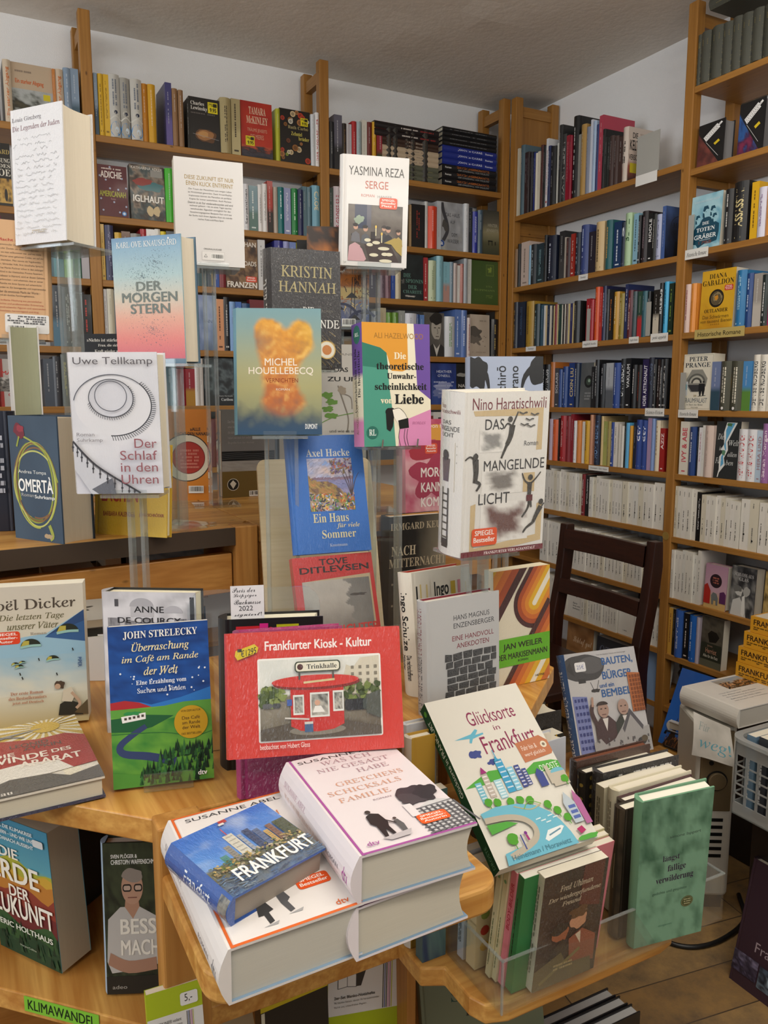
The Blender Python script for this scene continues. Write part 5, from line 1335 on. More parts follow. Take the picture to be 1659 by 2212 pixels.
def a_hazel(A):
    A.rect(0, 0, 1, 1, '#eae4cc')
    A.poly([(0, 0), (0.66, 0), (0.665, 0.28), (0.66, 0.37), (0.58, 0.39), (0.42, 0.385), (0.36, 0.26), (0.2, 0.19), (0, 0.16)], '#dd9a34')
    A.poly([(0, 0.16), (0.26, 0.2), (0.35, 0.24), (0.38, 0.5), (0.44, 0.8), (0.46, 1), (0, 1)], '#4c9a86')
    A.poly([(0, 0.16), (0.26, 0.2), (0.35, 0.24), (0.37, 0.37), (0, 0.35)], '#2f7a68')
    A.poly([(0.76, 0), (1, 0), (1, 0.62), (0.8, 0.53)], '#6c4fa0')
    A.poly([(1, 0.7), (0.64, 0.78), (0.52, 0.86), (0.5, 1), (1, 1)], '#d98cba')
    A.text('ALI HAZELWOOD', 0.17, 0.08, 0.9, 0.125, '#a5752c', 'n', 0, 0, 0.0)
    A.text('Die', 0.46, 0.235, 0.635, 0.29, '#f0e6c8', 's', 0, 0.008)
    A.text('theoretische', 0.2, 0.32, 0.9, 0.375, '#141414', 's', 0, 0.008); A.text('Unwahr-', 0.35, 0.405, 0.78, 0.45, '#141414', 's', 0, 0.008)
    A.text('scheinlichkeit', 0.17, 0.485, 0.94, 0.54, '#141414', 's', 0, 0.008); A.text('von', 0.25, 0.615, 0.43, 0.65, '#f0e6c8', 's', 0, 0.008); A.text('Liebe', 0.46, 0.575, 0.89, 0.655, '#141414', 's', 0, 0.01)
    A.text('ROMAN', 0.71, 0.8, 0.92, 0.825, '#a8608c', 'i')
    A.blob(0.4, 0.72, 0.08, 0.035, '#141414', 3, 0.1); A.poly([(0.32, 0.72), (0.45, 0.73), (0.42, 0.84), (0.38, 0.88), (0.33, 0.86)], '#141414')
    A.poly([(0.42, 0.7), (0.52, 0.69), (0.6, 0.73), (0.65, 0.79), (0.5, 0.82), (0.44, 0.76)], '#f2ede0'); A.line([(0.42, 0.7), (0.52, 0.69), (0.6, 0.73), (0.65, 0.79)], 0.006, '#2a2a2a')
    A.poly([(0.5, 0.79), (0.65, 0.77), (0.66, 0.85), (0.52, 0.86)], '#141414')
    for x in (0.52, 0.6, 0.64):
        A.line([(x, 0.86), (x - 0.015, 0.93), (x + 0.01, 0.998)], 0.007, '#2a2a2a')
    A.ell(0.12, 0.885, 0.085, 0, '#2c6f62'); A.text('RL', 0.07, 0.86, 0.17, 0.91, '#dfeae4', 's')
def s_hazel(A):
    A.grad(0, 0, 1, 1, [(0, '#6c4fa0'), (0.4, '#6c4fa0'), (0.45, '#eae4cc'), (0.75, '#eae4cc'), (0.8, '#d98cba'), (1, '#d98cba')])
    A.ell(0.5, 0.09, 0.34, 0, '#2c6f62'); A.text('RL', 0.3, 0.075, 0.7, 0.105, '#dfeae4', 's')
    A.text('Die theoretische', 0.5, 0.22, 0.75, 0.6, '#1a1a1a', 's', 90); A.text('Unwahrscheinlichkeit von Liebe', 0.2, 0.2, 0.42, 0.72, '#1a1a1a', 's', 90); A.text('ALI HAZELWOOD', 0.3, 0.66, 0.5, 0.9, '#8a7a5a', 'n', 90)
def a_serge(A):
    A.text('YASMINA REZA', 0.09, 0.1, 0.93, 0.18, '#4a4846'); A.text('SERGE', 0.34, 0.225, 0.69, 0.295, '#bc6452'); A.text('ROMAN', 0.28, 0.345, 0.48, 0.37, '#c87a6a'); A.text('HANSER', 0.53, 0.35, 0.75, 0.375, '#9a9a98')
    x0, y0, x1, y1 = 0.09, 0.44, 0.92, 0.955
    X = lambda a: x0 + (x1 - x0) * a
    Y = lambda b: y0 + (y1 - y0) * b
    photo(A, x0, y0, x1, y1, ['#4c443e', '#6a625a', '#574e48', '#3e3833'], 2.5, 5, 24, 26)
    A.rect(X(0.12), Y(0), X(0.34), Y(0.42), '#2b3550'); A.rect(X(0.34), Y(0), X(0.42), Y(0.4), '#5a5a66'); A.blob(X(0.2), Y(0.26), 0.07, 0.04, '#8fa08c', 5, 0.3)
    A.poly([(X(0.28), Y(0.62)), (X(0.72), Y(0.56)), (X(0.95), Y(1)), (X(0.4), Y(1))], '#36241f')
    for px, py, c, hc, s in ((0.13, 0.6, '#c8a0a4', '#1f1c20', 1.25), (0.14, 0.4, '#6a6a70', '#2a2422', 0.9), (0.32, 0.43, '#55585e', '#2c2a2a', 0.9), (0.66, 0.41, '#33343a', '#3a3230', 0.8), (0.74, 0.43, '#26282e', '#201d1e', 0.9), (0.93, 0.47, '#b09a58', '#33281f', 0.8)):
        r = 0.052 * s
        A.poly([(X(px) - r * 1.5, Y(py + 0.28 * s)), (X(px) - r * 1.2, Y(py + 0.12)), (X(px), Y(py + 0.07)), (X(px) + r * 1.2, Y(py + 0.12)), (X(px) + r * 1.6, Y(py + 0.3 * s))], c)
        A.ell(X(px), Y(py), r * 0.75, 0, '#c49a84', 16); A.blob(X(px) - r * 0.1, Y(py) - r * 0.45, r * 0.85, r * 0.35, hc, px * 9, 0.15)
    A.poly([(X(0), Y(1)), (X(0.02), Y(0.74)), (X(0.14), Y(0.68)), (X(0.26), Y(0.78)), (X(0.34), Y(0.96)), (X(0.3), Y(1))], '#c49aa0')
    A.poly([(X(0.66), Y(0.66)), (X(0.86), Y(0.56)), (X(1), Y(0.6)), (X(1), Y(0.88)), (X(0.9), Y(0.8)), (X(0.8), Y(0.68))], '#ab9448')
    for px, py, rx in ((0.36, 0.62, 0.05), (0.4, 0.7, 0.05), (0.48, 0.88, 0.07), (0.7, 0.98, 0.1), (0.66, 0.76, 0.09), (0.76, 0.86, 0.06), (0.52, 0.66, 0.06), (0.68, 0.86, 0.05)):
        A.ell(X(px), Y(py), rx, 0.016, '#d8d2b8', 16)
    for px, py in ((0.5, 0.4), (0.61, 0.52)):
        A.rect(X(px), Y(py), X(px) + 0.016, Y(py + 0.14), '#e0d8b4'); A.ell(X(px) + 0.008, Y(py) - 0.01, 0.014, 0.015, '#f0c860', 8)
    A.rect(X(0.42), Y(0.47), X(0.5), Y(0.6), '#241a1c')
    A.sticker(0.56, 0.37, 0.83, 0.47, '#d94a1e', ['SPIEGEL', 'Bestseller', 'Platz 1'])
    A.text('Thiele', 0.02, 0.962, 0.07, 0.972, '#8a8a88')
def s_serge(A):
    A.text('YASMINA REZA SERGE', 0.3, 0.2, 0.7, 0.55, '#b07a6e', 'n', 90)
def a_hacke(A):
    A.text('Axel Hacke', 0.24, 0.12, 0.82, 0.185, '#c9ccc6', 's')
    x0, y0, x1, y1 = 0.24, 0.2, 0.835, 0.65
    def fn(a, b):
        hill = 0.3 + 0.42 * a + 0.05 * math.sin(a * 9)
        if b > hill:
            n = fbm(a * 7, b * 7, 2)
            return mixc('#a87444', '#5a4a44' if n > 0.1 else '#7a8a4c', 0.5 + 0.8 * n) if b < hill + 0.3 else mixc('#6a6a80', '#c8a870', 0.5 + n)
        if b > 0.42:
            return mixc('#6a74a8', '#8a86ac', fbm(a * 3, b * 9, 4) + 0.5)
        if b > 0.36:
            return lin('#7a6478')
        return mixc('#a9a8c0', mixc('#6a90c8', '#c8b0a4', 0.5 + fbm(a * 4, b * 6, 1)), 0.6 + 0.6 * fbm(a * 3, b * 4, 9))
    A.img(x0, y0, x1, y1, 30, 40, fn)
    A.strokes(x0, y0, x1, y1, 420, 0.06, 0.014, fn, 3, lambda a, b: 0.5 if b < 0.4 else -0.5)
    r = random.Random(5)
    cols = ['#2c3a6a', '#8fa0d0', '#4a7a3a', '#c8c4d4', '#b04a2a', '#2a2a34', '#6a8a44', '#d0a050']
    A.strokes(x0, y0 + 0.3, x1, y1, 150, 0.05, 0.016, lambda a, b: r.choice(cols), 8)
    for k in range(5):
        A.line([(x0 + 0.56, y1 - 0.12), (x0 + 0.5 + 0.03 * k, y0 + 0.2), (x0 + 0.4 + 0.07 * k, y0 + 0.05 + 0.02 * k)], 0.012, '#3c2c34', 0.6)
    A.strokes(x0 + 0.3, y0, x1, y0 + 0.14, 70, 0.05, 0.018, lambda a, b: r.choice(['#5a4a7a', '#6a5a80', '#7a6a4a', '#a85a44']), 12)
    A.text('Ein Haus', 0.26, 0.67, 0.73, 0.745, '#cfcba6', 's'); A.text('für viele', 0.56, 0.755, 0.87, 0.805, '#cfcba6', 'q'); A.text('Sommer', 0.36, 0.81, 0.81, 0.88, '#cfcba6', 's'); A.text('Kunstmann', 0.45, 0.925, 0.68, 0.95, '#a9bcd8', 's')
def a_ditlev(A):
    A.text('TOVE', 0.33, 0.025, 0.68, 0.075, '#2a2022', 'b'); A.text('DITLEVSEN', 0.08, 0.085, 0.94, 0.135, '#2a2022', 'b')
    A.poly([(0.1, 0.2), (0.95, 0.17), (0.955, 0.9), (0.1, 0.9)], '#b9a98a')
    K = [(0, 0.6), (0.08, 0.71), (0.13, 0.67), (0.17, 0.61), (0.22, 0.67), (0.27, 0.61), (0.32, 0.72), (0.37, 0.71), (0.42, 0.66), (0.5, 0.74), (0.6, 0.73), (0.68, 0.62), (0.75, 0.42), (0.85, 0.15), (1.01, 0)]
    def np_(b):
        for (b0, x0), (b1, x1) in zip(K, K[1:]):
            if b0 <= b <= b1:
                t = (b - b0) / (b1 - b0)
                return x0 + (x1 - x0) * t * t * (3 - 2 * t)
        return 0
    def fn(a, b):
        face = a < np_(b) + 0.01 * fbm(a * 9, b * 9, 6)
        if face:
            return mixc('#b3b0aa', '#3f3f3e', max(0, b - 0.18) * 1.8 + max(0, 0.2 - a) * 0.7 + 0.12 * fbm(a * 5, b * 5, 2))
        return mixc('#8f8f8c', '#5c5c5a', a * 0.6 + 0.2 * fbm(a * 4, b * 4, 3))
    A.img(0.09, 0.2, 0.93, 0.93, 44, 60, fn)
    A.blob(0.78, 0.335, 0.1, 0.012, '#4c4a48', 3, 0.3)
    A.text('GESICHTER', 0.3, 0.57, 0.98, 0.65, '#c03430', 'b')
def a_hirano(A):
    A.blob(0.09, 0.14, 0.16, 0.14, '#17181a', 3, 0.2); A.line([(0.08, 0.03), (0.22, 0.16), (0.27, 0.32)], 0.12, '#17181a', 0.9)
    A.blob(0.97, 0.12, 0.16, 0.12, '#17181a', 7, 0.2); A.line([(0.96, 0.04), (0.76, 0.16), (0.7, 0.3)], 0.12, '#17181a', 0.9)
    A.text('Keiichirō', 0.37, 0.08, 0.49, 0.44, '#17181c', 'n', 90, 0.006); A.text('Hirano', 0.55, 0.08, 0.66, 0.36, '#17181c', 'n', 90, 0.006)
def a_haratis(A):
    A.text('Nino Haratischwili', 0.09, 0.035, 0.96, 0.105, '#6f2430')
    tan = '#c9b389'
    for q in ([(0.1, 0.11), (0.93, 0.1), (0.93, 0.36), (0.86, 0.36), (0.87, 0.15), (0.12, 0.14)], [(0.1, 0.68), (0.16, 0.67), (0.15, 0.95), (0.9, 0.9), (0.9, 0.7), (0.97, 0.69), (0.97, 0.94), (0.5, 0.97), (0.1, 0.99)], [(0.72, 0.5), (0.86, 0.5), (0.86, 0.62), (0.72, 0.62)]):
        A.poly(q, tan)
    def smoke(x0, y0, x1, y1, c, s):
        def fn(a, b):
            d = max(abs(a - 0.5), abs(b - 0.5)) * 2
            return mixc(c, '#e4e3df', max(0, min(1, (d - 0.45) * 2 + 0.7 * fbm(a * 3, b * 4, s) + 0.1)))
        A.img(x0, y0, x1, y1, 24, 16, fn)
    smoke(0.18, 0.22, 0.48, 0.36, '#8d8d8b', 2); smoke(0.22, 0.46, 0.7, 0.62, '#7a7672', 5); smoke(0.22, 0.67, 0.8, 0.92, '#6a4c48', 9)
    A.text('DAS', 0.24, 0.16, 0.46, 0.225, '#2a2a2c'); A.text('MANGELNDE', 0.24, 0.41, 0.97, 0.475, '#2a2a2c'); A.text('LICHT', 0.19, 0.61, 0.56, 0.68, '#2a2a2c'); A.text('Roman', 0.71, 0.3, 0.88, 0.33, '#6a6a6c')
    def fig(pts, hx, hy, c='#3a3834'):
        for p, w in pts:
            A.line(p, w, c, 0.35)
        A.ell(hx, hy, 0.03, 0, c, 12)
    fig([([(0.56, 0.2), (0.54, 0.27), (0.5, 0.32)], 0.07), ([(0.5, 0.32), (0.47, 0.36), (0.44, 0.4)], 0.035), ([(0.56, 0.2), (0.6, 0.15), (0.62, 0.12)], 0.022), ([(0.56, 0.21), (0.5, 0.19), (0.46, 0.22)], 0.02)], 0.53, 0.165)
    fig([([(0.14, 0.4), (0.15, 0.48), (0.14, 0.54)], 0.07), ([(0.14, 0.53), (0.2, 0.55), (0.16, 0.59)], 0.035), ([(0.14, 0.41), (0.08, 0.38), (0.02, 0.4)], 0.02), ([(0.16, 0.41), (0.14, 0.36)], 0.02)], 0.14, 0.38)
    fig([([(0.8, 0.56), (0.8, 0.66)], 0.06), ([(0.8, 0.65), (0.79, 0.72), (0.72, 0.78)], 0.03), ([(0.81, 0.65), (0.83, 0.72)], 0.03), ([(0.8, 0.57), (0.74, 0.55), (0.7, 0.5)], 0.02), ([(0.81, 0.57), (0.87, 0.54), (0.93, 0.5)], 0.02)], 0.805, 0.53)
    A.rect(0.765, 0.64, 0.84, 0.68, '#5a1c24')
    fig([([(0.95, 0.72), (0.9, 0.77), (0.86, 0.82)], 0.06), ([(0.86, 0.82), (0.78, 0.85), (0.74, 0.88)], 0.03), ([(0.95, 0.73), (0.99, 0.7)], 0.02)], 0.95, 0.69)
    for x, y in ((0.68, 0.13), (0.76, 0.17), (0.82, 0.14), (0.7, 0.2), (0.78, 0.21)):
        A.line([(x - 0.05, y - 0.008), (x - 0.02, y), (x, y + 0.004), (x + 0.03, y - 0.004), (x + 0.05, y - 0.002)], 0.012, '#4a4a48')
    A.rect(0, 0.965, 1, 1, '#6a1c28'); A.text('FRANKFURTER VERLAGSANSTALT', 0.27, 0.974, 0.9, 0.992, '#e8dcdc', 's')
    A.sticker(0.12, 0.825, 0.42, 0.935, '#df501c', ['SPIEGEL', 'Bestseller'])
def s_haratis(A):
    A.rect(0, 0.965, 1, 1, '#6a1c28')
    A.text('Nino', 0.16, 0.07, 0.44, 0.1, '#7a3a44'); A.text('Haratischwili', 0.14, 0.105, 0.9, 0.13, '#7a3a44')
    A.text('DAS', 0.3, 0.17, 0.66, 0.195, '#3a3a3c'); A.text('MANGELNDE', 0.12, 0.205, 0.9, 0.235, '#3a3a3c'); A.text('LICHT', 0.3, 0.245, 0.75, 0.27, '#3a3a3c')
    A.rect(0.2, 0.3, 0.8, 0.6, '#d8d0bc')
    for k in range(3):
        A.line([(0.1, 0.36 + k * 0.05), (0.85, 0.32 + k * 0.05)], 0.03, '#a8a49c')
    A.line([(0.4, 0.58), (0.38, 0.94)], 0.05, '#55534f'); A.line([(0.62, 0.58), (0.62, 0.94)], 0.05, '#55534f')
    for k in range(7):
        A.line([(0.39, 0.62 + k * 0.045), (0.62, 0.62 + k * 0.045)], 0.04, '#55534f')
    A.poly([(0.36, 0.4), (0.66, 0.4), (0.62, 0.54), (0.42, 0.54)], '#6a5a5c'); A.ell(0.5, 0.38, 0.12, 0, '#4a4440', 10)
    A.rect(0.4, 0.9, 0.64, 0.955, '#2a2a2c')
def stripes_schulze(A, seed, n, x0=0.06):
    r = random.Random(seed)
    for row in (0.1, 0.38, 0.66):
        x = x0
        while x < 0.95:
            w = r.choice([0.025, 0.05, 0.08])
            A.rect(x, row + r.uniform(0, 0.04), x + w, row + r.uniform(0.16, 0.25), r.choice(['#c8532c', '#cf5a5c', '#2c2c70', '#c2a83e', '#d8c48a', '#8a8a78', '#5a9ad0', '#1c1c20', '#cf8a9a']))
            x += w + r.uniform(0.03, 0.09)
def a_schulze(A):
    stripes_schulze(A, 4, 20)
    A.rect(0.3, 0.08, 0.62, 0.34, '#e3ddcf')
    A.text('Ingo', 0.36, 0.1, 0.6, 0.25, '#1c1c1e', 'b'); A.text('Schulze', 0.4, 0.23, 0.84, 0.36, '#1c1c1e', 'b')
    A.text('Die', 0.16, 0.62, 0.36, 0.7, '#1c1c1e', 'b'); A.text('rechtschaffenen', 0.16, 0.71, 0.9, 0.79, '#1c1c1e', 'b'); A.text('Mörder', 0.16, 0.8, 0.6, 0.88, '#1c1c1e', 'b')
def s_schulze(A):
    A.rect(0.05, 0.07, 0.95, 0.12, '#cfc7a8'); A.rect(0.05, 0.04, 0.9, 0.045, '#b8502c')
    A.text('Ingo Schulze', 0.3, 0.16, 0.75, 0.62, '#1c1c1e', 'b', -90); A.text('Die rechtschaffenen', 0.55, 0.66, 0.8, 0.86, '#1c1c1e', 'b', -90); A.text('Mörder', 0.2, 0.66, 0.45, 0.78, '#1c1c1e', 'b', -90)
def a_enz(A):
    A.text('HANS MAGNUS', 0.36, 0.155, 0.86, 0.2, '#55565a'); A.text('ENZENSBERGER', 0.36, 0.225, 0.93, 0.27, '#55565a')
    A.text('EINE HANDVOLL', 0.34, 0.335, 0.92, 0.38, '#8a4650'); A.text('ANEKDOTEN', 0.4, 0.405, 0.85, 0.45, '#8a4650')
    r = random.Random(8)
    y = 0.49
    for row in range(6):
        x = 0.25 + r.uniform(-0.02, 0.02)
        h = r.uniform(0.05, 0.062)
        while x < 0.9:
            w = r.uniform(0.09, 0.16)
            q = lambda: r.uniform(-0.006, 0.006)
            A.k = 10 + row
            A.poly([(x + q(), y + q()), (min(0.95, x + w) + q(), y + q()), (min(0.95, x + w) + q(), y + h + q()), (x + q(), y + h + q())], '#4a4b4d')
            A.k = 20
            A.dashes(x + 0.01, y + 0.006, min(0.94, x + w - 0.01), y + h - 0.006, '#6a6b6d', 4, row, False)
            x += w + 0.014
        y += h + 0.009
    A.text('AUCH BEKANNT ALS OPUS INCERTUM', 0.37, 0.9, 0.9, 0.935, '#55565a')
def s_enz(A):
    A.text('HANS MAGNUS ENZENSBERGER', 0.3, 0.48, 0.72, 0.97, '#55565a', 'n', 90); A.text('EINE HANDVOLL ANEKDOTEN', 0.3, 0.06, 0.72, 0.46, '#8a4650', 'n', 90)
def a_weiler(A):
    A.rect(0, 0, 1, 1, '#ded6c0')
    cs = ['#452526', '#a54a26', '#c86a2c', '#d8882c', '#ddac24', '#e8e2d0']
    for i, c in enumerate(cs):      # bands rising to the upper edge
        A.line([(-0.5 + 0.0 * i, 0.86 - 0.115 * i), (0.9, -0.34 - 0.115 * i)], 0.15, c)
    for i, c in enumerate(cs):      # hairpin bend
        k = 0.37 - i * 0.066
        A.line([(0.72, 0.31), (1.3, -0.19)], 2 * k, c)
        A.ell(0.72, 0.31, k, 0, c, 40)
    for i, c in enumerate(cs[:5] + ['#e8e2d0', '#ddac24', '#c86a2c']):
        A.line([(0.1 + 0.1 * i, 1.08), (1.0 + 0.1 * i, 0.3)], 0.1, c)
    A.rect(0, 0.58, 1, 0.82, '#5fae1e')
    A.text('JAN WEILER', 0.16, 0.625, 0.86, 0.69, '#1c2012', 'b'); A.text('DER MARKISENMANN', 0.05, 0.71, 0.95, 0.76, '#1c2012', 'b'); A.text('ROMAN', 0.42, 0.775, 0.6, 0.795, '#1c2012', 'b'); A.text('HEYNE', 0.74, 0.94, 0.9, 0.958, '#3a2a22', 'b')
def clip_art(f):
    """art whose shapes run over the trim is cut at the cover edge"""
    def g(A):
        old, A.clip = A.fn, True
        A.fn = lambda u, v, e: old(min(1, max(0, u)), min(1, max(0, v)), e)
        f(A)
        A.fn = old
    return g
def a_keun(A):
    def fn(a, b):
        return mixc('#16130f', '#a59c86', max(0, (a - 0.45)) * 1.5 * (1 - abs(b - 0.35) * 1.1) + 0.05 * fbm(a * 9, b * 9, 2))
    A.img(0, 0, 1, 1, 20, 24, fn)
    A.text('IRMGARD KEUN', 0.02, 0.06, 0.98, 0.125, '#b8ab90', 's'); A.text('NACH', 0.04, 0.27, 0.46, 0.36, '#c9bda2', 's'); A.text('MITTERNACHT', 0.0, 0.385, 1.0, 0.47, '#b8ab90', 's'); A.text('ROMAN', 0.5, 0.5, 0.88, 0.53, '#4a4236', 's')
    for x, y in ((0.06, 0.62), (0.06, 0.82), (0.4, 0.7), (0.7, 0.9)):
        A.ell(x, y, 0.02, 0, '#8a8272', 5)
def a_morgenkann(A):
    photo(A, 0, 0, 1, 1, ['#b84464', '#d0708a', '#e0b0b8', '#c05070'], 2.2, 6, 20, 26)
    A.blob(0.7, 0.2, 0.4, 0.1, '#d89a3a', 4, 0.4); A.blob(0.6, 0.34, 0.5, 0.09, '#a8283c', 7, 0.4); A.blob(0.5, 0.62, 0.4, 0.22, '#a83050', 2, 0.3)
    A.text('Ildikó von Kürthy', 0.2, 0.05, 0.98, 0.11, '#f0e4e4', 'n'); A.sticker(0.38, 0.26, 0.62, 0.37, '#d8502c', ['SPIEGEL', 'Bestseller', 'Autorin'])
    A.text('MORGEN', 0.3, 0.52, 0.98, 0.62, '#f2e8e4', 'b'); A.text('KANN', 0.3, 0.68, 0.72, 0.78, '#f2e8e4', 'b'); A.text('KOMMEN', 0.3, 0.84, 0.98, 0.94, '#f2e8e4', 'b')
def a_deer(A):
    A.text('RUTH JANSEN', 0.3, 0.09, 0.92, 0.12, '#7a7876'); A.text('WAS DAS', 0.2, 0.235, 0.72, 0.28, '#2a2a2a', 'b'); A.text('ZU UNS', 0.4, 0.33, 0.95, 0.375, '#2a2a2a', 'b')
    for k in range(4):
        A.blob(0.4 + 0.06 * (k % 2), 0.52 + 0.07 * k, 0.1, 0.03, '#6f9a4a', k, 0.25)
    A.line([(0.56, 0.42), (0.6, 0.5), (0.66, 0.62), (0.72, 0.76), (0.7, 0.9)], 0.02, '#8a8278'); A.line([(0.62, 0.5), (0.76, 0.54), (0.78, 0.66)], 0.015, '#8a8278'); A.blob(0.62, 0.47, 0.07, 0.04, '#a89c8c', 4, 0.2)
    A.line([(0.3, 0.8), (0.5, 0.74), (0.8, 0.7)], 0.012, '#6f9a4a')
    A.text('und wie es uns', 0.42, 0.87, 0.86, 0.9, '#55534f'); A.text('wunderbar durch', 0.3, 0.93, 0.9, 0.96, '#55534f')
def a_painted(A):
    def fn(a, b):
        if b < 0.6:
            return mixc('#2c1c16', '#c8772c', 0.5 + 0.9 * fbm(a * 5, b * 6, 1) + (b - 0.5))
        return mixc('#c9b070' if b < 0.72 else '#8d8d90', '#28407c', (b - 0.62) * 2.6 + 0.6 * fbm(a * 5, b * 5, 4))
    A.img(0, 0, 1, 1, 24, 34, fn)
    A.strokes(0, 0.4, 1, 1, 260, 0.08, 0.014, fn, 2)
    A.text('Politische Einschläge zu haben', 0.2, 0.43, 0.98, 0.46, '#e4e0d4')
    for x, y in ((0.72, 0.68), (0.76, 0.9), (0.95, 0.84), (0.5, 0.8)):
        A.poly([(x - 0.1, y + 0.03), (x, y - 0.03), (x + 0.1, y + 0.03)], '#14131a'); A.line([(x, y), (x - 0.02, y + 0.2 if y < 0.8 else 1)], 0.012, '#14131a'); A.line([(x, y - 0.02), (x + 0.01, 0.5)], 0.012, '#14131a')
    A.arc(0.55, 0.95, 0.28, 0, 20, 170, 0.04, '#1c2448'); A.arc(0.9, 1.0, 0.25, 0, 40, 160, 0.04, '#1c2448')
    A.barcode(0.56, 0.92, 0.78, 1.0, 3)
def a_alles(A):
    A.text('»Alles das ist wahr', 0.45, 0.06, 0.98, 0.085, '#b89a4c', 's'); A.text('über uns und', 0.52, 0.1, 0.96, 0.125, '#b89a4c', 's')
    A.dashes(0.4, 0.16, 0.96, 0.4, '#8a7440', 5, 2, False)
def a_peach(A):
    A.text('Macht aus Sprache', 0.22, 0.155, 0.98, 0.185, '#b03c34', 'b')
    A.lines(['Voller geheimnisvoller Zeichen auf Häusermauern,', 'Zinken oder Zäunen, um den Nachfolgenden', 'zu zeigen, wo man willkommen war und wo nicht', 'Rotwelsch, Wörter eines geheimen Codes, um auf der', 'Straße zu überleben. Man nannte sie Vagabunden,', 'Kesselflicker, fahrendes Volk. Ihre rätselhafte Sprache', 'Rotwelsch, hat Martin Puchner schon in den siebziger', 'Jahren als Kind in der fränkischen Provinz fasziniert.', 'Heute, als Professor in Harvard, wird er diesen Geheim-', 'sprachler erforschen – und erkennen, dass er seiner', 'eigenen Familie mit ihren Spuren auf unheimliche', 'Weise verbunden ist. Ein bewegendes und inspirierendes', 'Buch über die emotionale Macht der Worte –', 'und ein dunkles Familiengeheimnis.'], 0.04, 0.2, 0.96, 0.66, '#5a4a3c', 'n', 'c', 0.6)
    A.lines(['Eine brillante Mischung aus persönlicher', 'Geschichte und professioneller Erörterung,', 'voll beeindruckender Figuren und spannenden', 'Einsichten, hervorragend und klug.'], 0.1, 0.67, 0.95, 0.79, '#b05a44', 'n', 'c', 0.6)
    A.rr(0.3, 0.79, 1.0, 0.95, '#dfdedd', 0.03); A.dashes(0.34, 0.805, 0.95, 0.88, '#5a5a5c', 4, 5, False); A.barcode(0.36, 0.885, 0.62, 0.945, 9)
def a_nanas(A):
    A.ell(0.52, 0.53, 0.47, 0, '#3a2a1c', 48); A.ell(0.52, 0.53, 0.45, 0, '#e4dcc8', 48); A.ell(0.56, 0.53, 0.32, 0, '#7a241c', 40); A.ell(0.56, 0.53, 0.305, 0, '#b0342a', 40)
    A.text('»ALLE', 0.6, 0.2, 0.8, 0.235, '#2a2420', 'b'); A.text('MACHT DEN NANAS!«', 0.3, 0.25, 0.98, 0.285, '#2a2420', 'b')
    A.dashes(0.4, 0.44, 0.76, 0.66, '#cf7a6a', 6, 3, False); A.barcode(0.55, 0.84, 0.84, 0.92, 4)
def a_greybrown(A):
    A.grad(0, 0, 1, 1, [(0, '#6a6a68'), (0.45, '#78787a'), (0.5, '#6c6c6c')]); A.rect(0, 0.47, 1, 0.6, '#15171a'); photo(A, 0, 0.58, 1, 0.72, ['#8a8a88', '#a4a2a0', '#8a867c'], 3, 4, 14, 8); A.rect(0, 0.7, 1, 1, '#6f5a2c')
    A.lines(['Der Roman erzählt die Geschichte', 'einer Insel und ihrer Bewohner,', 'die sich dem Meer verschrieben', 'haben und doch fort wollen.', 'Ein großes Buch über Abschied'], 0.12, 0.12, 0.66, 0.42, '#a4a4a2', 'n', 'l', 0.5)
    A.ell(0.2, 0.85, 0.11, 0, '#d8d4c8'); A.ell(0.2, 0.85, 0.1, 0, '#22201c'); A.poly([(0.14, 0.84), (0.2, 0.9), (0.26, 0.84), (0.2, 0.8)], '#d8d4c8'); A.barcode(0.5, 0.93, 0.8, 0.995, 7)
    for k in range(4):
        A.line([(0, 0.5 + 0.02 * k), (0.3, 0.49 + 0.02 * k), (0.6, 0.505 + 0.02 * k), (1, 0.49 + 0.02 * k)], 0.008, '#5c6064')
def a_nichts(A):
    A.text('»Nichts ist stärker als eine', 0.1, 0.05, 0.92, 0.085, '#dcd8d0', 's'); A.text('Frau, die sich aus eigener', 0.3, 0.11, 0.98, 0.145, '#dcd8d0', 's'); A.text('Kraft wieder aufrichtet.«', 0.24, 0.17, 0.94, 0.205, '#dcd8d0', 's')
def chute(A, x, y, s):
    A.ell(x, y, s, s * 0.55, '#24291c', 20, 0, 180)
    for k in range(5):
        A.line([(x - s * (0.92 - 0.17 * k), y - 0.002), (x - s * (0.6 - 0.1 * k), y - s * 0.42)], 0.014 * s / 0.1, '#b0a548')
    A.line([(x - s, y + 0.004), (x, y - 0.006), (x + s, y - 0.004)], 0.02 * s / 0.08, '#8fb8b0')
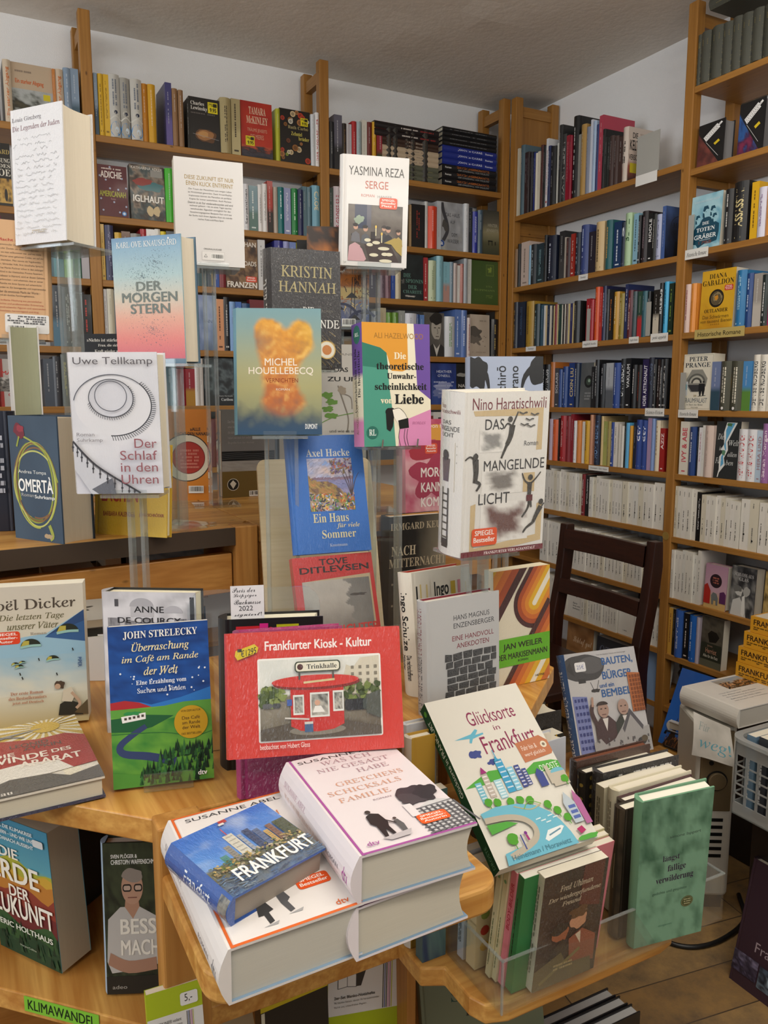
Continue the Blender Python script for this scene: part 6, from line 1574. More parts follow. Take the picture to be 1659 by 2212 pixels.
def a_dicker(A):
    A.grad(0, 0, 1, 1, [(0, '#c4bdb0'), (0.25, '#c9c2b0'), (0.45, '#c9c8b8'), (0.75, '#d0cdbb'), (1, '#b3a678')])
    A.poly([(0, 0.62), (0, 0.4), (0.4, 0.36), (0.62, 0.345), (1, 0.19), (1, 0.6)], '#8fb4c8')
    A.poly([(0.6, 0.37), (1, 0.19), (1, 0.42)], '#33598a'); A.poly([(0.62, 0.36), (1, 0.19), (1, 0.27)], '#2a4672')
    A.img(0, 0.5, 1, 0.78, 20, 12, lambda a, b: mixc('#8fb2c4', '#d0cdbb', b + 0.25 * fbm(a * 4, b * 4, 3)))
    A.text('Joël Dicker', 0.06, 0.09, 0.92, 0.165, '#4a4036', 'r', 0, 0.006); A.text('Die letzten Tage', 0.16, 0.195, 0.8, 0.25, '#6a6446', 'i', 0, 0.006); A.text('unserer Väter', 0.24, 0.258, 0.74, 0.306, '#6a6446', 'i', 0, 0.006); A.text('Roman', 0.46, 0.33, 0.62, 0.35, '#9a9284', 's')
    A.rr(0.06, 0.315, 0.36, 0.405, '#d6401c', 0.03)
    for i, t in enumerate(('SPIEGEL', 'Bestseller-', 'Autor')):
        A.text(t, 0.1 if i < 2 else 0.15, 0.323 + i * 0.026, 0.335 if i < 2 else 0.29, 0.342 + i * 0.026, '#f4e4dc', 'b')
    for x, y, s in ((0.83, 0.345, 0.11), (0.46, 0.43, 0.1), (0.67, 0.54, 0.065), (0.3, 0.555, 0.04), (0.37, 0.545, 0.035), (0.34, 0.575, 0.045)):
        chute(A, x, y, s)
    for x, y in ((0.87, 0.47), (0.53, 0.525), (0.34, 0.62), (0.36, 0.65), (0.7, 0.64)):
        A.line([(x, y - 0.01), (x + 0.008, y + 0.01)], 0.012, '#2a2a24')
    A.text('PIPER', 0.92, 0.53, 0.955, 0.6, '#2a4a7a', 'b', -90)
    for i, t in enumerate(('Der erste Roman', 'des Bestsellerautors', 'jetzt auf Deutsch')):
        A.text(t, 0.22 + (0.02, 0, 0.03)[i], 0.745 + 0.035 * i, 0.56 + (0, 0.03, 0)[i], 0.768 + 0.035 * i, '#a86a4c', 's')
    A.poly([(0.7, 0.94), (0.72, 0.86), (0.8, 0.83), (0.9, 0.86), (0.95, 0.95)], '#2c2a22'); A.poly([(0.74, 0.84), (0.76, 0.76), (0.84, 0.74), (0.88, 0.8), (0.84, 0.85)], '#c9bfaa'); A.blob(0.73, 0.72, 0.05, 0.03, '#4a3a2c', 3, 0.2); A.ell(0.705, 0.73, 0.03, 0, '#b89a80', 12); A.line([(0.84, 0.78), (0.92, 0.86), (0.88, 0.9)], 0.03, '#b89a80'); A.poly([(0.86, 0.93), (1, 0.84), (1, 0.95)], '#5a4c34')
def a_ararat(A):
    A.rect(0, 0, 1, 1, '#d9d3c6'); A.rect(0, 0, 1, 0.5, '#c6aa54')
    for k in range(22):
        a = R(k * 360 / 22)
        A.poly([(0.7, 0.12), (0.7 + 1.2 * math.cos(a), 0.12 + 0.8 * math.sin(a)), (0.7 + 1.2 * math.cos(a + 0.13), 0.12 + 0.8 * math.sin(a + 0.13))], '#dfd8c2')
    A.ell(0.7, 0.13, 0.13, 0, '#c9a83c')
    A.poly([(0, 0.28), (0.3, 0.24), (0.6, 0.3), (0.84, 0.28), (1, 0.36), (1, 0.78), (0.8, 0.8), (0.7, 0.66), (0.4, 0.62), (0, 0.66)], '#9c2c28')
    A.poly([(0, 0.66), (0.4, 0.62), (0.7, 0.66), (0.8, 0.8), (0.6, 0.82), (0.3, 0.8), (0, 0.9)], '#dcd8ce'); A.poly([(0, 0.9), (0.3, 0.8), (0.6, 0.82), (0.75, 0.9), (1, 0.84), (1, 1), (0, 1)], '#55524e')
    A.line([(0.02, 0.26), (0.35, 0.18), (0.66, 0.14)], 0.07, '#8d8c8a', 0.8); A.line([(0.2, 0.16), (0.35, 0.19), (0.5, 0.24)], 0.04, '#77767a', 0.5)
    A.text('LEONID', 0.36, 0.33, 0.68, 0.38, '#5c3c3a', 'b'); A.text('ZYPKIN', 0.46, 0.39, 0.78, 0.44, '#5c3c3a', 'b')
    A.text('DIE', 0.2, 0.44, 0.38, 0.49, '#e6dccf', 'b'); A.text('WINDE', 0.16, 0.5, 0.64, 0.58, '#e6dccf', 'b'); A.text('DES', 0.68, 0.5, 0.84, 0.55, '#e6dccf', 'b'); A.text('ARARAT', 0.4, 0.6, 0.9, 0.68, '#e6dccf', 'b')
    A.ell(0.1, 0.87, 0.1, 0, '#b0302c'); A.text('a', 0.06, 0.84, 0.14, 0.9, '#efe6dc', 'b'); A.text('aufbau', 0.04, 0.94, 0.3, 0.985, '#d8d4cc', 's')
def a_courcy(A):
    photo(A, 0, 0, 1, 1, ['#d4d3d8', '#b4b3b8', '#dddce0', '#8d8c92'], 2.6, 6, 26, 34)
    for k in range(5):
        photo(A, 0.05 + 0.18 * k, 0.18 + 0.02 * (k % 2), 0.18 + 0.18 * k, 0.34, ['#5a595e', '#9a999e', '#3a393e'], 5, k, 8, 8)
    A.ell(0.42, 0.1, 0.13, 0.06, '#a9a8ae', 20, 0, 180); A.rect(0.3, 0.1, 0.55, 0.17, '#bab9be'); A.ell(0.76, 0.14, 0.1, 0.05, '#b4b3b9', 20, 0, 180); A.rect(0.13, 0.05, 0.17, 0.1, '#4a494e'); A.rect(0.94, 0.03, 0.985, 0.4, '#2a292e'); A.ell(0.7, 0.25, 0.05, 0, '#55545a')
    A.text('ANNE', 0.34, 0.098, 0.66, 0.14, '#1c1b20', 'n', 0, 0.004); A.text('DE COURCY', 0.16, 0.175, 0.84, 0.215, '#1c1b20', 'n', 0, 0.004)
def a_strel(A):
    def fn(a, b):
        return mixc('#143a7a', '#1f55a4', 0.5 + 0.8 * fbm(a * 5, b * 12, 2) - 0.3 * (b < 0.3))
    A.img(0, 0, 1, 0.5, 20, 20, fn)
    A.poly([(0, 0.5), (0, 0.475), (0.14, 0.465), (0.3, 0.48), (0.4, 0.5), (0.7, 0.47), (1, 0.42), (1, 0.58), (0, 0.58)], '#2c74c0')
    A.poly([(0, 0.47), (0.14, 0.462), (0.28, 0.48), (0.42, 0.52), (0, 0.54)], '#a82a30')
    A.img(0, 0.515, 1, 1, 28, 26, lambda a, b: mixc('#6aa43c', '#2f7a34', 0.4 + 0.8 * fbm(a * 4, b * 5, 6) - 0.2 * a + 0.15 * b))
    A.poly([(0, 0.515), (0.4, 0.525), (0.72, 0.5), (1, 0.5), (1, 0.57), (0.55, 0.6), (0, 0.56)], '#5c9a3e'); A.poly([(0, 0.57), (0.35, 0.56), (0.62, 0.58), (0.4, 0.64), (0.2, 0.66), (0, 0.65)], '#1f5a34')
    A.line([(0.34, 0.63), (0.2, 0.68), (0.08, 0.74), (0.12, 0.79), (0.36, 0.82), (0.62, 0.87)], 0.05, '#33416a', -0.8)
    A.line([(0, 0.665), (0.5, 0.68), (0.8, 0.72), (1, 0.7)], 0.008, '#2a6a34')
    A.poly([(0.1, 0.56), (0.34, 0.545), (0.34, 0.585), (0.11, 0.6)], '#e8e8e6')
    for k in range(5):
        A.rect(0.13 + 0.042 * k, 0.568 - 0.003 * k, 0.155 + 0.042 * k, 0.583 - 0.003 * k, '#4a4038')
    A.blob(0.22, 0.545, 0.08, 0.012, '#2f8a4a', 3, 0.3)
    r = random.Random(6)
    for k in range(170):
        x = r.uniform(0.25, 1.0); y = r.uniform(0.78 + max(0, 0.62 - x) * 0.42, 1.0)
        A.k = 20 + k % 8
        h = r.uniform(0.03, 0.08)
        A.poly([(x, y), (min(1, x + 0.02), max(0.7, y - h)), (min(1, x + 0.035), y)], r.choice(['#12301c', '#1c4424', '#27582c', '#0e2416', '#38703a']))
    A.poly([(0.0, 0.9), (0.3, 0.93), (0.4, 1), (0, 1)], '#4f9038')
    A.k = 30
    A.ell(0.79, 0.63, 0.17, 0, '#c39a1e', 40)
    for i, t in enumerate(('Das Café', 'am Rande', 'der Welt')):
        A.text(t, 0.7, 0.593 + 0.03 * i, 0.88, 0.613 + 0.03 * i, '#4a2c14', 'n', 0, 0.004)
    A.text('VON DEM AUTOR', 0.69, 0.552, 0.89, 0.565, '#4a3410'); A.text('DES BESTSELLERS', 0.69, 0.695, 0.89, 0.708, '#4a3410')
    for k in range(26):
        A.ell(r.uniform(0.04, 0.96), r.uniform(0.28, 0.45), r.choice([0.005, 0.007, 0.01]), 0, '#e0e8f0', 8)
    A.text('JOHN STRELECKY', 0.15, 0.035, 0.89, 0.085, '#e8e6de', 's')
    A.text('Überraschung', 0.23, 0.105, 0.8, 0.175, '#e6d9a8', 'i', 0, 0.006); A.text('im Café am Rande', 0.13, 0.188, 0.89, 0.24, '#e6d9a8', 'i', 0, 0.006); A.text('der Welt', 0.34, 0.262, 0.68, 0.312, '#e6d9a8', 'i', 0, 0.006)
    A.text('Eine Erzählung vom', 0.26, 0.342, 0.76, 0.378, '#e8ecf0', 's'); A.text('Suchen und Finden', 0.27, 0.39, 0.75, 0.422, '#e8ecf0', 'r', 0, 0.005)
    A.text('dtv', 0.84, 0.935, 0.93, 0.965, '#f0f0f0', 'b')
def a_kiosk(A):
    A.text('Frankfurter Kiosk - Kultur', 0.215, 0.075, 0.83, 0.15, '#f0e4e0', 'b')
    A.rr(0.17, 0.215, 0.88, 0.885, '#e8e4de', 0.012)
    x0, y0, x1, y1 = 0.18, 0.23, 0.87, 0.87
    X = lambda a: x0 + (x1 - x0) * a
    Y = lambda b: y0 + (y1 - y0) * b
    def fn(a, b):
        if b < 0.45:
            return mixc('#cfd2cc', '#dcdcd4', fbm(a * 3, b * 3, 1) + 0.5)
        return mixc('#8a8474', '#5f5648', (b - 0.45) * 1.6 + 0.3 * fbm(a * 9, b * 9, 4) + 0.3 * (a > 0.7))
    A.img(x0, y0, x1, y1, 40, 30, fn)
    A.poly([(X(0.66), Y(0.46)), (X(0.72), Y(0.1)), (X(0.78), Y(0.14)), (X(0.84), Y(0.02)), (X(1), Y(0.0)), (X(1), Y(0.5))], '#c9c2ae')
    for i in range(4):
        for j in range(4):
            A.rect(X(0.76 + i * 0.065), Y(0.12 + j * 0.085), X(0.785 + i * 0.065), Y(0.16 + j * 0.085), '#7a7464')
    r = random.Random(4)
    for k in range(60):
        q = r.random() < 0.5
        A.k = 30 + k % 6
        A.blob(X(r.uniform(0.01, 0.2) if q else r.uniform(0.7, 0.99)), Y(r.uniform(0.36, 0.56)), 0.02, 0.03, r.choice(['#4a5a2c', '#6a7a3a', '#38481f', '#7c8a4c']), k, 0.3, 12)
    A.k = 40
    for x, w, c in ((0.7, 0.1, '#2a2c30'), (0.76, 0.12, '#1e2024'), (0.85, 0.15, '#3c4440'), (0.02, 0.08, '#5a5c5e'), (0.1, 0.07, '#44474a')):
        A.rr(X(x), Y(0.54), X(x + w), Y(0.68 if x > 0.5 else 0.6), c, 0.015)
    A.poly([(X(0.88), Y(0.5)), (X(1), Y(0.44)), (X(1), Y(0.8)), (X(0.88), Y(0.72))], '#4a4e46')
    A.poly([(X(0), Y(0.86)), (X(0.3), Y(0.78)), (X(0.7), Y(0.8)), (X(1), Y(0.9)), (X(1), Y(1)), (X(0), Y(1))], '#4f473c')
    # round red kiosk
    A.ell(X(0.47), Y(0.9), 0.16, 0.04, '#7a7468')
    A.poly([(X(0.25), Y(0.36)), (X(0.69), Y(0.36)), (X(0.69), Y(0.84)), (X(0.6), Y(0.9)), (X(0.47), Y(0.92)), (X(0.33), Y(0.9)), (X(0.25), Y(0.84))], '#b8241e')
    A.ell(X(0.47), Y(0.31), 0.25, 0.055, '#7a1c18'); A.ell(X(0.46), Y(0.285), 0.25, 0.05, '#c43028'); A.line([(X(0.36), Y(0.3)), (X(0.62), Y(0.275))], 0.012, '#c9b888')
    for a, b, c, d in ((0.27, 0.36, 0.45, 0.7), (0.41, 0.57, 0.43, 0.74), (0.6, 0.69, 0.42, 0.68)):
        A.rect(X(a), Y(c), X(b), Y(d), '#d8d8d2'); photo(A, X(a) + 0.008, Y(c) + 0.015, X(b) - 0.008, Y(d) - 0.015, ['#3a3a36', '#8a8a84', '#b8b4a8', '#4a4a48'], 4, a * 30, 8, 10)
    A.ell(X(0.47), Y(0.56), 0.016, 0, '#c89a80', 12); A.poly([(X(0.43), Y(0.68)), (X(0.45), Y(0.6)), (X(0.5), Y(0.6)), (X(0.53), Y(0.68))], '#e0ddd6')
    A.poly([(X(0.2), Y(0.72)), (X(0.4), Y(0.75)), (X(0.4), Y(0.77)), (X(0.2), Y(0.74))], '#c8c4bc')
    A.rect(X(0.36), Y(0.8), X(0.43), Y(0.92), '#3a5a80'); A.rect(X(0.36), Y(0.79), X(0.43), Y(0.82), '#c8c4bc'); A.rect(X(0.22), Y(0.5), X(0.26), Y(0.58), '#3a5aa0')
    A.rect(X(0.32), Y(0.16), X(0.335), Y(0.26), '#4a4a44'); A.rect(X(0.6), Y(0.16), X(0.615), Y(0.26), '#4a4a44')
    A.rr(X(0.29), Y(0.03), X(0.67), Y(0.17), '#3c4434', 0.02); A.rr(X(0.3), Y(0.045), X(0.66), Y(0.155), '#dcd8c4', 0.016); A.ell(X(0.335), Y(0.1), 0.017, 0, '#4a2420'); A.text('Trinkhalle', X(0.39), Y(0.07), X(0.64), Y(0.13), '#23231f', 's')
    A.text('beobachtet von Hubert Gloss', 0.175, 0.895, 0.455, 0.935, '#ead8d2')
    p = [(0.05, 0.14), (0.155, 0.09), (0.178, 0.12), (0.17, 0.16), (0.06, 0.215), (0.045, 0.18)]
    A.poly(p, '#cdb41e'); A.text('€1295', 0.08, 0.125, 0.165, 0.18, '#1c1a10', 'n', 0, 0.004, -0.03); A.rect(0.06, 0.125, 0.085, 0.15, '#2c2a14')
def a_magenta(A):
    A.dashes(0.6, 0.93, 0.85, 0.945, '#c88ab0', 1, 3, False); A.text('ROMAN', 0.72, 0.9, 0.9, 0.925, '#b86a98')
def a_ene(A):
    A.text('E', 0.12, 0.05, 0.34, 0.22, '#b8242c', 'b'); A.text('I', 0.36, 0.035, 0.42, 0.22, '#c2267c', 'b'); A.text('N', 0.45, 0.06, 0.58, 0.22, '#b8242c', 'b'); A.text('E', 0.53, 0.045, 0.74, 0.22, '#a9a81c', 'b')
def a_gret(kind):
    ln = '#a2509a' if kind == 1 else '#d8672a'
    def f(A):
        A.rect(0.02, 0.0, 0.04, 1, ln); A.rect(0.02, 0.985, 1, 1, ln)
        if kind == 3:
            A.rect(0.02, 0, 1, 0.012, ln)
        A.text('SUSANNE ABEL', 0.08 if kind == 1 else 0.12, 0.035, 0.94, 0.065, '#3a3a3c')
        if kind == 1:
            for t, x0, x1, y, c in (('WAS ICH', 0.26, 0.74, 0.085, '#a98a94'), ('NIE GESAGT', 0.18, 0.86, 0.16, '#a98a94'), ('HABE', 0.5, 0.8, 0.235, '#a98a94'), ('GRETCHENS', 0.24, 0.86, 0.335, '#cf9c84'), ('SCHICKSALS', 0.12, 0.78, 0.415, '#cf9c84'), ('FAMILIE', 0.16, 0.62, 0.495, '#cf9c84')):
                A.text(t, x0, y, x1, y + 0.045, c, 'r')
            A.text('ROMAN', 0.42, 0.575, 0.58, 0.59, '#a08a94')
            r = random.Random(3)
            A.poly([(0.6, 0.83), (0.72, 0.74), (0.86, 0.7), (1, 0.74), (1, 0.985), (0.66, 0.985)], '#c9c9cb')
            for k in range(9):
                A.line([(0.6 + 0.05 * k, 0.76), (0.64 + 0.05 * k, 0.985)], 0.02, '#55555a'); 
                A.line([(0.6, 0.76 + 0.028 * k), (1, 0.745 + 0.028 * k)], 0.014, '#6a6a70')
            A.rect(0.585, 0.7, 0.66, 0.82, '#ded9dc')
            A.blob(0.78, 0.63, 0.16, 0.09, '#3a343a', 3, 0.2); A.blob(0.7, 0.66, 0.1, 0.07, '#453e44', 8, 0.3); A.blob(0.86, 0.62, 0.1, 0.07, '#2f2a30', 5, 0.3)
            A.poly([(0.25, 0.72), (0.3, 0.7), (0.36, 0.72), (0.38, 0.8), (0.36, 0.84), (0.37, 0.91), (0.34, 0.91), (0.32, 0.85), (0.3, 0.92), (0.27, 0.92), (0.27, 0.82), (0.24, 0.79)], '#1f1f22'); A.ell(0.29, 0.685, 0.024, 0, '#3a3230', 12)
            A.poly([(0.42, 0.81), (0.46, 0.8), (0.48, 0.85), (0.47, 0.91), (0.43, 0.91)], '#5a5a5c'); A.ell(0.445, 0.79, 0.016, 0, '#4a4240', 10); A.line([(0.36, 0.78), (0.43, 0.83)], 0.014, '#2a2a2c'); A.poly([(0.24, 0.925), (0.5, 0.905), (0.46, 0.95), (0.3, 0.955)], '#b9b4b8')
            A.sticker(0.6, 0.82, 0.86, 0.905, '#dd5a1c', ['SPIEGEL', 'Bestseller-', 'Autorin'])
            A.text('dtv', 0.1, 0.925, 0.2, 0.96, ln, 'n', 0, 0.004)
        else:
            A.line([(0.28, 0.78), (0.62, 0.7)], 0.02, '#3a4a9a')
            A.poly([(0.3, 0.8), (0.36, 0.78), (0.4, 0.86), (0.36, 0.87), (0.37, 0.93), (0.33, 0.94), (0.32, 0.88), (0.28, 0.88)], '#3a3a3c'); A.poly([(0.46, 0.76), (0.52, 0.75), (0.55, 0.82), (0.52, 0.84), (0.54, 0.9), (0.5, 0.91), (0.47, 0.84)], '#55565a')
            A.poly([(0.28, 0.95), (0.4, 0.935), (0.38, 0.955)], '#a4a4a6'); A.poly([(0.48, 0.92), (0.6, 0.905), (0.58, 0.925)], '#a4a4a6')
            A.sticker(0.64, 0.72, 0.9, 0.8, '#e0541c', ['SPIEGEL', 'Bestseller'])
            A.text('dtv', 0.82, 0.93, 0.92, 0.965, ln, 'n', 0, 0.004)
            A.text('STAY AWAY FROM', 0.2, 0.16, 0.86, 0.2, '#c87a4c', 'r'); A.text('GRETCHEN', 0.2, 0.24, 0.8, 0.29, '#c87a4c', 'r')
    return f
def s_gret(kind):
    c = '#c0a0b0' if kind == 1 else '#a8a4a8'
    def f(A):
        A.text('SUSANNE ABEL', 0.62, 0.08, 0.74, 0.4, c, 'r', -90); A.text('WAS ICH NIE GESAGT HABE' if kind == 1 else 'STAY AWAY FROM GRETCHEN', 0.4, 0.1, 0.52, 0.62, '#d0b0a4', 'r', -90)
        A.text('dtv', 0.35, 0.9, 0.65, 0.96, '#a2509a' if kind == 1 else '#8a8a90', 'n', -90, 0.004); A.text('ROMAN', 0.45, 0.7, 0.55, 0.85, '#8a8890', 'n', -90)
    return f
def a_mini(A):
    A.img(0, 0, 1, 1, 30, 30, lambda a, b: mixc(mixc('#2a66c0', '#5a96dc', b * 1.4 + 0.2 * fbm(a * 3, b * 4, 2)), '#b8c8dc', max(0, 0.5 * fbm(a * 4, b * 5, 6))) if b < 0.58 else mixc('#6a6a50', '#4a6a90', max(0, b - 0.7) * 3 + 0.5 * fbm(a * 8, b * 8, 3)))
    r = random.Random(9)
    for x, w, h, c in ((0.2, 0.07, 0.1, '#4a8a84'), (0.3, 0.06, 0.2, '#8a8a84'), (0.38, 0.1, 0.34, '#c8c8bc'), (0.49, 0.04, 0.27, '#9aa4b0'), (0.56, 0.07, 0.3, '#33476a'), (0.64, 0.06, 0.24, '#55688a'), (0.71, 0.05, 0.16, '#b89a5a'), (0.77, 0.06, 0.22, '#7a5a4a'), (0.85, 0.13, 0.22, '#3c4a2c')):
        A.rect(x, 0.58 - h, x + w, 0.64, c)
        for k in range(5):
            A.rect(x + w * 0.15, 0.58 - h + 0.03 + k * h * 0.18, x + w * 0.85, 0.58 - h + 0.03 + k * h * 0.18 + h * 0.05, mixc(c, '#20242c', 0.35))
    A.line([(0.42, 0.26), (0.42, 0.14)], 0.01, '#c04a3a')
    A.strokes(0.02, 0.58, 0.98, 0.72, 120, 0.04, 0.02, lambda a, b: r.choice(['#5a6a34', '#8a7a54', '#a8a088', '#3c4a2c', '#b09a5a']), 5); A.strokes(0.0, 0.72, 1.0, 1.0, 130, 0.08, 0.012, lambda a, b: r.choice(['#3a5a80', '#54708c', '#2c405c', '#6a7a84']), 7, lambda a, b: 0.0)
    A.text('FRANKFURT', 0.16, 0.72, 0.97, 0.9, '#eef0f0', 'b')
    A.rect(0.46, 0.03, 0.54, 0.08, '#b03a34'); A.rect(0.44, 0.07, 0.5, 0.1, '#d8d8d4')
def s_mini(A):
    A.text('Frankfurt', 0.36, 0.32, 0.74, 0.74, '#e4ecf4', 'n', -90, 0.006); photo(A, 0.1, 0.86, 0.9, 0.99, ['#2a3a4a', '#8a8a84', '#1c2430'], 4, 3, 6, 6); A.dashes(0.3, 0.04, 0.5, 0.24, '#a8b4c4', 1, 4)
def tree(A, x, y, s, c='#58a03a'):
    A.blob(x, y, s, 0, c, x * 31, 0.12, 16); A.line([(x, y + s * 0.3), (x + 0.004, y + s * 1.1)], 0.008, c)
def a_gluck(A):
    A.text('Glücksorte', 0.33, 0.12, 0.83, 0.21, '#8f3c5c'); A.text('in', 0.545, 0.235, 0.61, 0.265, '#8f3c5c'); A.text('Frankfurt', 0.36, 0.285, 0.92, 0.395, '#8f3c5c')
    A.poly([(0.12, 0.27), (0.3, 0.255), (0.36, 0.23), (0.38, 0.24), (0.34, 0.265), (0.42, 0.262), (0.42, 0.272), (0.3, 0.285), (0.27, 0.31), (0.25, 0.305), (0.27, 0.28)], '#6ab4cc')
    A.blob(0.26, 0.38, 0.06, 0.026, '#4a5490', 3, 0.3, 24); A.blob(0.37, 0.445, 0.04, 0.018, '#4a5490', 6, 0.3, 24)
    A.poly([(0.02, 0.555), (0.12, 0.53), (0.3, 0.49), (0.45, 0.5), (0.5, 0.54), (0.2, 0.56)], '#5aa84a'); A.poly([(0.62, 0.55), (0.76, 0.51), (0.94, 0.52), (1, 0.535), (1, 0.58), (0.62, 0.57)], '#5aa84a'); A.text('DROSTE', 0.79, 0.535, 0.98, 0.572, '#e4efe0')
    A.poly([(0.67, 0.375), (0.94, 0.36), (1.0, 0.4), (1.0, 0.47), (0.98, 0.485), (0.68, 0.5)], '#bc7a5a'); A.ell(0.945, 0.42, 0.032, 0, '#e0d8c4'); A.ell(0.945, 0.42, 0.015, 0, '#8a7a6a')
    A.text('Fahr hin &', 0.71, 0.4, 0.87, 0.43, '#f0e0d4'); A.text('werd glücklich', 0.71, 0.445, 0.93, 0.475, '#f0e0d4')
    for x, w, y0, y1, c in ((0.12, 0.06, 0.54, 0.66, '#78b8cc'), (0.21, 0.06, 0.5, 0.64, '#bcb2a8'), (0.3, 0.07, 0.55, 0.66, '#a4d0dc'), (0.39, 0.075, 0.44, 0.64, '#4aa0c8'), (0.47, 0.06, 0.5, 0.64, '#88c4dc'), (0.545, 0.05, 0.5, 0.635, '#4a5490'), (0.6, 0.045, 0.53, 0.63, '#4a5490')):
        A.rect(x, y0, x + w, y1, c)
        for k in range(6):
            A.rect(x + 0.008, y0 + 0.012 + k * (y1 - y0) / 6.5, x + w - 0.008, y0 + 0.02 + k * (y1 - y0) / 6.5, mixc(c, '#ffffff', 0.55))
    A.poly([(0.21, 0.5), (0.235, 0.46), (0.27, 0.5)], '#a03a7a'); A.line([(0.42, 0.44), (0.415, 0.38)], 0.008, '#4aa0c8'); A.poly([(0.39, 0.45), (0.41, 0.42), (0.44, 0.45)], '#4aa0c8')
    A.rect(0.71, 0.58, 0.79, 0.66, '#4a5490'); A.poly([(0.71, 0.58), (0.75, 0.55), (0.79, 0.58)], '#4a5490'); A.rect(0.82, 0.55, 0.86, 0.66, '#c0b8a8'); A.rect(0.84, 0.6, 1.0, 0.68, '#c0b8a8'); A.ell(0.93, 0.6, 0.07, 0.025, '#78b8cc', 20, 0, 180)
    for x, y in ((0.16, 0.66), (0.24, 0.675), (0.36, 0.69), (0.45, 0.695), (0.54, 0.71), (0.68, 0.76), (0.74, 0.805), (0.8, 0.855), (0.96, 0.65)):
        tree(A, x, y, 0.036)
    A.poly([(0.04, 0.71), (0.2, 0.695), (0.4, 0.71), (0.56, 0.745), (0.66, 0.8), (0.72, 0.86), (0.76, 0.93), (0.78, 1), (0.08, 1), (0.1, 0.94), (0.4, 0.92), (0.46, 0.86), (0.4, 0.8), (0.26, 0.765), (0.05, 0.75)], '#72b8ce')
    A.line([(0.05, 0.752), (0.26, 0.765), (0.4, 0.8), (0.46, 0.86), (0.4, 0.92), (0.14, 0.965)], 0.05, '#b8b0a0')
    A.poly([(0.05, 0.775), (0.24, 0.785), (0.33, 0.81), (0.06, 0.83)], '#5aa84a'); tree(A, 0.22, 0.88, 0.05); A.line([(0.3, 0.87), (0.3, 0.95)], 0.012, '#4a5490'); A.line([(0.36, 0.72), (0.5, 0.76), (0.62, 0.745)], 0.01, '#b8b48a'); A.line([(0.44, 0.75), (0.52, 0.715), (0.62, 0.745)], 0.008, '#7ab05a')
    A.poly([(0.5, 0.93), (0.56, 0.89), (0.7, 0.885), (0.72, 0.895), (0.66, 0.925), (0.52, 0.945)], '#e6ecec'); A.line([(0.55, 0.918), (0.68, 0.9)], 0.012, '#6a90a4')
    for k in range(5):
        A.line([(0.5 + 0.04 * k, 0.82 + 0.015 * (k % 3)), (0.55 + 0.04 * k, 0.818 + 0.015 * (k % 3))], 0.01, '#d8ecf0')
    A.poly([(0.82, 0.78), (0.87, 0.72), (0.93, 0.79), (0.93, 0.9), (0.84, 0.9)], '#b8c4cc'); A.poly([(0.93, 0.78), (0.96, 0.72), (1, 0.78), (1, 0.92), (0.94, 0.92)], '#b06a9a')
    for k in range(3):
        A.rect(0.85, 0.8 + 0.03 * k, 0.92, 0.818 + 0.03 * k, '#5a6cae')
    A.text('Heinemann / Morawietz', 0.14, 0.958, 0.72, 0.985, '#55889a'); A.blob(0.9, 0.985, 0.1, 0.015, '#5aa84a', 3, 0.2, 20)
    A.poly([(0.82, 0.93), (0.88, 0.92), (0.9, 0.95), (0.84, 0.96)], '#b03a6a'); A.ell(0.35, 0.87, 0.015, 0, '#7a3a8a'); A.line([(0.35, 0.88), (0.355, 0.91)], 0.02, '#a03a7a')
def s_gluck(A):
    A.text('Glücksorte in FRANKFURT', 0.3, 0.1, 0.72, 0.58, '#e0e8dc', 'n', 90, 0.003); A.text('DROSTE', 0.34, 0.86, 0.66, 0.98, '#6a9a7a', 'n', 90); A.ell(0.5, 0.05, 0.2, 0, '#58a03a', 8)
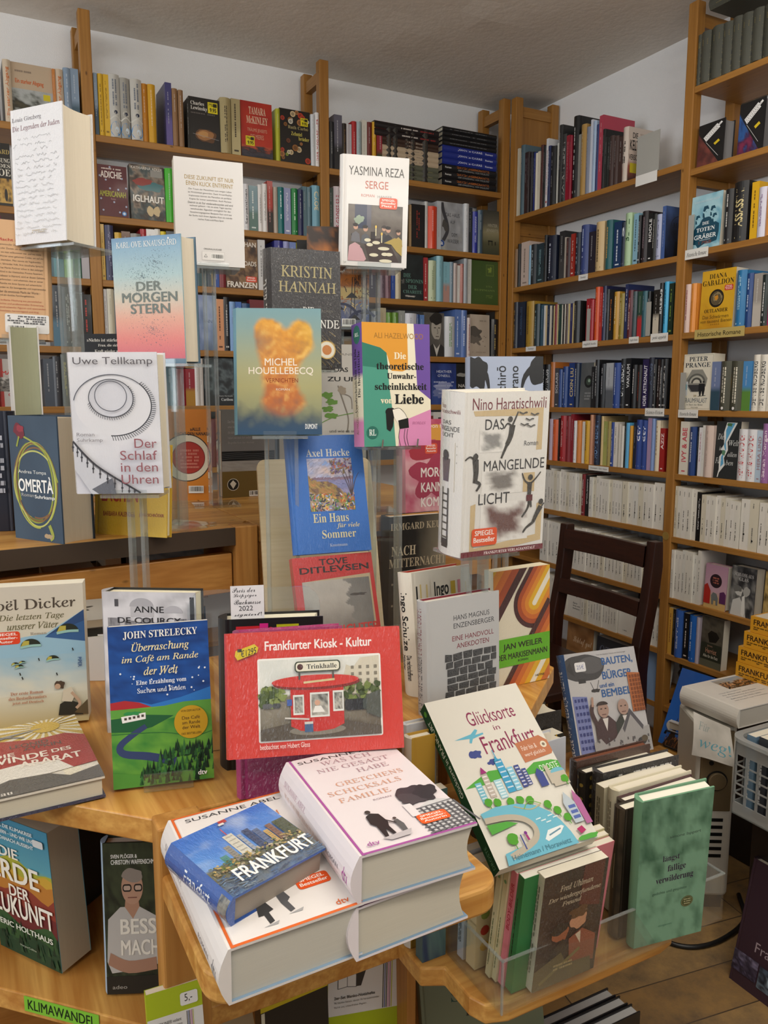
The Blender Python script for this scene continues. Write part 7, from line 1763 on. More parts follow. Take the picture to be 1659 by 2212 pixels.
def a_bauten(A):
    photo(A, 0, 0, 1, 1, ['#b0afb2', '#bdbcbe', '#c9c8c8'], 1.5, 3, 10, 12)
    A.blob(0.24, 0.15, 0.3, 0.13, '#474749', 3, 0.06); A.ell(0.34, 0.13, 0.18, 0.08, '#5c5c5e'); A.line([(0.3, 0.29), (0.33, 0.36)], 0.008, '#4a4a4c'); A.line([(0.42, 0.28), (0.38, 0.36)], 0.008, '#4a4a4c'); A.blob(0.36, 0.375, 0.06, 0.018, '#3a3a3c', 3, 0.2); A.poly([(0.0, 0.15), (0.06, 0.08), (0.1, 0.22)], '#3c3c3e'); A.rect(0.14, 0.25, 0.24, 0.29, '#3c3c3e')
    A.rr(0.12, 0.09, 0.27, 0.18, '#e6e6e8', 0.02); A.text('25€', 0.145, 0.115, 0.245, 0.155, '#6a74a8')
    A.text('Text von Matthias Thieme und Zeichnungen', 0.44, 0.035, 0.86, 0.05, '#6a6a6e')
    bl = '#32609c'
    A.text('BAUTEN,', 0.5, 0.075, 0.94, 0.155, bl, 'b'); A.text('BÜRGER', 0.48, 0.19, 0.9, 0.28, bl, 'b'); A.text('und ein', 0.42, 0.315, 0.62, 0.355, bl, 'b'); A.text('BEMBEL', 0.43, 0.375, 0.85, 0.445, bl, 'b')
    for x0, y0, x1, y1, c, w in ((0.02, 0.4, 0.22, 1, '#7a84b8', '#3c4680'), (0.82, 0.24, 1, 0.62, '#b0683c', '#7a4020')):
        A.poly([(x0, y0), (x1, y0 + 0.02), (x1, y1), (x0, y1)], c)
        for i in range(4):
            for j in range(9):
                A.rect(x0 + 0.02 + i * (x1 - x0) / 4.4, y0 + 0.03 + j * (y1 - y0) / 9.5, x0 + 0.05 + i * (x1 - x0) / 4.4, y0 + 0.06 + j * (y1 - y0) / 9.5, w)
    for x, c, s in ((0.4, '#4c3c3e', -1), (0.68, '#3c403c', 1)):
        A.poly([(x - 0.15, 0.98), (x - 0.14, 0.7), (x - 0.06, 0.63), (x + 0.06, 0.62), (x + 0.16, 0.7), (x + 0.17, 0.98)], c); A.poly([(x - 0.03, 0.64), (x + 0.05, 0.64), (x + 0.01, 0.76)], '#d8d4d0'); A.ell(x, 0.56, 0.075, 0.075, '#a98d80'); A.rect(x - 0.04, 0.545, x - 0.015, 0.555, '#3a2e2a'); A.rect(x + 0.02, 0.545, x + 0.045, 0.555, '#3a2e2a'); A.rect(x - 0.03, 0.6, x + 0.03, 0.608, '#6a4844')
    A.ell(0.395, 0.515, 0.08, 0.035, '#3a3230', 20, 0, 180); A.line([(0.3, 0.72), (0.24, 0.58), (0.26, 0.5)], 0.05, '#4c3c3e'); A.line([(0.26, 0.52), (0.275, 0.43)], 0.03, '#b09080')
    A.poly([(0.2, 1), (0.2, 0.85), (0.3, 0.82), (0.36, 0.88), (0.5, 0.84), (0.62, 0.74), (0.76, 0.6), (0.9, 0.78), (1, 0.76), (1, 1)], '#a09f9f')
    A.poly([(0.62, 0.76), (0.76, 0.58), (0.92, 0.76), (0.9, 0.8), (0.76, 0.64), (0.64, 0.8)], '#55545a')
    r = random.Random(2)
    for k in range(34):
        x, y = r.uniform(0.22, 0.98), r.uniform(0.82, 0.97)
        A.rect(x, y, x + 0.02, y + 0.025, '#5c5b5e')
    A.ell(0.86, 0.9, 0.06, 0.035, '#3a3a3c'); A.ell(0.9, 0.88, 0.045, 0.03, '#5a5040')
def s_bauten(A):
    A.text('BAUTEN, BÜRGER und ein BEMBEL', 0.25, 0.16, 0.78, 0.98, '#dce4ee', 'b', -90); A.rect(0.15, 0.04, 0.85, 0.09, '#1c2430'); A.rect(0.3, 0.05, 0.7, 0.07, '#c8c8c8')
def a_lappert(A):
    A.img(0, 0, 1, 1, 34, 48, lambda a, b: mixc('#7ea88c', '#456a52', max(0, 0.15 + 0.9 * fbm(a * 5, b * 6, 3, 6) + (0.25 if b < 0.4 else -0.05))))
    A.text('simone lappert', 0.42, 0.26, 0.86, 0.285, '#33423a'); A.text('längst', 0.34, 0.39, 0.58, 0.44, '#3a2340', 's'); A.text('fällige', 0.42, 0.46, 0.68, 0.515, '#3a2340', 's'); A.text('verwilderung', 0.26, 0.53, 0.8, 0.585, '#3a2340', 's')
    A.text('gedichte und gespinste', 0.22, 0.63, 0.72, 0.655, '#4a6a56'); A.text('diogenes', 0.34, 0.87, 0.54, 0.89, '#5c8a70')
    A.ell(0.74, 0.745, 0.09, 0, '#5c6440', 20); A.ell(0.74, 0.745, 0.08, 0, '#8d8a64', 20); A.ell(0.74, 0.745, 0.074, 0, '#565c38', 20); A.dashes(0.69, 0.725, 0.79, 0.765, '#b8b48a', 3, 4, False)
def a_uhlman(A):
    photo(A, 0, 0, 1, 1, ['#33241d', '#3d2a22', '#2a1e19'], 2.4, 5, 16, 20)
    A.poly([(0.62, 0), (0.95, 0), (0.94, 0.4), (0.6, 0.34)], '#5c2a22')
    A.text('Fred Uhlman', 0.26, 0.11, 0.78, 0.165, '#b8aa92', 'i', 0, 0.01); A.text('Der wiedergefundene', 0.1, 0.2, 0.92, 0.25, '#b8aa92', 'i', 0, 0.012); A.text('Freund', 0.32, 0.26, 0.62, 0.3, '#b8aa92', 'i', 0, 0.012)
    A.blob(0.36, 0.55, 0.13, 0.07, '#9a5a3a', 3, 0.15); A.blob(0.33, 0.5, 0.13, 0.05, '#231814', 5, 0.2); A.blob(0.62, 0.47, 0.13, 0.08, '#c08a68', 6, 0.12); A.blob(0.62, 0.4, 0.16, 0.05, '#5a3a1e', 2, 0.2)
    A.poly([(0.2, 0.7), (0.4, 0.6), (0.52, 0.66), (0.5, 0.8), (0.2, 0.82)], '#2c211c'); A.poly([(0.5, 0.62), (0.7, 0.56), (0.94, 0.66), (0.96, 0.9), (0.55, 0.84)], '#8a4a34'); A.poly([(0.6, 0.6), (0.68, 0.58), (0.7, 0.7)], '#c8b8a0')
    A.poly([(0, 0.82), (0.4, 0.72), (0.5, 0.84), (0.9, 0.86), (0.94, 1), (0, 1)], '#5f5434'); A.line([(0.1, 0.95), (0.7, 0.74)], 0.05, '#7a6c40'); A.dashes(0.3, 0.82, 0.6, 0.88, '#b09a6a', 2, 4, False)
def a_erde(A):
    A.grad(0, 0, 1, 1, [(0, '#3f88a8'), (0.3, '#5a9cae'), (0.36, '#8aa84c')])
    for y, c, s in ((0.3, '#a9a83c', 1), (0.36, '#c8a03c', 2), (0.42, '#b87a34', 3), (0.5, '#8a3c30', 4), (0.62, '#6a2a2c', 5), (0.74, '#31542f', 6), (0.85, '#20402a', 7)):
        A.poly([(0, 1), (0, y + 0.03 * math.sin(s))] + [(k / 10, y + 0.035 * math.sin(k * 0.8 + s * 1.7)) for k in range(1, 10)] + [(1, y + 0.03 * math.cos(s)), (1, 1)], c)
    r = random.Random(3)
    for k in range(40):
        x, y = r.uniform(0, 0.97), r.uniform(0.8, 0.99)
        A.poly([(x, y), (x + 0.03, y - 0.07), (x + 0.06, y)], r.choice(['#1c3a26', '#2a4c30', '#163020']))
    for i, t in enumerate(('WIE WIR DIE KLIMAKRISE', 'VERHINDERN – UND WIE UNSERE', 'WELT DANACH AUSSIEHT')):
        A.text(t, 0.02 + 0.04 * (i == 2), 0.035 + 0.045 * i, 0.78 + 0.1 * (i == 1), 0.06 + 0.045 * i, '#e4ecec', 'b')
    A.rr(0.78, 0.07, 0.94, 0.12, '#d8dcdc', 0.02)
    A.text('DIE', 0.2, 0.2, 0.5, 0.27, '#f0ece0', 'b'); A.text('ERDE', 0.04, 0.3, 0.8, 0.44, '#f0ece0', 'b'); A.text('DER', 0.3, 0.47, 0.62, 0.55, '#f0ece0', 'b'); A.text('ZUKUNFT', 0.0, 0.56, 0.97, 0.7, '#f0ece0', 'b'); A.text('ERIC HOLTHAUS', 0.08, 0.76, 0.93, 0.8, '#e0e4d8', 'b'); A.text('HarperCollins', 0.38, 0.9, 0.64, 0.92, '#b8c4b0')
def a_besser(A):
    photo(A, 0, 0, 1, 1, ['#2a3022', '#3c442e', '#1e2218', '#4c543c'], 4, 3, 20, 30)
    A.text('SVEN PLÖGER &', 0.14, 0.07, 0.6, 0.1, '#e8e8e4', 'b'); A.text('CHRISTOPH WAFFENSCHMIDT', 0.14, 0.11, 1.0, 0.14, '#e8e8e4', 'b')
    A.poly([(0.02, 0.78), (0.06, 0.5), (0.28, 0.42), (0.62, 0.42), (0.98, 0.5), (1, 0.8), (0.6, 0.84), (0.1, 0.86)], '#b4b1ae'); A.poly([(0.36, 0.42), (0.5, 0.5), (0.62, 0.42), (0.6, 0.36), (0.38, 0.36)], '#a9816a')
    A.ell(0.5, 0.29, 0.19, 0.115, '#b08a74'); A.blob(0.5, 0.215, 0.19, 0.045, '#8a8078', 4, 0.12); A.rr(0.33, 0.27, 0.49, 0.32, '#241e1c', 0.04); A.rr(0.53, 0.27, 0.68, 0.32, '#241e1c', 0.04); A.rr(0.35, 0.28, 0.47, 0.31, '#b9a090', 0.03); A.rr(0.55, 0.28, 0.66, 0.31, '#b9a090', 0.03); A.rect(0.42, 0.355, 0.58, 0.362, '#7a4c44')
    A.line([(0.06, 0.76), (0.4, 0.82), (0.9, 0.8)], 0.14, '#a07a66'); A.rect(0, 0.88, 1, 1, '#26241f')
    A.text('BESSER', 0.28, 0.5, 1.28, 0.6, '#e0dcd2', 'b'); A.text('MACHEN', 0.28, 0.64, 1.28, 0.74, '#e0dcd2', 'b'); A.text('adeo', 0.1, 0.94, 0.36, 0.965, '#a8a49c')
def a_cath(A):
    A.img(0, 0, 1, 1, 12, 16, lambda a, b: mixc('#1f4f9c', '#2c62b4', b + 0.2 * fbm(a * 3, b * 3, 2)))
    A.poly([(0.46, 1), (0.44, 0.72), (0.5, 0.6), (0.56, 0.5), (0.62, 0.42), (0.7, 0.52), (0.78, 0.6), (0.86, 1)], '#4a3020'); A.poly([(0.1, 1), (0.2, 0.86), (0.26, 0.62), (0.32, 0.86), (0.46, 0.9), (0.46, 1)], '#33241a')
    r = random.Random(7)
    A.strokes(0.46, 0.52, 0.82, 1.0, 150, 0.07, 0.012, lambda a, b: r.choice(['#7a4c28', '#c8904a', '#2c1c12', '#e0b06a', '#5a3a20']), 3, lambda a, b: PI / 2); A.strokes(0.12, 0.85, 0.46, 1.0, 50, 0.06, 0.01, lambda a, b: r.choice(['#7a4c28', '#a8703a', '#2c1c12']), 5, lambda a, b: PI / 2)
    A.line([(0.62, 0.42), (0.6, 0.2)], 0.01, '#1c1a20'); A.rect(0.38, 0.5, 0.56, 0.62, '#c8b81c'); A.text('9,95', 0.4, 0.53, 0.54, 0.58, '#1c1a10', 'b')
    A.poly([(0.86, 1), (0.84, 0.86), (1, 0.84), (1, 1)], '#1f4f9c')
def a_white(A):
    x0, y0, x1, y1 = 0.36, 0.05, 0.98, 0.4
    photo(A, x0, y0, x1, y1, ['#8a9aac', '#a9a49a', '#6a5a48', '#4a3e30'], 2.5, 3, 24, 20, 1.0)
    r = random.Random(3)
    A.strokes(x0, y0 + 0.12, x1, y1, 160, 0.06, 0.02, lambda a, b: r.choice(['#b07a4a', '#4a3222', '#8a5a34', '#c89a6a', '#2c2420']), 4)
    for i, t in enumerate(('Almut Baumgarten', 'Der Römer und seine Häuser', 'Die Sanierung des historischen', 'Rathauses bis 1945–2005', 'Mit Texten von Zeitzeugen')):
        A.text(t, 0.14, 0.46 + 0.07 * i, 0.14 + 0.016 * len(t) + 0.06, 0.485 + 0.07 * i, '#8a8c92', 's')
    A.poly([(0.62, 0.86), (0.8, 0.84), (0.8, 0.9), (0.62, 0.92)], '#c4ac2c')
def a_purple(A):
    A.text('Frankfurt', 0.25, 0.6, 0.86, 0.68, '#a89aa4'); A.rect(0.66, 0.27, 0.98, 0.4, '#cdb51e'); A.dashes(0.68, 0.285, 0.85, 0.38, '#2a2814', 3, 3, False); A.rect(0.85, 0.285, 0.96, 0.33, '#2a2814'); A.text('14.99', 0.78, 0.345, 0.95, 0.385, '#2a2814', 'b')
    photo(A, 0.0, 0.74, 0.34, 0.9, ['#8a84a4', '#4a4458', '#221c2c', '#6a6484'], 4, 3, 14, 12); photo(A, 0.36, 0.75, 0.78, 0.92, ['#4c5c70', '#1c202c', '#6a7c8c', '#2a2c38'], 3.5, 8, 14, 12); A.ell(0.56, 0.83, 0.08, 0, '#8fa4b4', 16); A.rect(0.8, 0.77, 1, 0.94, '#7a3a44')
    A.text('KNUT', 0.66, 0.57, 0.78, 0.59, '#d8d0d4', 'b')
def a_mole(n):
    def f(A):
        A.rect(0, 0, 1, 0.28 if n == 2 else 0.2, '#a9bc1e'); A.rect(0, 0.28 if n == 2 else 0.2, 1, 0.74, '#dcdcda'); A.rect(0, 0.74, 1, 1, '#a9bc1e')
        for k, c in enumerate(('#1c1c20', '#2c4a8a', '#1c1c20', '#cf8ab0', '#a86a8c', '#b8b83c')):
            A.rect(0.7 + 0.022 * k, 0.29 if n == 2 else 0.21, 0.712 + 0.022 * k, 0.735, c)
        y = 0.31 if n == 2 else 0.24
        A.text('MOLESKINE® volant', 0.06, y, 0.6, y + 0.026, '#3a3a38'); A.text('legendäres Notizbuch von Hemingway,', 0.06, y + 0.04, 0.62, y + 0.06, '#6a6a68'); A.text('Picasso und Chatwin.', 0.06, y + 0.07, 0.4, y + 0.088, '#6a6a68')
        yy = y + 0.11
        A.poly([(0.3, yy), (0.48, yy - 0.008), (0.42, yy + 0.11), (0.34, yy + 0.11)], '#26262a'); A.poly([(0.12, yy + 0.01), (0.24, yy), (0.36, yy + 0.01), (0.36, yy + 0.115), (0.24, yy + 0.105), (0.12, yy + 0.115)], '#55555a'); A.poly([(0.13, yy + 0.016), (0.238, yy + 0.008), (0.238, yy + 0.1), (0.13, yy + 0.109)], '#e2e2e0'); A.poly([(0.246, yy + 0.008), (0.352, yy + 0.016), (0.352, yy + 0.109), (0.246, yy + 0.1)], '#e2e2e0')
        A.text('2er-Set Blanko-Notizhefte', 0.08, 0.59, 0.6, 0.612, '#3a3a38', 'b'); A.text('96 blanko Seiten, davon 16 heraustrennbar', 0.08, 0.63, 0.66, 0.648, '#6a6a68'); A.text('9x14 cm, chlorfreies Papier.', 0.08, 0.665, 0.5, 0.683, '#6a6a68')
        if n == 1:
            A.rr(0.6, 0.06, 0.92, 0.16, '#e4e4e2', 0.04); A.text('5,-', 0.68, 0.075, 0.82, 0.14, '#26262a')
    return f
def a_sell(A):
    A.text('Sellmann', 0.25, 0.2, 0.85, 0.3, '#2c4c44', 's'); A.text('morgens', 0.36, 0.36, 0.9, 0.44, '#2a2a26', 's')
    A.poly([(0.62, 0.3), (0.68, 0.3), (0.64, 0.5), (0.58, 0.5)], '#3a2a4a')
def a_yb(A):
    A.rect(0, 0, 1, 0.13, '#cbb81e'); A.dashes(0.3, 0.03, 0.95, 0.11, '#8a7a1c', 4, 3, False); A.rect(0, 0.13, 0.05, 1, '#d0cdb8')
# ------------------------------------------------------------------ where the displayed books stand: x, y, z, turn, lean, roll, width, height
P = {
    'ginzberg': (0.1166, 1.6683, 1.6263, -52.74, 1.45, 0.13, 0.1251, 0.2350),
    'zukunft': (0.4218, 1.7128, 1.6233, -8.12, 3.08, 0.57, 0.1417, 0.2150),
    'morgenstern': (0.2639, 1.5212, 1.4102, -51.28, -2.07, 0.90, 0.1480, 0.2150),
    'tellkamp': (0.1568, 1.3089, 1.2019, -25.28, -1.62, -0.34, 0.1321, 0.2150),
    'omerta': (0.0764, 1.5027, 1.1046, -58.66, -0.28, 0.10, 0.1256, 0.2149),
    'krebs': (0.2028, 1.4799, 1.1100, -44.94, 5.00, 0.00, 0.1452, 0.1600),
    'hannah': (0.5208, 1.4165, 1.4032, -6.57, 1.62, -0.03, 0.1315, 0.2155),
    'houelle': (0.4020, 1.2682, 1.2894, -23.55, 6.40, 0.01, 0.1371, 0.2050),
    'hazel': (0.5968, 1.1968, 1.2680, -4.03, 3.09, 0.01, 0.1250, 0.2050),
    'serge': (0.6827, 1.4666, 1.6052, -17.30, -1.92, 1.09, 0.1293, 0.2050),
    'hacke': (0.4870, 1.2354, 1.0878, -8.91, 16.44, -0.32, 0.1338, 0.2050),
    'ditlev': (0.4729, 1.1634, 0.8860, -3.44, 18.82, 0.10, 0.1442, 0.2089),
    'haratis': (0.6299, 0.9544, 1.1192, -2.63, -4.17, -1.37, 0.1437, 0.2376),
    'hirano': (0.7778, 1.1522, 1.2150, -26.77, 4.80, -0.05, 0.1262, 0.2050),
    'schulze': (0.6166, 1.0453, 0.8783, 10.28, 7.17, 0.76, 0.1264, 0.1993),
    'enz': (0.5873, 0.9711, 0.8796, 4.09, 1.70, -0.24, 0.1374, 0.1742),
    'weiler': (0.7396, 1.0165, 0.8798, 0.69, 1.38, -0.75, 0.1148, 0.1947),
    'keun': (0.7540, 1.4061, 0.8852, 1.34, -1.10, 0.22, 0.1374, 0.2256),
    'morgen': (0.8113, 1.4363, 1.1099, 3.61, 1.59, 0.35, 0.1298, 0.1955),
    'deer': (0.6256, 1.5387, 1.2580, -15.66, 2.46, 0.24, 0.1326, 0.2000),
    'painted': (0.6528, 1.5727, 1.4961, -23.01, 1.87, 0.50, 0.1282, 0.2000),
    'dicker': (0.0094, 1.2122, 0.8850, -12.31, 3.80, -0.02, 0.1343, 0.2015),
    'courcy': (0.1592, 1.1355, 0.8799, -33.86, 2.60, -0.59, 0.1331, 0.2027),
    'strel': (0.1365, 0.9503, 0.8841, -13.44, 9.83, -0.34, 0.1181, 0.1943),
    'kiosk': (0.2427, 0.8286, 0.9490, -18.33, 14.19, 0.06, 0.1994, 0.1394),
    'magenta': (0.2666, 0.8630, 0.8801, -12.25, 6.58, 0.55, 0.1260, 0.1979),
    'ene': (0.2739, 0.9432, 0.8797, -16.85, 4.53, 0.76, 0.1236, 0.1939),
    'gret1': (0.2956, 0.6051, 0.9388, 0.71, 87.41, 1.57, 0.1269, 0.1917),
    'gret3': (0.1721, 0.6055, 0.8893, -8.69, 85.18, -9.42, 0.1283, 0.2035),
    'mini': (0.1844, 0.6277, 0.9200, 19.49, 83.74, 0.93, 0.1078, 0.0992),
    'gluck': (0.5567, 0.7458, 0.7700, -5.88, 51.82, -3.75, 0.1550, 0.2417),
    'bauten': (1.0910, 1.1910, 0.6044, -6.53, 20.73, 0.48, 0.1806, 0.2200),
    'lappert': (0.7901, 0.7490, 0.5756, -13.75, -9.36, -5.33, 0.1129, 0.2531),
    'uhlman': (0.6139, 0.7443, 0.5787, -0.94, -6.81, 0.07, 0.1050, 0.1753),
    'besser': (0.1243, 1.0095, 0.5750, -23.66, 2.05, 0.35, 0.0720, 0.2080),
    'cathedral': (1.8401, 1.6743, 0.3007, -83.78, 25.13, 0.17, 0.1514, 0.2400),
    'white': (1.6831, 1.2762, 0.5757, -1.42, 90.02, 0.00, 0.2655, 0.1848),
    'peach': (0.0575, 1.6703, 1.4594, -6.60, 3.69, 1.55, 0.1074, 0.2150),
    'nanas': (0.4076, 1.8871, 1.1102, -19.12, 4.34, 0.27, 0.1188, 0.2129),
    'greybrown': (0.5505, 1.8669, 1.1102, 0.97, -0.61, 0.31, 0.1334, 0.2105),
    'nichts': (0.2426, 1.8831, 1.2879, -35.13, 4.61, 0.24, 0.1313, 0.2000),
    'alles': (0.6590, 1.6451, 1.4819, -25.47, 2.49, 0.42, 0.1268, 0.2000),
    'board': (0.4701, 1.3366, 0.8904, -12.53, 19.99, -0.73, 0.2248, 0.3628),
    'erde': (0.0058, 1.1773, 0.5779, -56.04, -2.70, -0.31, 0.1254, 0.2077),
    'purple': (1.5154, 1.1305, -0.0007, -90.31, 12.34, -0.25, 0.1882, 0.2924),
    'mole2': (0.4361, 1.0097, 0.3601, -12.79, 1.76, 1.72, 0.1228, 0.2110),
    'mole1': (0.1417, 0.8086, 0.5523, -3.36, 9.70, -0.49, 0.0611, 0.1435),
    'sell': (0.6302, 1.0309, 0.1671, -20.50, 13.91, -2.54, 0.2145, 0.2164),
    'yellowblack': (0.3081, 0.9285, 0.3356, 5.54, 5.35, 1.44, 0.1040, 0.2126),
}
# ------------------------------------------------------------------ the displayed books
def hero(key, t, label, **kw):
    x, y, z, yw, ln, rl, w, h = P[key]
    w = kw.pop('w', w)
    h = kw.pop('h', h)
    return book((x, y, z, yw, ln, rl), w, h, t, label, **kw)
WH = '#dcdadb'
hero('ginzberg', 0.072, 'thick white shrink-wrapped hardcover with grey scribbles, high on clear stand', front='#dfe0e4', hard=True, art=a_ginzberg, mat='print_wrap', page='#e0d6c2')
hero('zukunft', 0.03, 'white paperback showing its back cover with gold heading, on clear stand', front='#e0dedd', hard=False, art=a_zukunft, mat='print_matte', flip=True)
hero('morgenstern', 0.0425, 'shrink-wrapped novel fading from blue to pink with grey capitals and specks', front='#9dbcc4', back='#3f5f7a', spine='#8fb0be', art=a_morgen, mat='print_wrap', page='#ddd3bf', edge='#5f8098')
hero('tellkamp', 0.058, 'white shrink-wrapped hardcover with spiral staircase photograph on clear stand', front='#dadbe1', art=a_tellkamp, mat='print_wrap', page='#ddd5c0')
hero('omerta', 0.064, 'thick slate-blue hardcover with wreath of green stems and red rose', front='#35495d', back='#1c2430', art=a_omerta, mat='print_matte', page='#cfc4ae', edge='#2c3c4e')
hero('krebs', 0.016, 'yellow book with red capitals standing on the rear table', front='#d3ac26', art=a_krebs, mat='print_wrap', hard=True, page='#d9cfae')
hero('hannah', 0.05, 'black shrink-wrapped hardcover with pale gold serif capitals and wheat ears', front='#27272b', art=a_hannah, sart=s_hannah, mat='print_wrap')
hero('houelle', 0.03, 'hardcover with orange cloud in a blue-green sky on clear stand', front='#8fa9a8', spine='#6f98a8', art=a_houelle, mat='print_cloth')
hero('hazel', 0.045, 'paperback in orange, teal, purple and pink with girl bending forward', front='#e6e0c8', spine='#eae4cc', art=a_hazel, sart=s_hazel, hard=False, mat='print_matte')
hero('serge', 0.022, 'white hardcover with painting of people at a candlelit dinner table', front='#dfdddb', art=a_serge, sart=s_serge, mat='print_gloss')
hero('hacke', 0.016, 'bright blue shrink-wrapped hardcover with coastal landscape painting, leaning on board', front='#2468bc', art=a_hacke, mat='print_wrap')
hero('ditlev', 0.016, 'red book with black and white close-up of mouth and chin, on board', front='#bf3a3a', art=a_ditlev, mat='print_wrap', hard=False)
hero('haratis', 0.066, 'thick white shrink-wrapped novel with leaping figures and dark red foot band', front='#deddd9', art=clip_art(a_haratis), sart=s_haratis, mat='print_wrap')
hero('hirano', 0.03, 'pale blue-grey book with black hair strands and upright black lettering', front='#9da8be', art=clip_art(a_hirano), mat='print_gloss')
hero('schulze', 0.034, 'cream hardcover with coloured book-spine bars and bold black lettering', front='#e3ddcf', art=a_schulze, sart=s_schulze, mat='print_matte', edge='#b03a2c')
hero('enz', 0.024, 'plain light grey hardcover with drawing of dark cobblestones', front='#b9babb', art=a_enz, sart=s_enz, mat='print_matte', page='#e6e2d8', edge='#7a2430')
hero('weiler', 0.024, 'retro book with orange and brown curved stripes and bright green band', front='#ded6c0', art=clip_art(a_weiler), mat='print_wrap', hard=False, page='#ddd3b8')
hero('keun', 0.035, 'black hardcover with beige brush lettering behind the blond wooden board', front='#2a251d', spine='#1c1813', art=a_keun, mat='print_matte')
hero('morgen', 0.035, 'pink watercolour book with white capitals on the rear table', front='#c8607c', spine='#d8a0ac', art=a_morgenkann, mat='print_gloss')
hero('deer', 0.03, 'white book with drawing of long-legged deer and green leaves', front='#cfccc6', spine='#6a8a5a', art=a_deer, mat='print_matte')
hero('painted', 0.025, 'paperback back cover with dark umbrella shapes on orange and blue paint', front='#3a2418', art=a_painted, mat='print_gloss', hard=False, flip=True)
hero('alles', 0.03, 'black back cover with gold quotation behind the black and gold hardcover', front='#1a1a1c', art=a_alles, mat='print_matte', flip=True)
hero('peach', 0.03, 'peach-coloured back cover full of brown text with white barcode sticker', front='#cfa77e', art=a_peach, mat='print_matte', flip=True)
hero('nanas', 0.02, 'orange paperback with red disc in white circle on the rear table', front='#d5842a', art=a_nanas, mat='print_gloss', hard=False, flip=True, page='#a9b0a0')
hero('greybrown', 0.03, 'grey back cover with black sea band and brown foot on rear table', front='#70706f', art=a_greybrown, mat='print_matte', flip=True)
hero('nichts', 0.03, 'black book with white quotation behind the spiral staircase hardcover', front='#17171a', art=a_nichts, mat='print_matte', flip=True)
hero('dicker', 0.042, 'beige and sky-blue paperback with parachutes and kneeling woman in wind', front='#c9c3b2', art=a_dicker, mat='print_matte', hard=False, page='#e9e4d4')
hero('courcy', 0.034, 'hardcover with black and white seaside photograph behind the night-blue paperback', front='#c4c3c8', spine='#b0afb6', back='#1c1c1e', art=a_courcy, mat='print_gloss', page='#e6dfc4', edge='#1c1c1e')
hero('strel', 0.014, 'night-blue paperback with green hills and round golden badge', front='#1c4a8c', spine='#1c3f80', art=clip_art(a_strel), mat='print_matte', hard=False)
hero('kiosk', 0.013, 'wide red shrink-wrapped book with photograph of a round red kiosk', front='#c8352b', art=a_kiosk, mat='print_wrap', page='#d8d0c0')
hero('magenta', 0.02, 'magenta shrink-wrapped book standing behind the wide red kiosk book', front='#a02a68', art=a_magenta, mat='print_wrap')
hero('ene', 0.045, 'black hardcover with large red, pink and yellow letters and note inside', front='#151517', art=a_ene, mat='print_gloss', page='#e6e2cc')
hero('gret1', 0.05, 'white novel with magenta edge line, curly-haired child, topmost of its stack', front='#ddd6da', art=a_gret(1), sart=s_gret(1), mat='print_gloss', page='#cdc8ba', edge='#6f8aa4')
x_, y_, z_, yw_, ln_, rl_, w_, h_ = P['gret1']
book((x_ - 0.002, y_ + 0.004, 0.886, yw_ + 1.5, 90, 0), w_, h_, 0.054, 'identical white novel under the one with curly-haired child', front='#ddd6da', art=a_gret(1), sart=s_gret(1), mat='print_gloss', page='#c8c2b2', edge='#6f8aa4')
hero('gret3', 0.056, 'white novel with orange edge line lying on the tray under small city guide', front='#e0dcda', art=a_gret(3), sart=s_gret(3), mat='print_gloss', page='#c9c6bb', edge='#7f98b0')
hero('mini', 0.03, 'small thick blue city guide with skyline photograph lying on white novel', front='#2c5fae', spine='#1f4f9c', back='#2a4f98', art=a_mini, sart=s_mini, mat='print_wrap', page='#9a9084', edge='#2a4f98')
hero('gluck', 0.022, 'textured white paperback with cartoon city map and tan tag, green spine', front='#dcd9cf', spine='#1f4a2c', art=clip_art(a_gluck), sart=s_gluck, mat='print_cloth', hard=False, edge='#1f4a2c')
hero('bauten', 0.03, 'shrink-wrapped hardcover with airship and two waving men, blue spine', front='#b9b8ba', spine='#2c5488', art=clip_art(a_bauten), sart=s_bauten, mat='print_wrap')
# the clear box of books
def boxed(x, y, yaw, lean, w, h, t, label, **kw):
    kw.setdefault('group', 'books in the clear plastic box')
    return book((x, y, 0.5745, yaw, lean, 0), w, h, t, label, **kw)
x_, y_, z_, yw_, ln_, rl_, w_, h_ = P['lappert']
book((x_ + 0.008, y_ + 0.002, 0.5755, yw_, ln_, rl_), w_ - 0.005, h_ - 0.004, 0.02, 'mottled green hardcover with violet lettering at front of clear box', front='#6f9a7c', art=a_lappert, mat='print_cloth', page='#efeadc', group='books in the clear plastic box')
def s_dots(c):
    return lambda A: A.dashes(0.2, 0.1, 0.7, 0.85, c, 2, 7)
boxed(0.794, 0.778, -1, -1, 0.14, 0.2, 0.021, 'dark brown photograph hardcover directly behind the mottled green book', front='#2a221c', spine='#332a20', sart=lambda A: (photo(A, 0, 0, 1, 1, ['#1c1814', '#4c4032', '#2a241c', '#6a5c46'], 4, 3, 4, 16), A.rect(0.2, 0.35, 0.5, 0.62, '#cfc8a8')), page='#ece7d6')
boxed(0.826, 0.804, 0, 0, 0.155, 0.19, 0.02, 'book with dark rose pattern, second behind the mottled green book', front='#4a2c34', art=lambda A: photo(A, 0, 0, 1, 1, ['#3a2028', '#8a5a68', '#5a6a3a', '#2a1a20', '#b08a90'], 7, 5, 24, 24), spine='#3c332c', page='#efeadb')
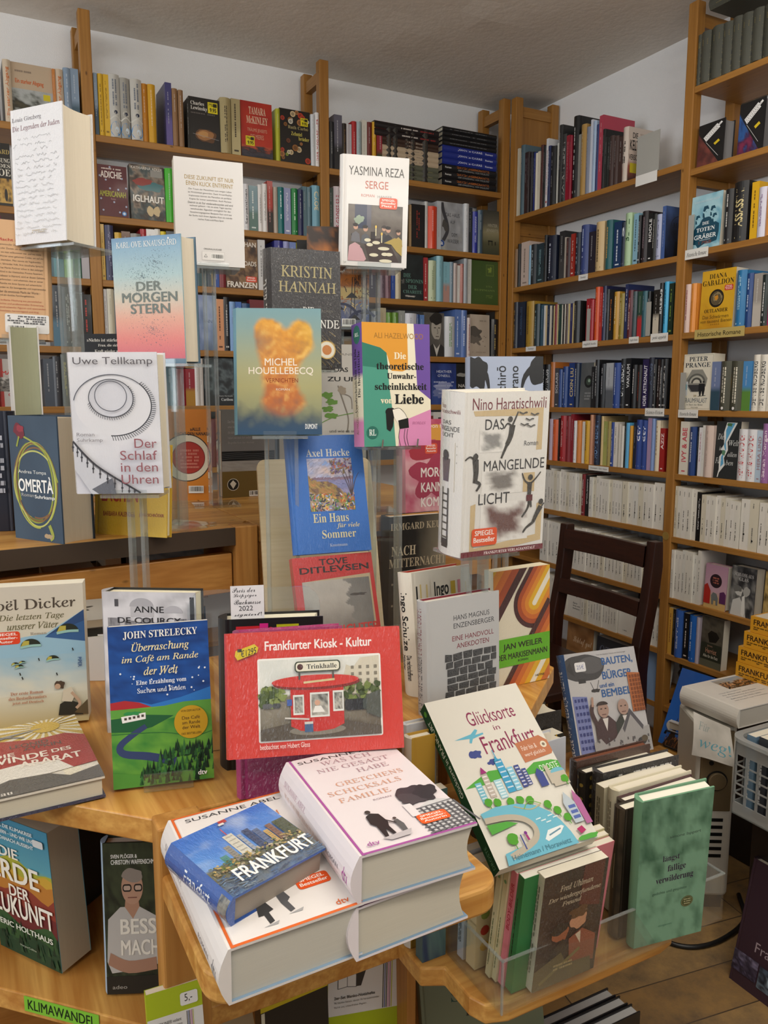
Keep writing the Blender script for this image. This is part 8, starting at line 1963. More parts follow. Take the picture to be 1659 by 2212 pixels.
def a_circ(A):
    for i, (x, y, c) in enumerate(((0.14, 0.1, '#8a8a86'), (0.3, 0.16, '#b8301f'), (0.55, 0.12, '#3c3a36'), (0.75, 0.14, '#b8301f'), (0.92, 0.1, '#b9b48a'), (0.1, 0.34, '#3c3a36'), (0.45, 0.36, '#b8301f'), (0.8, 0.4, '#b9b48a'))):
        A.ell(x, y, 0.09, 0, c, 24)
boxed(0.833, 0.827, -1, 0, 0.15, 0.195, 0.022, 'cream book with red, black and olive discs inside the clear box', front='#d8d2bc', art=a_circ, spine='#cfc8b0', sart=s_dots('#8a826c'), mat='print_matte')
boxed(0.828, 0.852, 0, 0, 0.152, 0.19, 0.018, 'slim cream book with grey spine behind the one with red discs', front='#c9c2aa', spine='#9a927a', sart=s_dots('#5a5444'), hard=False)
boxed(0.845, 0.873, -3, 0, 0.155, 0.2, 0.026, 'thick black shrink-wrapped book in the clear box', front='#1f1f21', mat='print_wrap', art=lambda A: A.dashes(0.2, 0.04, 0.9, 0.09, '#b8b8b8', 1, 5, False))
boxed(0.836, 0.901, 1, 0, 0.15, 0.19, 0.02, 'black book with small gold pattern beside the thick black one', front='#221d18', art=lambda A: [A.ell(0.08 + 0.12 * i, 0.05 + 0.08 * j + 0.04 * (i % 2), 0.025, 0, '#8a7434', 8) for i in range(8) for j in range(12)], sart=lambda A: ([A.ell(0.3 + 0.4 * (j % 2), 0.05 + 0.06 * j, 0.16, 0, '#8a7434', 8) for j in range(15)], A.rect(0.15, 0.4, 0.6, 0.56, '#b9b08a')))
boxed(0.836, 0.923, -2, 0, 0.155, 0.2, 0.017, 'copper-brown shrink-wrapped book at the rear of the clear box', front='#4a3026', spine='#2a211d', sart=lambda A: A.text('HEIMAT', 0.25, 0.4, 0.75, 0.7, '#b8b0a4', 'b', 90), mat='print_wrap', page='#7a4c3a')
x_, y_, z_, yw_, ln_, rl_, w_, h_ = P['uhlman']
book((x_ + 0.002, y_ + 0.006, 0.576, yw_, ln_, rl_), w_, h_, 0.016, 'dark brown paperback with painting of two boys at front of clear box', front='#33251f', spine='#c9c2b0', art=clip_art(a_uhlman), sart=s_dots('#6a6458'), mat='print_wrap', hard=False, group='books in the clear plastic box')
boxed(0.593, 0.763, 0, -7, 0.13, 0.176, 0.014, 'green paperback with white letters behind the dark brown paperback', front='#2f7a44', spine='#2c7440', sart=lambda A: A.dashes(0.3, 0.2, 0.55, 0.75, '#16391f', 1, 4), art=lambda A: A.text('WAR', 0.3, 0.24, 0.9, 0.36, '#dfe6dc', 'b'), hard=False, page='#efece2')
boxed(0.590, 0.778, 0, -8, 0.165, 0.178, 0.011, 'pink paperback with red spine lettering inside the clear box', front='#d5808a', spine='#d47a84', sart=lambda A: A.text('BODY-BILDER', 0.25, 0.1, 0.8, 0.5, '#b02c40', 'b', 90), hard=False)
boxed(0.587, 0.790, 0, -8, 0.168, 0.182, 0.009, 'slim cream paperback with green mark beside the pink paperback', front='#d6cca4', spine='#cfc49a', sart=lambda A: (A.dashes(0.3, 0.45, 0.6, 0.9, '#5a6a44', 1, 3), A.ell(0.5, 0.14, 0.3, 0, '#7aa06a', 8)), hard=False)
boxed(0.584, 0.800, 0, -8, 0.172, 0.186, 0.01, 'slim cream paperback next to the cream one with green mark', front='#d3c9a0', spine='#cdc298', sart=lambda A: (A.dashes(0.3, 0.45, 0.6, 0.9, '#5a6a44', 1, 9), A.ell(0.5, 0.14, 0.3, 0, '#7aa06a', 8)), hard=False)
boxed(0.575, 0.822, 2, -2, 0.15, 0.16, 0.02, 'beige book with red and gold dots in rear corner of clear box', front='#c9b98e', spine='#c4b48a', art=lambda A: [A.ell(0.1 + 0.2 * i, 0.2 + 0.15 * j, 0.05, 0, ['#b03a2c', '#c8a02c', '#8a9a4a'][(i + j) % 3], 10) for i in range(5) for j in range(5)], hard=False)
boxed(0.572, 0.846, 2, -2, 0.15, 0.165, 0.014, 'pale grey paperback along the rear wall of the clear box', front='#b9bcc0', spine='#aeb2b8', sart=s_dots('#5a626c'), hard=False)
book((0.522, 0.872, 0.5705, 0, 0, 0), 0.038, 0.25, 0.018, 'dark teal book beside the mustard hardcover, next to cartoon city map', front='#3f5c5e', art=lambda A: photo(A, 0, 0, 1, 1, ['#2c4446', '#5a7a78', '#223c60'], 3, 4, 12, 12), hard=False)
book((0.522, 0.905, 0.5705, 0, 0, 0), 0.038, 0.315, 0.02, 'mustard hardcover leaning behind cartoon city map', front='#b08a34', spine='#c9c2b4', sart=lambda A: A.text('haus', 0.3, 0.1, 0.7, 0.22, '#4a4438', 's', 90), mat='print_matte')
# behind the box, on the wooden tray
book((0.536, 0.9435, 0.571, 0, 0, 0), 0.05, 0.317, 0.014, 'white hardcover with blank face rising beside the light grey cobblestone book', front='#c9ccd2', hard=True, mat='print_matte')
book((0.80, 1.0, 0.571, 4, 2, 0), 0.092, 0.2, 0.04, 'white book with pale blue cover behind the cartoon city map', front='#d4d8e2', hard=True, mat='print_gloss')
book((0.87, 1.045, 0.571, 3, 2, 0), 0.052, 0.185, 0.03, 'black book with yellow sunflowers beside the airship hardcover', front='#1c1c14', hard=False, art=lambda A: [A.blob(0.15 + 0.24 * (k % 4), 0.05 + 0.11 * (k // 4) + 0.05 * (k % 2), 0.11, 0.05, ['#c8a01c', '#d8b42a'][k % 2], k, 0.3, 14) for k in range(32)], mat='print_gloss')
book((0.775, 1.085, 0.571, -2, 2, 0), 0.168, 0.212, 0.05, 'black shrink-wrapped book with pale pages behind the clear box', front='#121213', page='#e0dac8', mat='print_wrap')
# beside the wreath hardcover on the rear table
book((0.097, 1.78, 1.268, -91, 0, 0), 0.13, 0.213, 0.05, 'white hardcover standing with pale page edges forward, above the wreath hardcover', front='#cfcdc9', hard=True, page='#a0a286', bart=lambda A: photo(A, 0, 0.45, 1, 1, ['#d0cecb', '#8a8680', '#4a4642', '#c4c2be'], 4, 3, 12, 14))
book((0.0, 1.6, 1.1105, -15, 0, 0), 0.08, 0.215, 0.05, 'dark navy back cover with white print behind the wreath hardcover', front='#1c2030', hard=True, art=lambda A: A.dashes(0.1, 0.2, 0.9, 0.7, '#b8bcc8', 8, 4, False), flip=True)
# flat and lower books
book((-0.014, 0.936, 0.908, 2, 90, 0), 0.14, 0.212, 0.026, 'flat hardcover with red banner and sunrays, lying under the parachute book', front='#d9d3c6', spine='#55524e', back='#2a2c4a', art=clip_art(a_ararat), mat='print_wrap', page='#cfc9b6', edge='#2a2c4a')
hero('erde', 0.05, 'paperback with painted rainbow-coloured hills on the lower shelf', front='#5a9cae', spine='#4a7a58', art=clip_art(a_erde), mat='print_matte', hard=False, page='#b5a891')
def a_besser_full(A):
    old = A.fn
    A.fn = lambda u, v, e: old(min(1, max(0, u * 0.576)), min(1, max(0, v)), e)
    A.grad(0, 0, 1.7, 1, [(0, '#3a422c'), (0.5, '#2a3020'), (1, '#26241f')])
    a_besser(A)
    A.fn = old
hero('besser', 0.022, 'hardcover with bespectacled man in white shirt beside the wooden post', w=0.125, front='#2c3224', spine='#9fb4c8', art=a_besser_full, mat='print_matte')
book((0.062, 1.19, 0.571, 60, 0, 0), 0.13, 0.215, 0.03, 'dark blue book in shade behind the rainbow-hills paperback', front='#16263a', hard=True)
book((0.10, 1.2, 0.571, 40, 0, 0), 0.13, 0.2, 0.02, 'black book in shade behind man-in-white-shirt hardcover', front='#14161a', hard=True)
# notebooks and books under the trays
hero('mole2', 0.012, 'lime green notebook pack hanging below the small tray', front='#a9bc1e', art=a_mole(2), mat='print_gloss', hard=False, name='notebook_pack')['category'] = 'notebook pack'
hero('mole1', 0.012, 'lime green notebook pack with handwritten price sticker under lower shelf', front='#a9bc1e', art=a_mole(1), mat='print_gloss', hard=False, name='notebook_pack')['category'] = 'notebook pack'
hero('yellowblack', 0.02, 'black notebook pack with yellow band beneath the small tray', front='#121212', art=a_yb, mat='print_gloss', hard=False, name='notebook_pack')['category'] = 'notebook pack'
hero('sell', 0.02, 'large grey-green book with dark serif letters under the box tray', front='#7d8468', art=a_sell, mat='print_matte')
book((0.505, 1.09, 0.166, 10, 14, 0), 0.15, 0.24, 0.03, 'red book standing between lime notebook pack and grey-green book', front='#9c1216', mat='print_gloss')
book((0.26, 1.12, 0.166, 12, 24, 3), 0.13, 0.25, 0.016, 'slim cream and red book leaning below the small tray', front='#c8bc94', spine='#b02c24', hard=False)
# big books on the floor
for i, (dx, dy, h, w, c) in enumerate(((0, 0, 0.262, 0.2, '#16161a'), (0.02, -0.026, 0.26, 0.2, '#141416'), (0.04, -0.052, 0.258, 0.2, '#111113'))):
    book((0.80 + dx * 0.35, 0.978 + dy * 0.9, 0.0, 0, 0, 0), w, h, 0.022, ['large black hardcover on the floor, farthest from the viewer', 'large black hardcover on the floor, middle of three', 'large black hardcover on the floor, nearest of three'][i], front=c, page='#a9a9a8', group='black hardcovers on the floor')
hero('purple', 0.035, 'tall dark purple city book with skyline photographs standing on the floor', front='#3a2834', spine='#2a1c26', art=a_purple, mat='print_gloss')
hero('cathedral', 0.012, 'blue book with floodlit cathedral tower leaning on the low bench', front='#2658a8', spine='#2c62b4', art=clip_art(a_cath), mat='print_gloss')
# ------------------------------------------------------------------ display furniture
def mesh(name, parent, mat, fn, bevel=0.0, smooth=False, col=None):
    m = MB(); fn(m)
    return m.build(name, mat, parent, bevel, smooth)
dt = empty('display_table', (0, 0, 0), 'stepped honey-coloured pine display table with chamfered corners and lower shelf', 'table')
TOPP = [(0.166, 0.866), (0.42, 0.866), (0.53, 0.962), (0.715, 0.90), (0.9, 1.06), (0.9, 1.40), (-0.36, 1.40)]
mesh('tabletop', dt, 'pine_table_y', lambda m: m.prism(TOPP, 0.85, 0.88), 0.002)
mesh('lower_shelf', dt, 'pine_table_y', lambda m: m.prism([(0.166, 0.93), (0.56, 0.93), (0.56, 1.38), (-0.285, 1.38)], 0.54, 0.57), 0.002)
mesh('front_ledge', dt, 'pine_plain_x', lambda m: m.box((0.15, 0.785, 0.532), (0.195, 0.832, 0.55)))
mesh('front_ledge', dt, 'pine_plain_x', lambda m: m.box((0.28, 0.94, 0.335), (0.58, 1.1, 0.355)))
mesh('bottom_shelf', dt, 'pine_plain_y', lambda m: m.prism([(0.166, 0.93), (0.85, 0.93), (0.85, 1.38), (-0.285, 1.38)], 0.14, 0.165), 0.002)
mesh('corner_post', dt, 'pine_plain_z', lambda m: m.box((0.163, 0.833, 0), (0.216, 0.868, 0.885)), 0.003)
mesh('corner_post', dt, 'pine_plain_z', lambda m: m.box((0.86, 1.34, 0), (0.9, 1.38, 0.85)), 0.003)
mesh('corner_post', dt, 'pine_plain_z', lambda m: m.box((-0.34, 1.36, 0), (-0.3, 1.4, 0.85)), 0.003)
mesh('rear_panel', dt, 'pine_plain_x', lambda m: m.box((-0.3, 1.385, 0), (0.86, 1.398, 0.85)))
mesh('side_panel', dt, 'pine_plain_z', lambda m: m.box((0.545, 0.955, 0.165), (0.56, 1.38, 0.54)))
def tray_poly(x0, y0, x1, y1, r):
    return rrect(x0, y0, x1, y1, r, 6)
st = empty('display_tray', (0, 0, 0), 'small rounded pine tray projecting from the display table under white novels', 'tray')
mesh('tray_board', st, 'pine_table_x', lambda m: m.prism(tray_poly(0.166, 0.648, 0.492, 0.90, 0.03), 0.799, 0.83), 0.004)
mesh('bracket', st, 'pine_plain_y', lambda m: m.box((0.3, 0.70, 0.76), (0.33, 0.95, 0.80)))
bt = empty('display_tray', (0, 0, 0), 'larger rounded pine tray carrying the clear plastic box of books', 'tray')
def bigtray(m):
    m.prism([(0.585, 0.757), (0.86, 0.757), (0.89, 0.764), (0.905, 0.785), (0.93, 1.02), (1.30, 1.13), (1.30, 1.30), (0.515, 1.30), (0.515, 0.865), (0.545, 0.85), (0.545, 0.79), (0.555, 0.767)], 0.541, 0.57)
mesh('tray_board', bt, 'pine_table_x', bigtray, 0.003)
mesh('support', bt, 'pine_plain_z', lambda m: m.box((0.86, 1.24, 0), (0.9, 1.28, 0.541)))
# rear table, two tops
rt = empty('rear_table', (0, 0, 0), 'pine table with dark top edge behind the display table, carrying clear stands', 'table')
mesh('tabletop', rt, 'pine_table_x', lambda m: m.prism([(-0.75, 1.29), (0.442, 1.43), (0.486, 1.50), (0.486, 2.05), (-0.75, 2.05)], 1.088, 1.11))
mesh('edge_strip', rt, 'dark_edge', lambda m: m.prism([(-0.75, 1.284), (0.442, 1.424), (0.442, 1.4295), (-0.75, 1.2895)], 1.078, 1.1105))
mesh('apron_rail', rt, 'pine_plain_x', lambda m: m.prism([(-0.75, 1.30), (0.44, 1.442), (0.44, 1.464), (-0.75, 1.322)], 0.985, 1.06), 0.002)
mesh('leg', rt, 'pine_plain_z', lambda m: m.box((0.442, 1.425, 0), (0.486, 1.47, 1.112)), 0.002)
mesh('leg', rt, 'pine_plain_z', lambda m: m.box((0.442, 1.99, 0), (0.486, 2.04, 1.088)), 0.002)
mesh('leg', rt, 'pine_plain_z', lambda m: m.box((-0.74, 1.99, 0), (-0.69, 2.04, 1.088)), 0.002)
mesh('leg', rt, 'pine_plain_z', lambda m: m.box((-0.74, 1.31, 0), (-0.69, 1.36, 1.088)), 0.002)
mesh('lower_shelf', rt, 'pine_plain_x', lambda m: m.box((-0.7, 1.62, 0.935), (0.44, 2.0, 0.955)))
mesh('shade_panel', rt, 'dark_box', lambda m: m.box((-0.7, 2.0, 0.3), (0.44, 2.02, 1.07)))  # dark sheet added to stand in for the shade under the tabletop
mesh('bottom_shelf', rt, 'pine_plain_x', lambda m: m.box((-0.7, 1.5, 0.70), (0.44, 2.0, 0.72)))
r2 = empty('rear_table', (0, 0, 0), 'second pine table beside the one with dark edge, behind the blond board', 'table')
mesh('tabletop', r2, 'pine_table_x', lambda m: m.prism([(0.49, 1.432), (1.05, 1.432), (1.05, 2.05), (0.49, 2.05)], 1.078, 1.11), 0.002)
mesh('side_board', r2, 'pine_plain_y', lambda m: m.box((0.49, 1.436, 0.96), (0.512, 2.04, 1.078)))
mesh('front_board', r2, 'pine_plain_x', lambda m: m.box((0.512, 1.45, 0.96), (1.04, 1.47, 1.078)))
for x, y in ((0.492, 1.436), (1.005, 1.436), (0.492, 2.0), (1.005, 2.0)):
    mesh('leg', r2, 'pine_plain_z', lambda m: m.box((x, y, 0), (x + 0.04, y + 0.04, 0.96)), 0.002)
# books under the rear table
for i, (x, y, z, w, h, t, c, lb) in enumerate(((0.13, 1.68, 0.955, 0.1, 0.05, 0.1, '#8a6a48', 'brown book under the rear table, seen below its rail'), (0.245, 1.66, 0.955, 0.03, 0.1, 0.13, '#c8b8a0', 'cream spine under the rear table beside brown book'), (0.285, 1.66, 0.955, 0.035, 0.1, 0.13, '#3a4048', 'dark grey spine under the rear table'), (0.325, 1.66, 0.955, 0.12, 0.08, 0.03, '#4a74a4', 'blue seascape book on the shelf under the rear table'), (0.12, 1.66, 0.72, 0.045, 0.19, 0.13, '#1a1a1c', 'black spine on the bottom shelf under rear table'), (0.18, 1.66, 0.72, 0.045, 0.2, 0.13, '#b98f74', 'tan spine with dark dot under the rear table'), (0.235, 1.66, 0.72, 0.04, 0.19, 0.13, '#18191c', 'black spine beside tan spine under rear table'), (0.33, 1.68, 0.72, 0.12, 0.18, 0.03, '#2c5a84', 'blue book with yellow sticker under the rear table'))):
    def ar(A, c=c, i=i):
        if i == 3:
            photo(A, 0, 0, 1, 1, ['#2f5c94', '#8fb0d0', '#3a6ca4'], 3, 4, 12, 12)
        if i == 7:
            A.rect(0.3, 0.2, 0.75, 0.45, '#c8b81c')
        if i == 5:
            A.ell(0.5, 0.12, 0.16, 0, '#2a2420')
    book((x, y, z, 0, 0, 0), w, h, t, lb, front=c, art=ar, hard=False, group='books under the rear table')
def pile_art(A):
    A.blob(0.5, 0.4, 0.2, 0.12, '#4a4842', 3, 0.5)
book((0.15, 1.375, 0.8805, -25, 0, 0), 0.05, 0.075, 0.02, 'white and blue book with red edge at the rear of the display table', front='#d8d6d2', spine='#3a84b8', back='#8a2430', hard=True, page='#ddd8cc')
book((0.1, 1.39, 0.8805, -8, 0, 0), 0.11, 0.085, 0.01, 'small black book with pale print under grey leaf-drawing book', front='#26241f', art=lambda A: A.dashes(0.1, 0.15, 0.9, 0.8, '#6a665a', 5, 3, False), hard=False)
book((0.095, 1.375, 0.984, -6, 60, 0), 0.12, 0.05, 0.018, 'grey book with leaf drawing between the parachute and seaside covers', front='#a09c94', art=pile_art, hard=False, page='#d8cfb8')
# clear acrylic stands
def stand(px, py, ztop, zbase, yaw, w, d, label, base=0.1, col=0.02):
    e = empty('display_stand', (px, py, zbase), label, 'display stand', None, (0, 0, R(yaw)))
    h = ztop - zbase
    mesh('platform', e, 'acrylic_edge', lambda m: m.box((-w / 2, -0.02, h - 0.007), (w / 2, d - 0.02, h - 0.002)))
    mesh('front_lip', e, 'acrylic_sheet', lambda m: m.box((-w / 2 * 0.6, -0.024, h - 0.007), (w / 2 * 0.6, -0.0205, h + 0.006)))
    c = col / 2
    for sx in (-1, 1):
        mesh('column', e, 'acrylic_edge', lambda m: m.box((sx * c - 0.003, d * 0.3 - 0.012, 0.006), (sx * c + 0.003, d * 0.3 + 0.012, h - 0.007)))
    mesh('column_web', e, 'acrylic_sheet', lambda m: m.box((-c + 0.003, d * 0.3 - 0.002, 0.006), (c - 0.003, d * 0.3 + 0.002, h - 0.007)))
    mesh('base_plate', e, 'acrylic_sheet', lambda m: m.box((-base / 2, -0.02, 0.0005), (base / 2, base * 0.7, 0.006)))
def under(key, zbase, label, w=None, d=0.07, off=0.02, col=0.02, fr=0.5):
    x, y, z, yw, ln, rl, bw, bh = P[key]
    c, s = math.cos(R(yw)), math.sin(R(yw))
    cx, cy = x + bw * fr * c - off * s, y + bw * fr * s + off * c
    stand(cx, cy, z, zbase, yw, w or bw * 0.85, d, label, 0.1, col)
under('ginzberg', 1.11, 'tall clear stand holding the thick white scribbled hardcover', w=0.14, d=0.11, off=0.03, col=0.03)
under('zukunft', 1.11, 'tall clear stand holding the white back cover with gold heading')
under('morgenstern', 1.11, 'clear stand holding the blue-to-pink novel', fr=0.6)
under('tellkamp', 0.88, 'clear stand holding the spiral staircase hardcover', w=0.09, fr=0.6)
under('hannah', 1.11, 'clear stand holding the black and gold hardcover')
under('houelle', 0.88, 'clear stand holding the orange cloud hardcover', w=0.09, col=0.05)
under('hazel', 0.88, 'clear stand holding the orange and teal paperback', w=0.1, col=0.05, off=0.035)
under('serge', 1.11, 'tall clear stand holding the dinner painting hardcover', col=0.03)
under('haratis', 0.88, 'clear stand holding the thick white novel with leaping figures', w=0.1, d=0.09, off=0.03, col=0.03, fr=0.42)
under('hirano', 0.88, 'clear stand holding the pale blue-grey book')
under('deer', 1.11, 'clear stand holding the deer drawing book')
under('painted', 1.11, 'clear stand holding the orange and blue painted back cover')
under('alles', 1.11, 'clear stand holding the black book with gold quotation')
under('peach', 1.11, 'clear stand holding the peach-coloured back cover')
under('nichts', 1.11, 'clear stand holding the black book with white quotation')
stand(0.123, 1.70, 1.268, 1.11, 0, 0.06, 0.12, 'clear stand holding the white hardcover with page edges forward', 0.08)
# low holders
h1 = empty('book_holder', (P['strel'][0], P['strel'][1], 0.88), 'small clear holder under the night-blue paperback', 'book holder', None, (0, 0, R(P['strel'][3])))
mesh('front_lip', h1, 'acrylic_sheet', lambda m: m.box((0.035, -0.012, 0.001), (0.093, -0.009, 0.024)), 0.001)
mesh('foot', h1, 'acrylic_sheet', lambda m: m.box((0.035, -0.009, 0.0005), (0.093, 0.09, 0.0035)))
h2 = empty('book_holder', (0.262, 1.0, 0.88), 'rounded clear book rest behind the red kiosk book', 'book holder', None, (0, 0, R(-17)))
def rest(m):
    p = rrect(-0.02, 0, 0.16, 0.21, 0.025, 6)
    n = len(p)
    a = m.pts([(x, 0.01 + 0.22 * z, z) for x, z in p]); b = m.pts([(x, 0.013 + 0.22 * z, z) for x, z in p])
    m.face(range(a, a + n), (0.8,) * 3); m.face(range(b, b + n), (0.8,) * 3)
    for i in range(n):
        j = (i + 1) % n
        m.face([a + i, a + j, b + j, b + i], (0.8,) * 3)
mesh('back_plate', h2, 'acrylic_sheet', rest)
# hazelwood hooks
hk = empty('book_hook', (P['hazel'][0], P['hazel'][1], P['hazel'][2]), 'chrome wire hooks at the foot of the orange and teal paperback', 'hook', None, (0, 0, R(P['hazel'][3])))
for x in (0.03, 0.095):
    mesh('hook', hk, 'chrome', lambda m: m.tube([(x, 0.03, -0.001), (x, -0.006, -0.001), (x, -0.009, 0.012)], 0.0016))
# blond board
bx, by, bz, byw, bln, brl, bw, bh = P['board']
bd = empty('display_board', (bx, by, 0.8805), 'blond plywood board with rounded corners leaning behind blue and red books', 'board', None, (-R(18.5), 0, R(byw)))
def ply(m):
    p = rrect(0, 0, 0.222, 0.372, 0.016, 5)
    n = len(p)
    a = m.pts([(x, 0.0, z) for x, z in p]); b = m.pts([(x, 0.012, z) for x, z in p])
    m.face(range(a, a + n), (0.8,) * 3); m.face(list(range(b, b + n))[::-1], (0.8,) * 3)
    for i in range(n):
        j = (i + 1) % n
        m.face([a + i, b + i, b + j, a + j], (0.8,) * 3)
mesh('plywood_sheet', bd, 'birch_ply', ply, 0.0015)
mesh('rear_strut', bd, 'birch_ply', lambda m: m.box((0.09, 0.012, 0.0), (0.13, 0.03, 0.3)))
# clear box
bxo = empty('plastic_box', (0.562, 0.742, 0.5705), 'clear plastic open box of standing books on the larger tray', 'box')
W_, D_, H_ = 0.408, 0.2, 0.075
for a, b in (((0, 0, 0), (W_, 0.003, H_)), ((0, D_ - 0.003, 0), (W_, D_, H_)), ((0, 0.003, 0), (0.003, D_ - 0.003, H_)), ((W_ - 0.003, 0.003, 0), (W_, D_ - 0.003, H_))):
    mesh('side_wall', bxo, 'acrylic_sheet', lambda m: m.box(a, b))
mesh('bottom', bxo, 'acrylic_sheet', lambda m: m.box((0.003, 0.003, 0), (W_ - 0.003, D_ - 0.003, 0.003)))
mesh('rim', bxo, 'acrylic_edge', lambda m: (m.box((0, -0.0004, H_ - 0.0016), (W_, 0.0034, H_ + 0.0004)), m.box((0, D_ - 0.0034, H_ - 0.0016), (W_, D_ + 0.0004, H_ + 0.0004)), m.box((-0.0004, 0, H_ - 0.0016), (0.0034, D_, H_ + 0.0004)), m.box((W_ - 0.0034, 0, H_ - 0.0016), (W_ + 0.0004, D_, H_ + 0.0004)), m.box((-0.0005, -0.0005, 0), (0.002, 0.002, H_))))
# handwritten slip in the black book
def slip():
    m = MB()
    x, y, z, yw, ln, rl, w, h = P['ene']
    T = Matrix.Translation((x, y, z)) @ Matrix.Rotation(R(yw), 4, 'Z') @ Matrix.Rotation(-R(ln), 4, 'X')
    def f(u, v, e):
        p = T @ Vector((0.01 + 0.042 * u, 0.008 - e, h - 0.004 + 0.045 * (1 - v)))
        return tuple(p)
    A = Art(m, f, 0.042, 0.045)
    A.rect(0, 0, 1, 1, '#d9d8dc')
    for t, x0, x1, y in (('Preis der', 0.06, 0.74, 0.05), ('Leipziger', 0.08, 0.78, 0.22), ('Buchmesse', 0.1, 0.9, 0.39), ('2022', 0.24, 0.66, 0.57), ('signiert!', 0.1, 0.92, 0.76)):
        A.text(t, x0, y, x1, y + 0.14, '#33333a', 'c')
    n = m.pts([f(0, 0, -0.0006), f(1, 0, -0.0006), f(1, 1, -0.0006), f(0, 1, -0.0006)])
    m.face(range(n, n + 4), lin('#d9d8dc'))
    return tag(m.build('paper_slip', 'paper_note'), 'white handwritten slip tucked into the black hardcover with coloured letters', 'note')
slip()
# ------------------------------------------------------------------ the dark chair
ch = empty('wooden_chair', (1.56, 1.893, 0), 'dark brown wooden chair with two back rails facing the display table', 'chair')
SZ = 0.52
mesh('seat', ch, 'chair_wood_x', lambda m: m.prism([(-0.22, -0.2), (0.19, -0.185), (0.19, 0.185), (-0.22, 0.2)], SZ - 0.03, SZ), 0.006)
def back_post(sy):
    def f(m):
        pts = [(0.25, 0.0), (0.205, 0.25), (0.185, SZ), (0.19, SZ + 0.09), (0.215, 0.74), (0.228, 0.85), (0.235, 0.925)]
        n0 = None
        for i, (x, z) in enumerate(pts):
            d = 0.045 if 1 < i < 6 else 0.034
            n = m.pts([(x, sy * 0.195 - 0.017, z), (x + d, sy * 0.195 - 0.017, z), (x + d, sy * 0.195 + 0.017, z), (x, sy * 0.195 + 0.017, z)])
            if n0 is not None:
                for k in range(4):
                    j = (k + 1) % 4
                    m.face([n0 + k, n0 + j, n + j, n + k], (0.5,) * 3)
            else:
                m.face([n + 3, n + 2, n + 1, n], (0.5,) * 3)
            n0 = n
        m.face([n0, n0 + 1, n0 + 2, n0 + 3], (0.5,) * 3)
    return f
for sy in (-1, 1):
    mesh('back_post', ch, 'chair_wood_z', back_post(sy), 0.003)
def rail(z0, z1, x):
    def f(m):
        n0 = None
        for i in range(9):
            y = -0.18 + 0.36 * i / 8
            b = 0.012 * math.cos((i - 4) / 4 * PI / 2)
            n = m.pts([(x + b, y, z0), (x + b + 0.02, y, z0), (x + b + 0.026, y, z1), (x + b + 0.006, y, z1)])
            if n0 is not None:
                for k in range(4):
                    j = (k + 1) % 4
                    m.face([n0 + k, n0 + j, n + j, n + k], (0.5,) * 3)
            n0 = n
    return f
mesh('top_rail', ch, 'chair_wood_y', rail(0.845, 0.91, 0.222), 0.002)
mesh('middle_rail', ch, 'chair_wood_y', rail(0.695, 0.742, 0.206), 0.002)
for sy in (-1, 1):
    mesh('front_leg', ch, 'chair_wood_z', lambda m: m.box((-0.21, sy * 0.175 - 0.017, 0), (-0.175, sy * 0.175 + 0.017, SZ - 0.03)), 0.003)
    mesh('stretcher', ch, 'chair_wood_x', lambda m: m.box((-0.18, sy * 0.18 - 0.01, 0.2), (0.215, sy * 0.18 + 0.01, 0.23)))
mesh('apron', ch, 'chair_wood_y', lambda m: m.box((-0.205, -0.17, SZ - 0.085), (-0.185, 0.17, SZ - 0.03)))
# ------------------------------------------------------------------ heater, bench and what lies on them
bn = empty('low_bench', (0, 0, 0), 'low pine bench in front of the side bookcase carrying leaning books', 'bench')
mesh('bench_top', bn, 'pine_table_y', lambda m: m.box((1.62, 1.515, 0.262), (2.09, 1.675, 0.289)), 0.003)
for x, y in ((1.64, 1.52), (2.04, 1.52), (1.64, 1.635), (2.04, 1.635)):
    mesh('leg', bn, 'pine_plain_z', lambda m: m.box((x, y, 0), (x + 0.035, y + 0.035, 0.262)))
ht = empty('electric_heater', (1.63, 1.35, 0), 'cream electric radiator with bronze control panel and round knob', 'heater', None, (0, 0, R(-30.5)))
mesh('body', ht, 'heater_white', lambda m: m.prism(rrect(0.0, 0.0, 0.1, 0.17, 0.016, 5), 0.045, 0.515), 0.008)
mesh('control_panel', ht, 'heater_bronze', lambda m: m.prism([(0.008, -0.004), (0.09, -0.004), (0.09, 0.004), (0.008, 0.004)], 0.285, 0.505), 0.003)
kn = mesh('knob', ht, 'heater_bronze', lambda m: m.tube([(0.05, -0.004, 0.37), (0.05, -0.013, 0.37)], 0.023, seg=28), 0.002)
mesh('dial_ring', kn, 'black_plastic', lambda m: m.tube([(0.05, -0.0045, 0.37), (0.05, -0.0065, 0.37)], 0.027, seg=28))
mesh('indicator_lamp', ht, 'black_plastic', lambda m: m.tube([(0.034, -0.003, 0.418), (0.034, -0.0065, 0.418)], 0.006, seg=16))
def hlab(m):
    A = Art(m, lambda u, v, e: (0.024 + 0.04 * u, -0.0042 - e, 0.45 - 0.02 * v), 0.04, 0.02)
    A.text('RF-09', 0.05, 0.1, 0.9, 0.6, '#33302a', 'b')
    A.text('power', 0.3, 0.75, 0.65, 0.95, '#33302a')
mesh('model_print', ht, 'print_matte', hlab)
for k in range(6):
    mesh('vent_slot', ht, 'black_plastic', lambda m: m.box((0.012, -0.0008, 0.155 + 0.02 * k), (0.074, 0.004, 0.164 + 0.02 * k)))
for k in range(2):
    mesh('side_slot', ht, 'black_plastic', lambda m: m.box((0.0992, 0.05 + 0.012 * k, 0.1), (0.1008, 0.053 + 0.012 * k, 0.16)))
mesh('foot', ht, 'black_plastic', lambda m: (m.box((0.01, 0.02, 0.0), (0.09, 0.05, 0.045)), m.box((0.01, 0.12, 0.0), (0.09, 0.15, 0.045))))
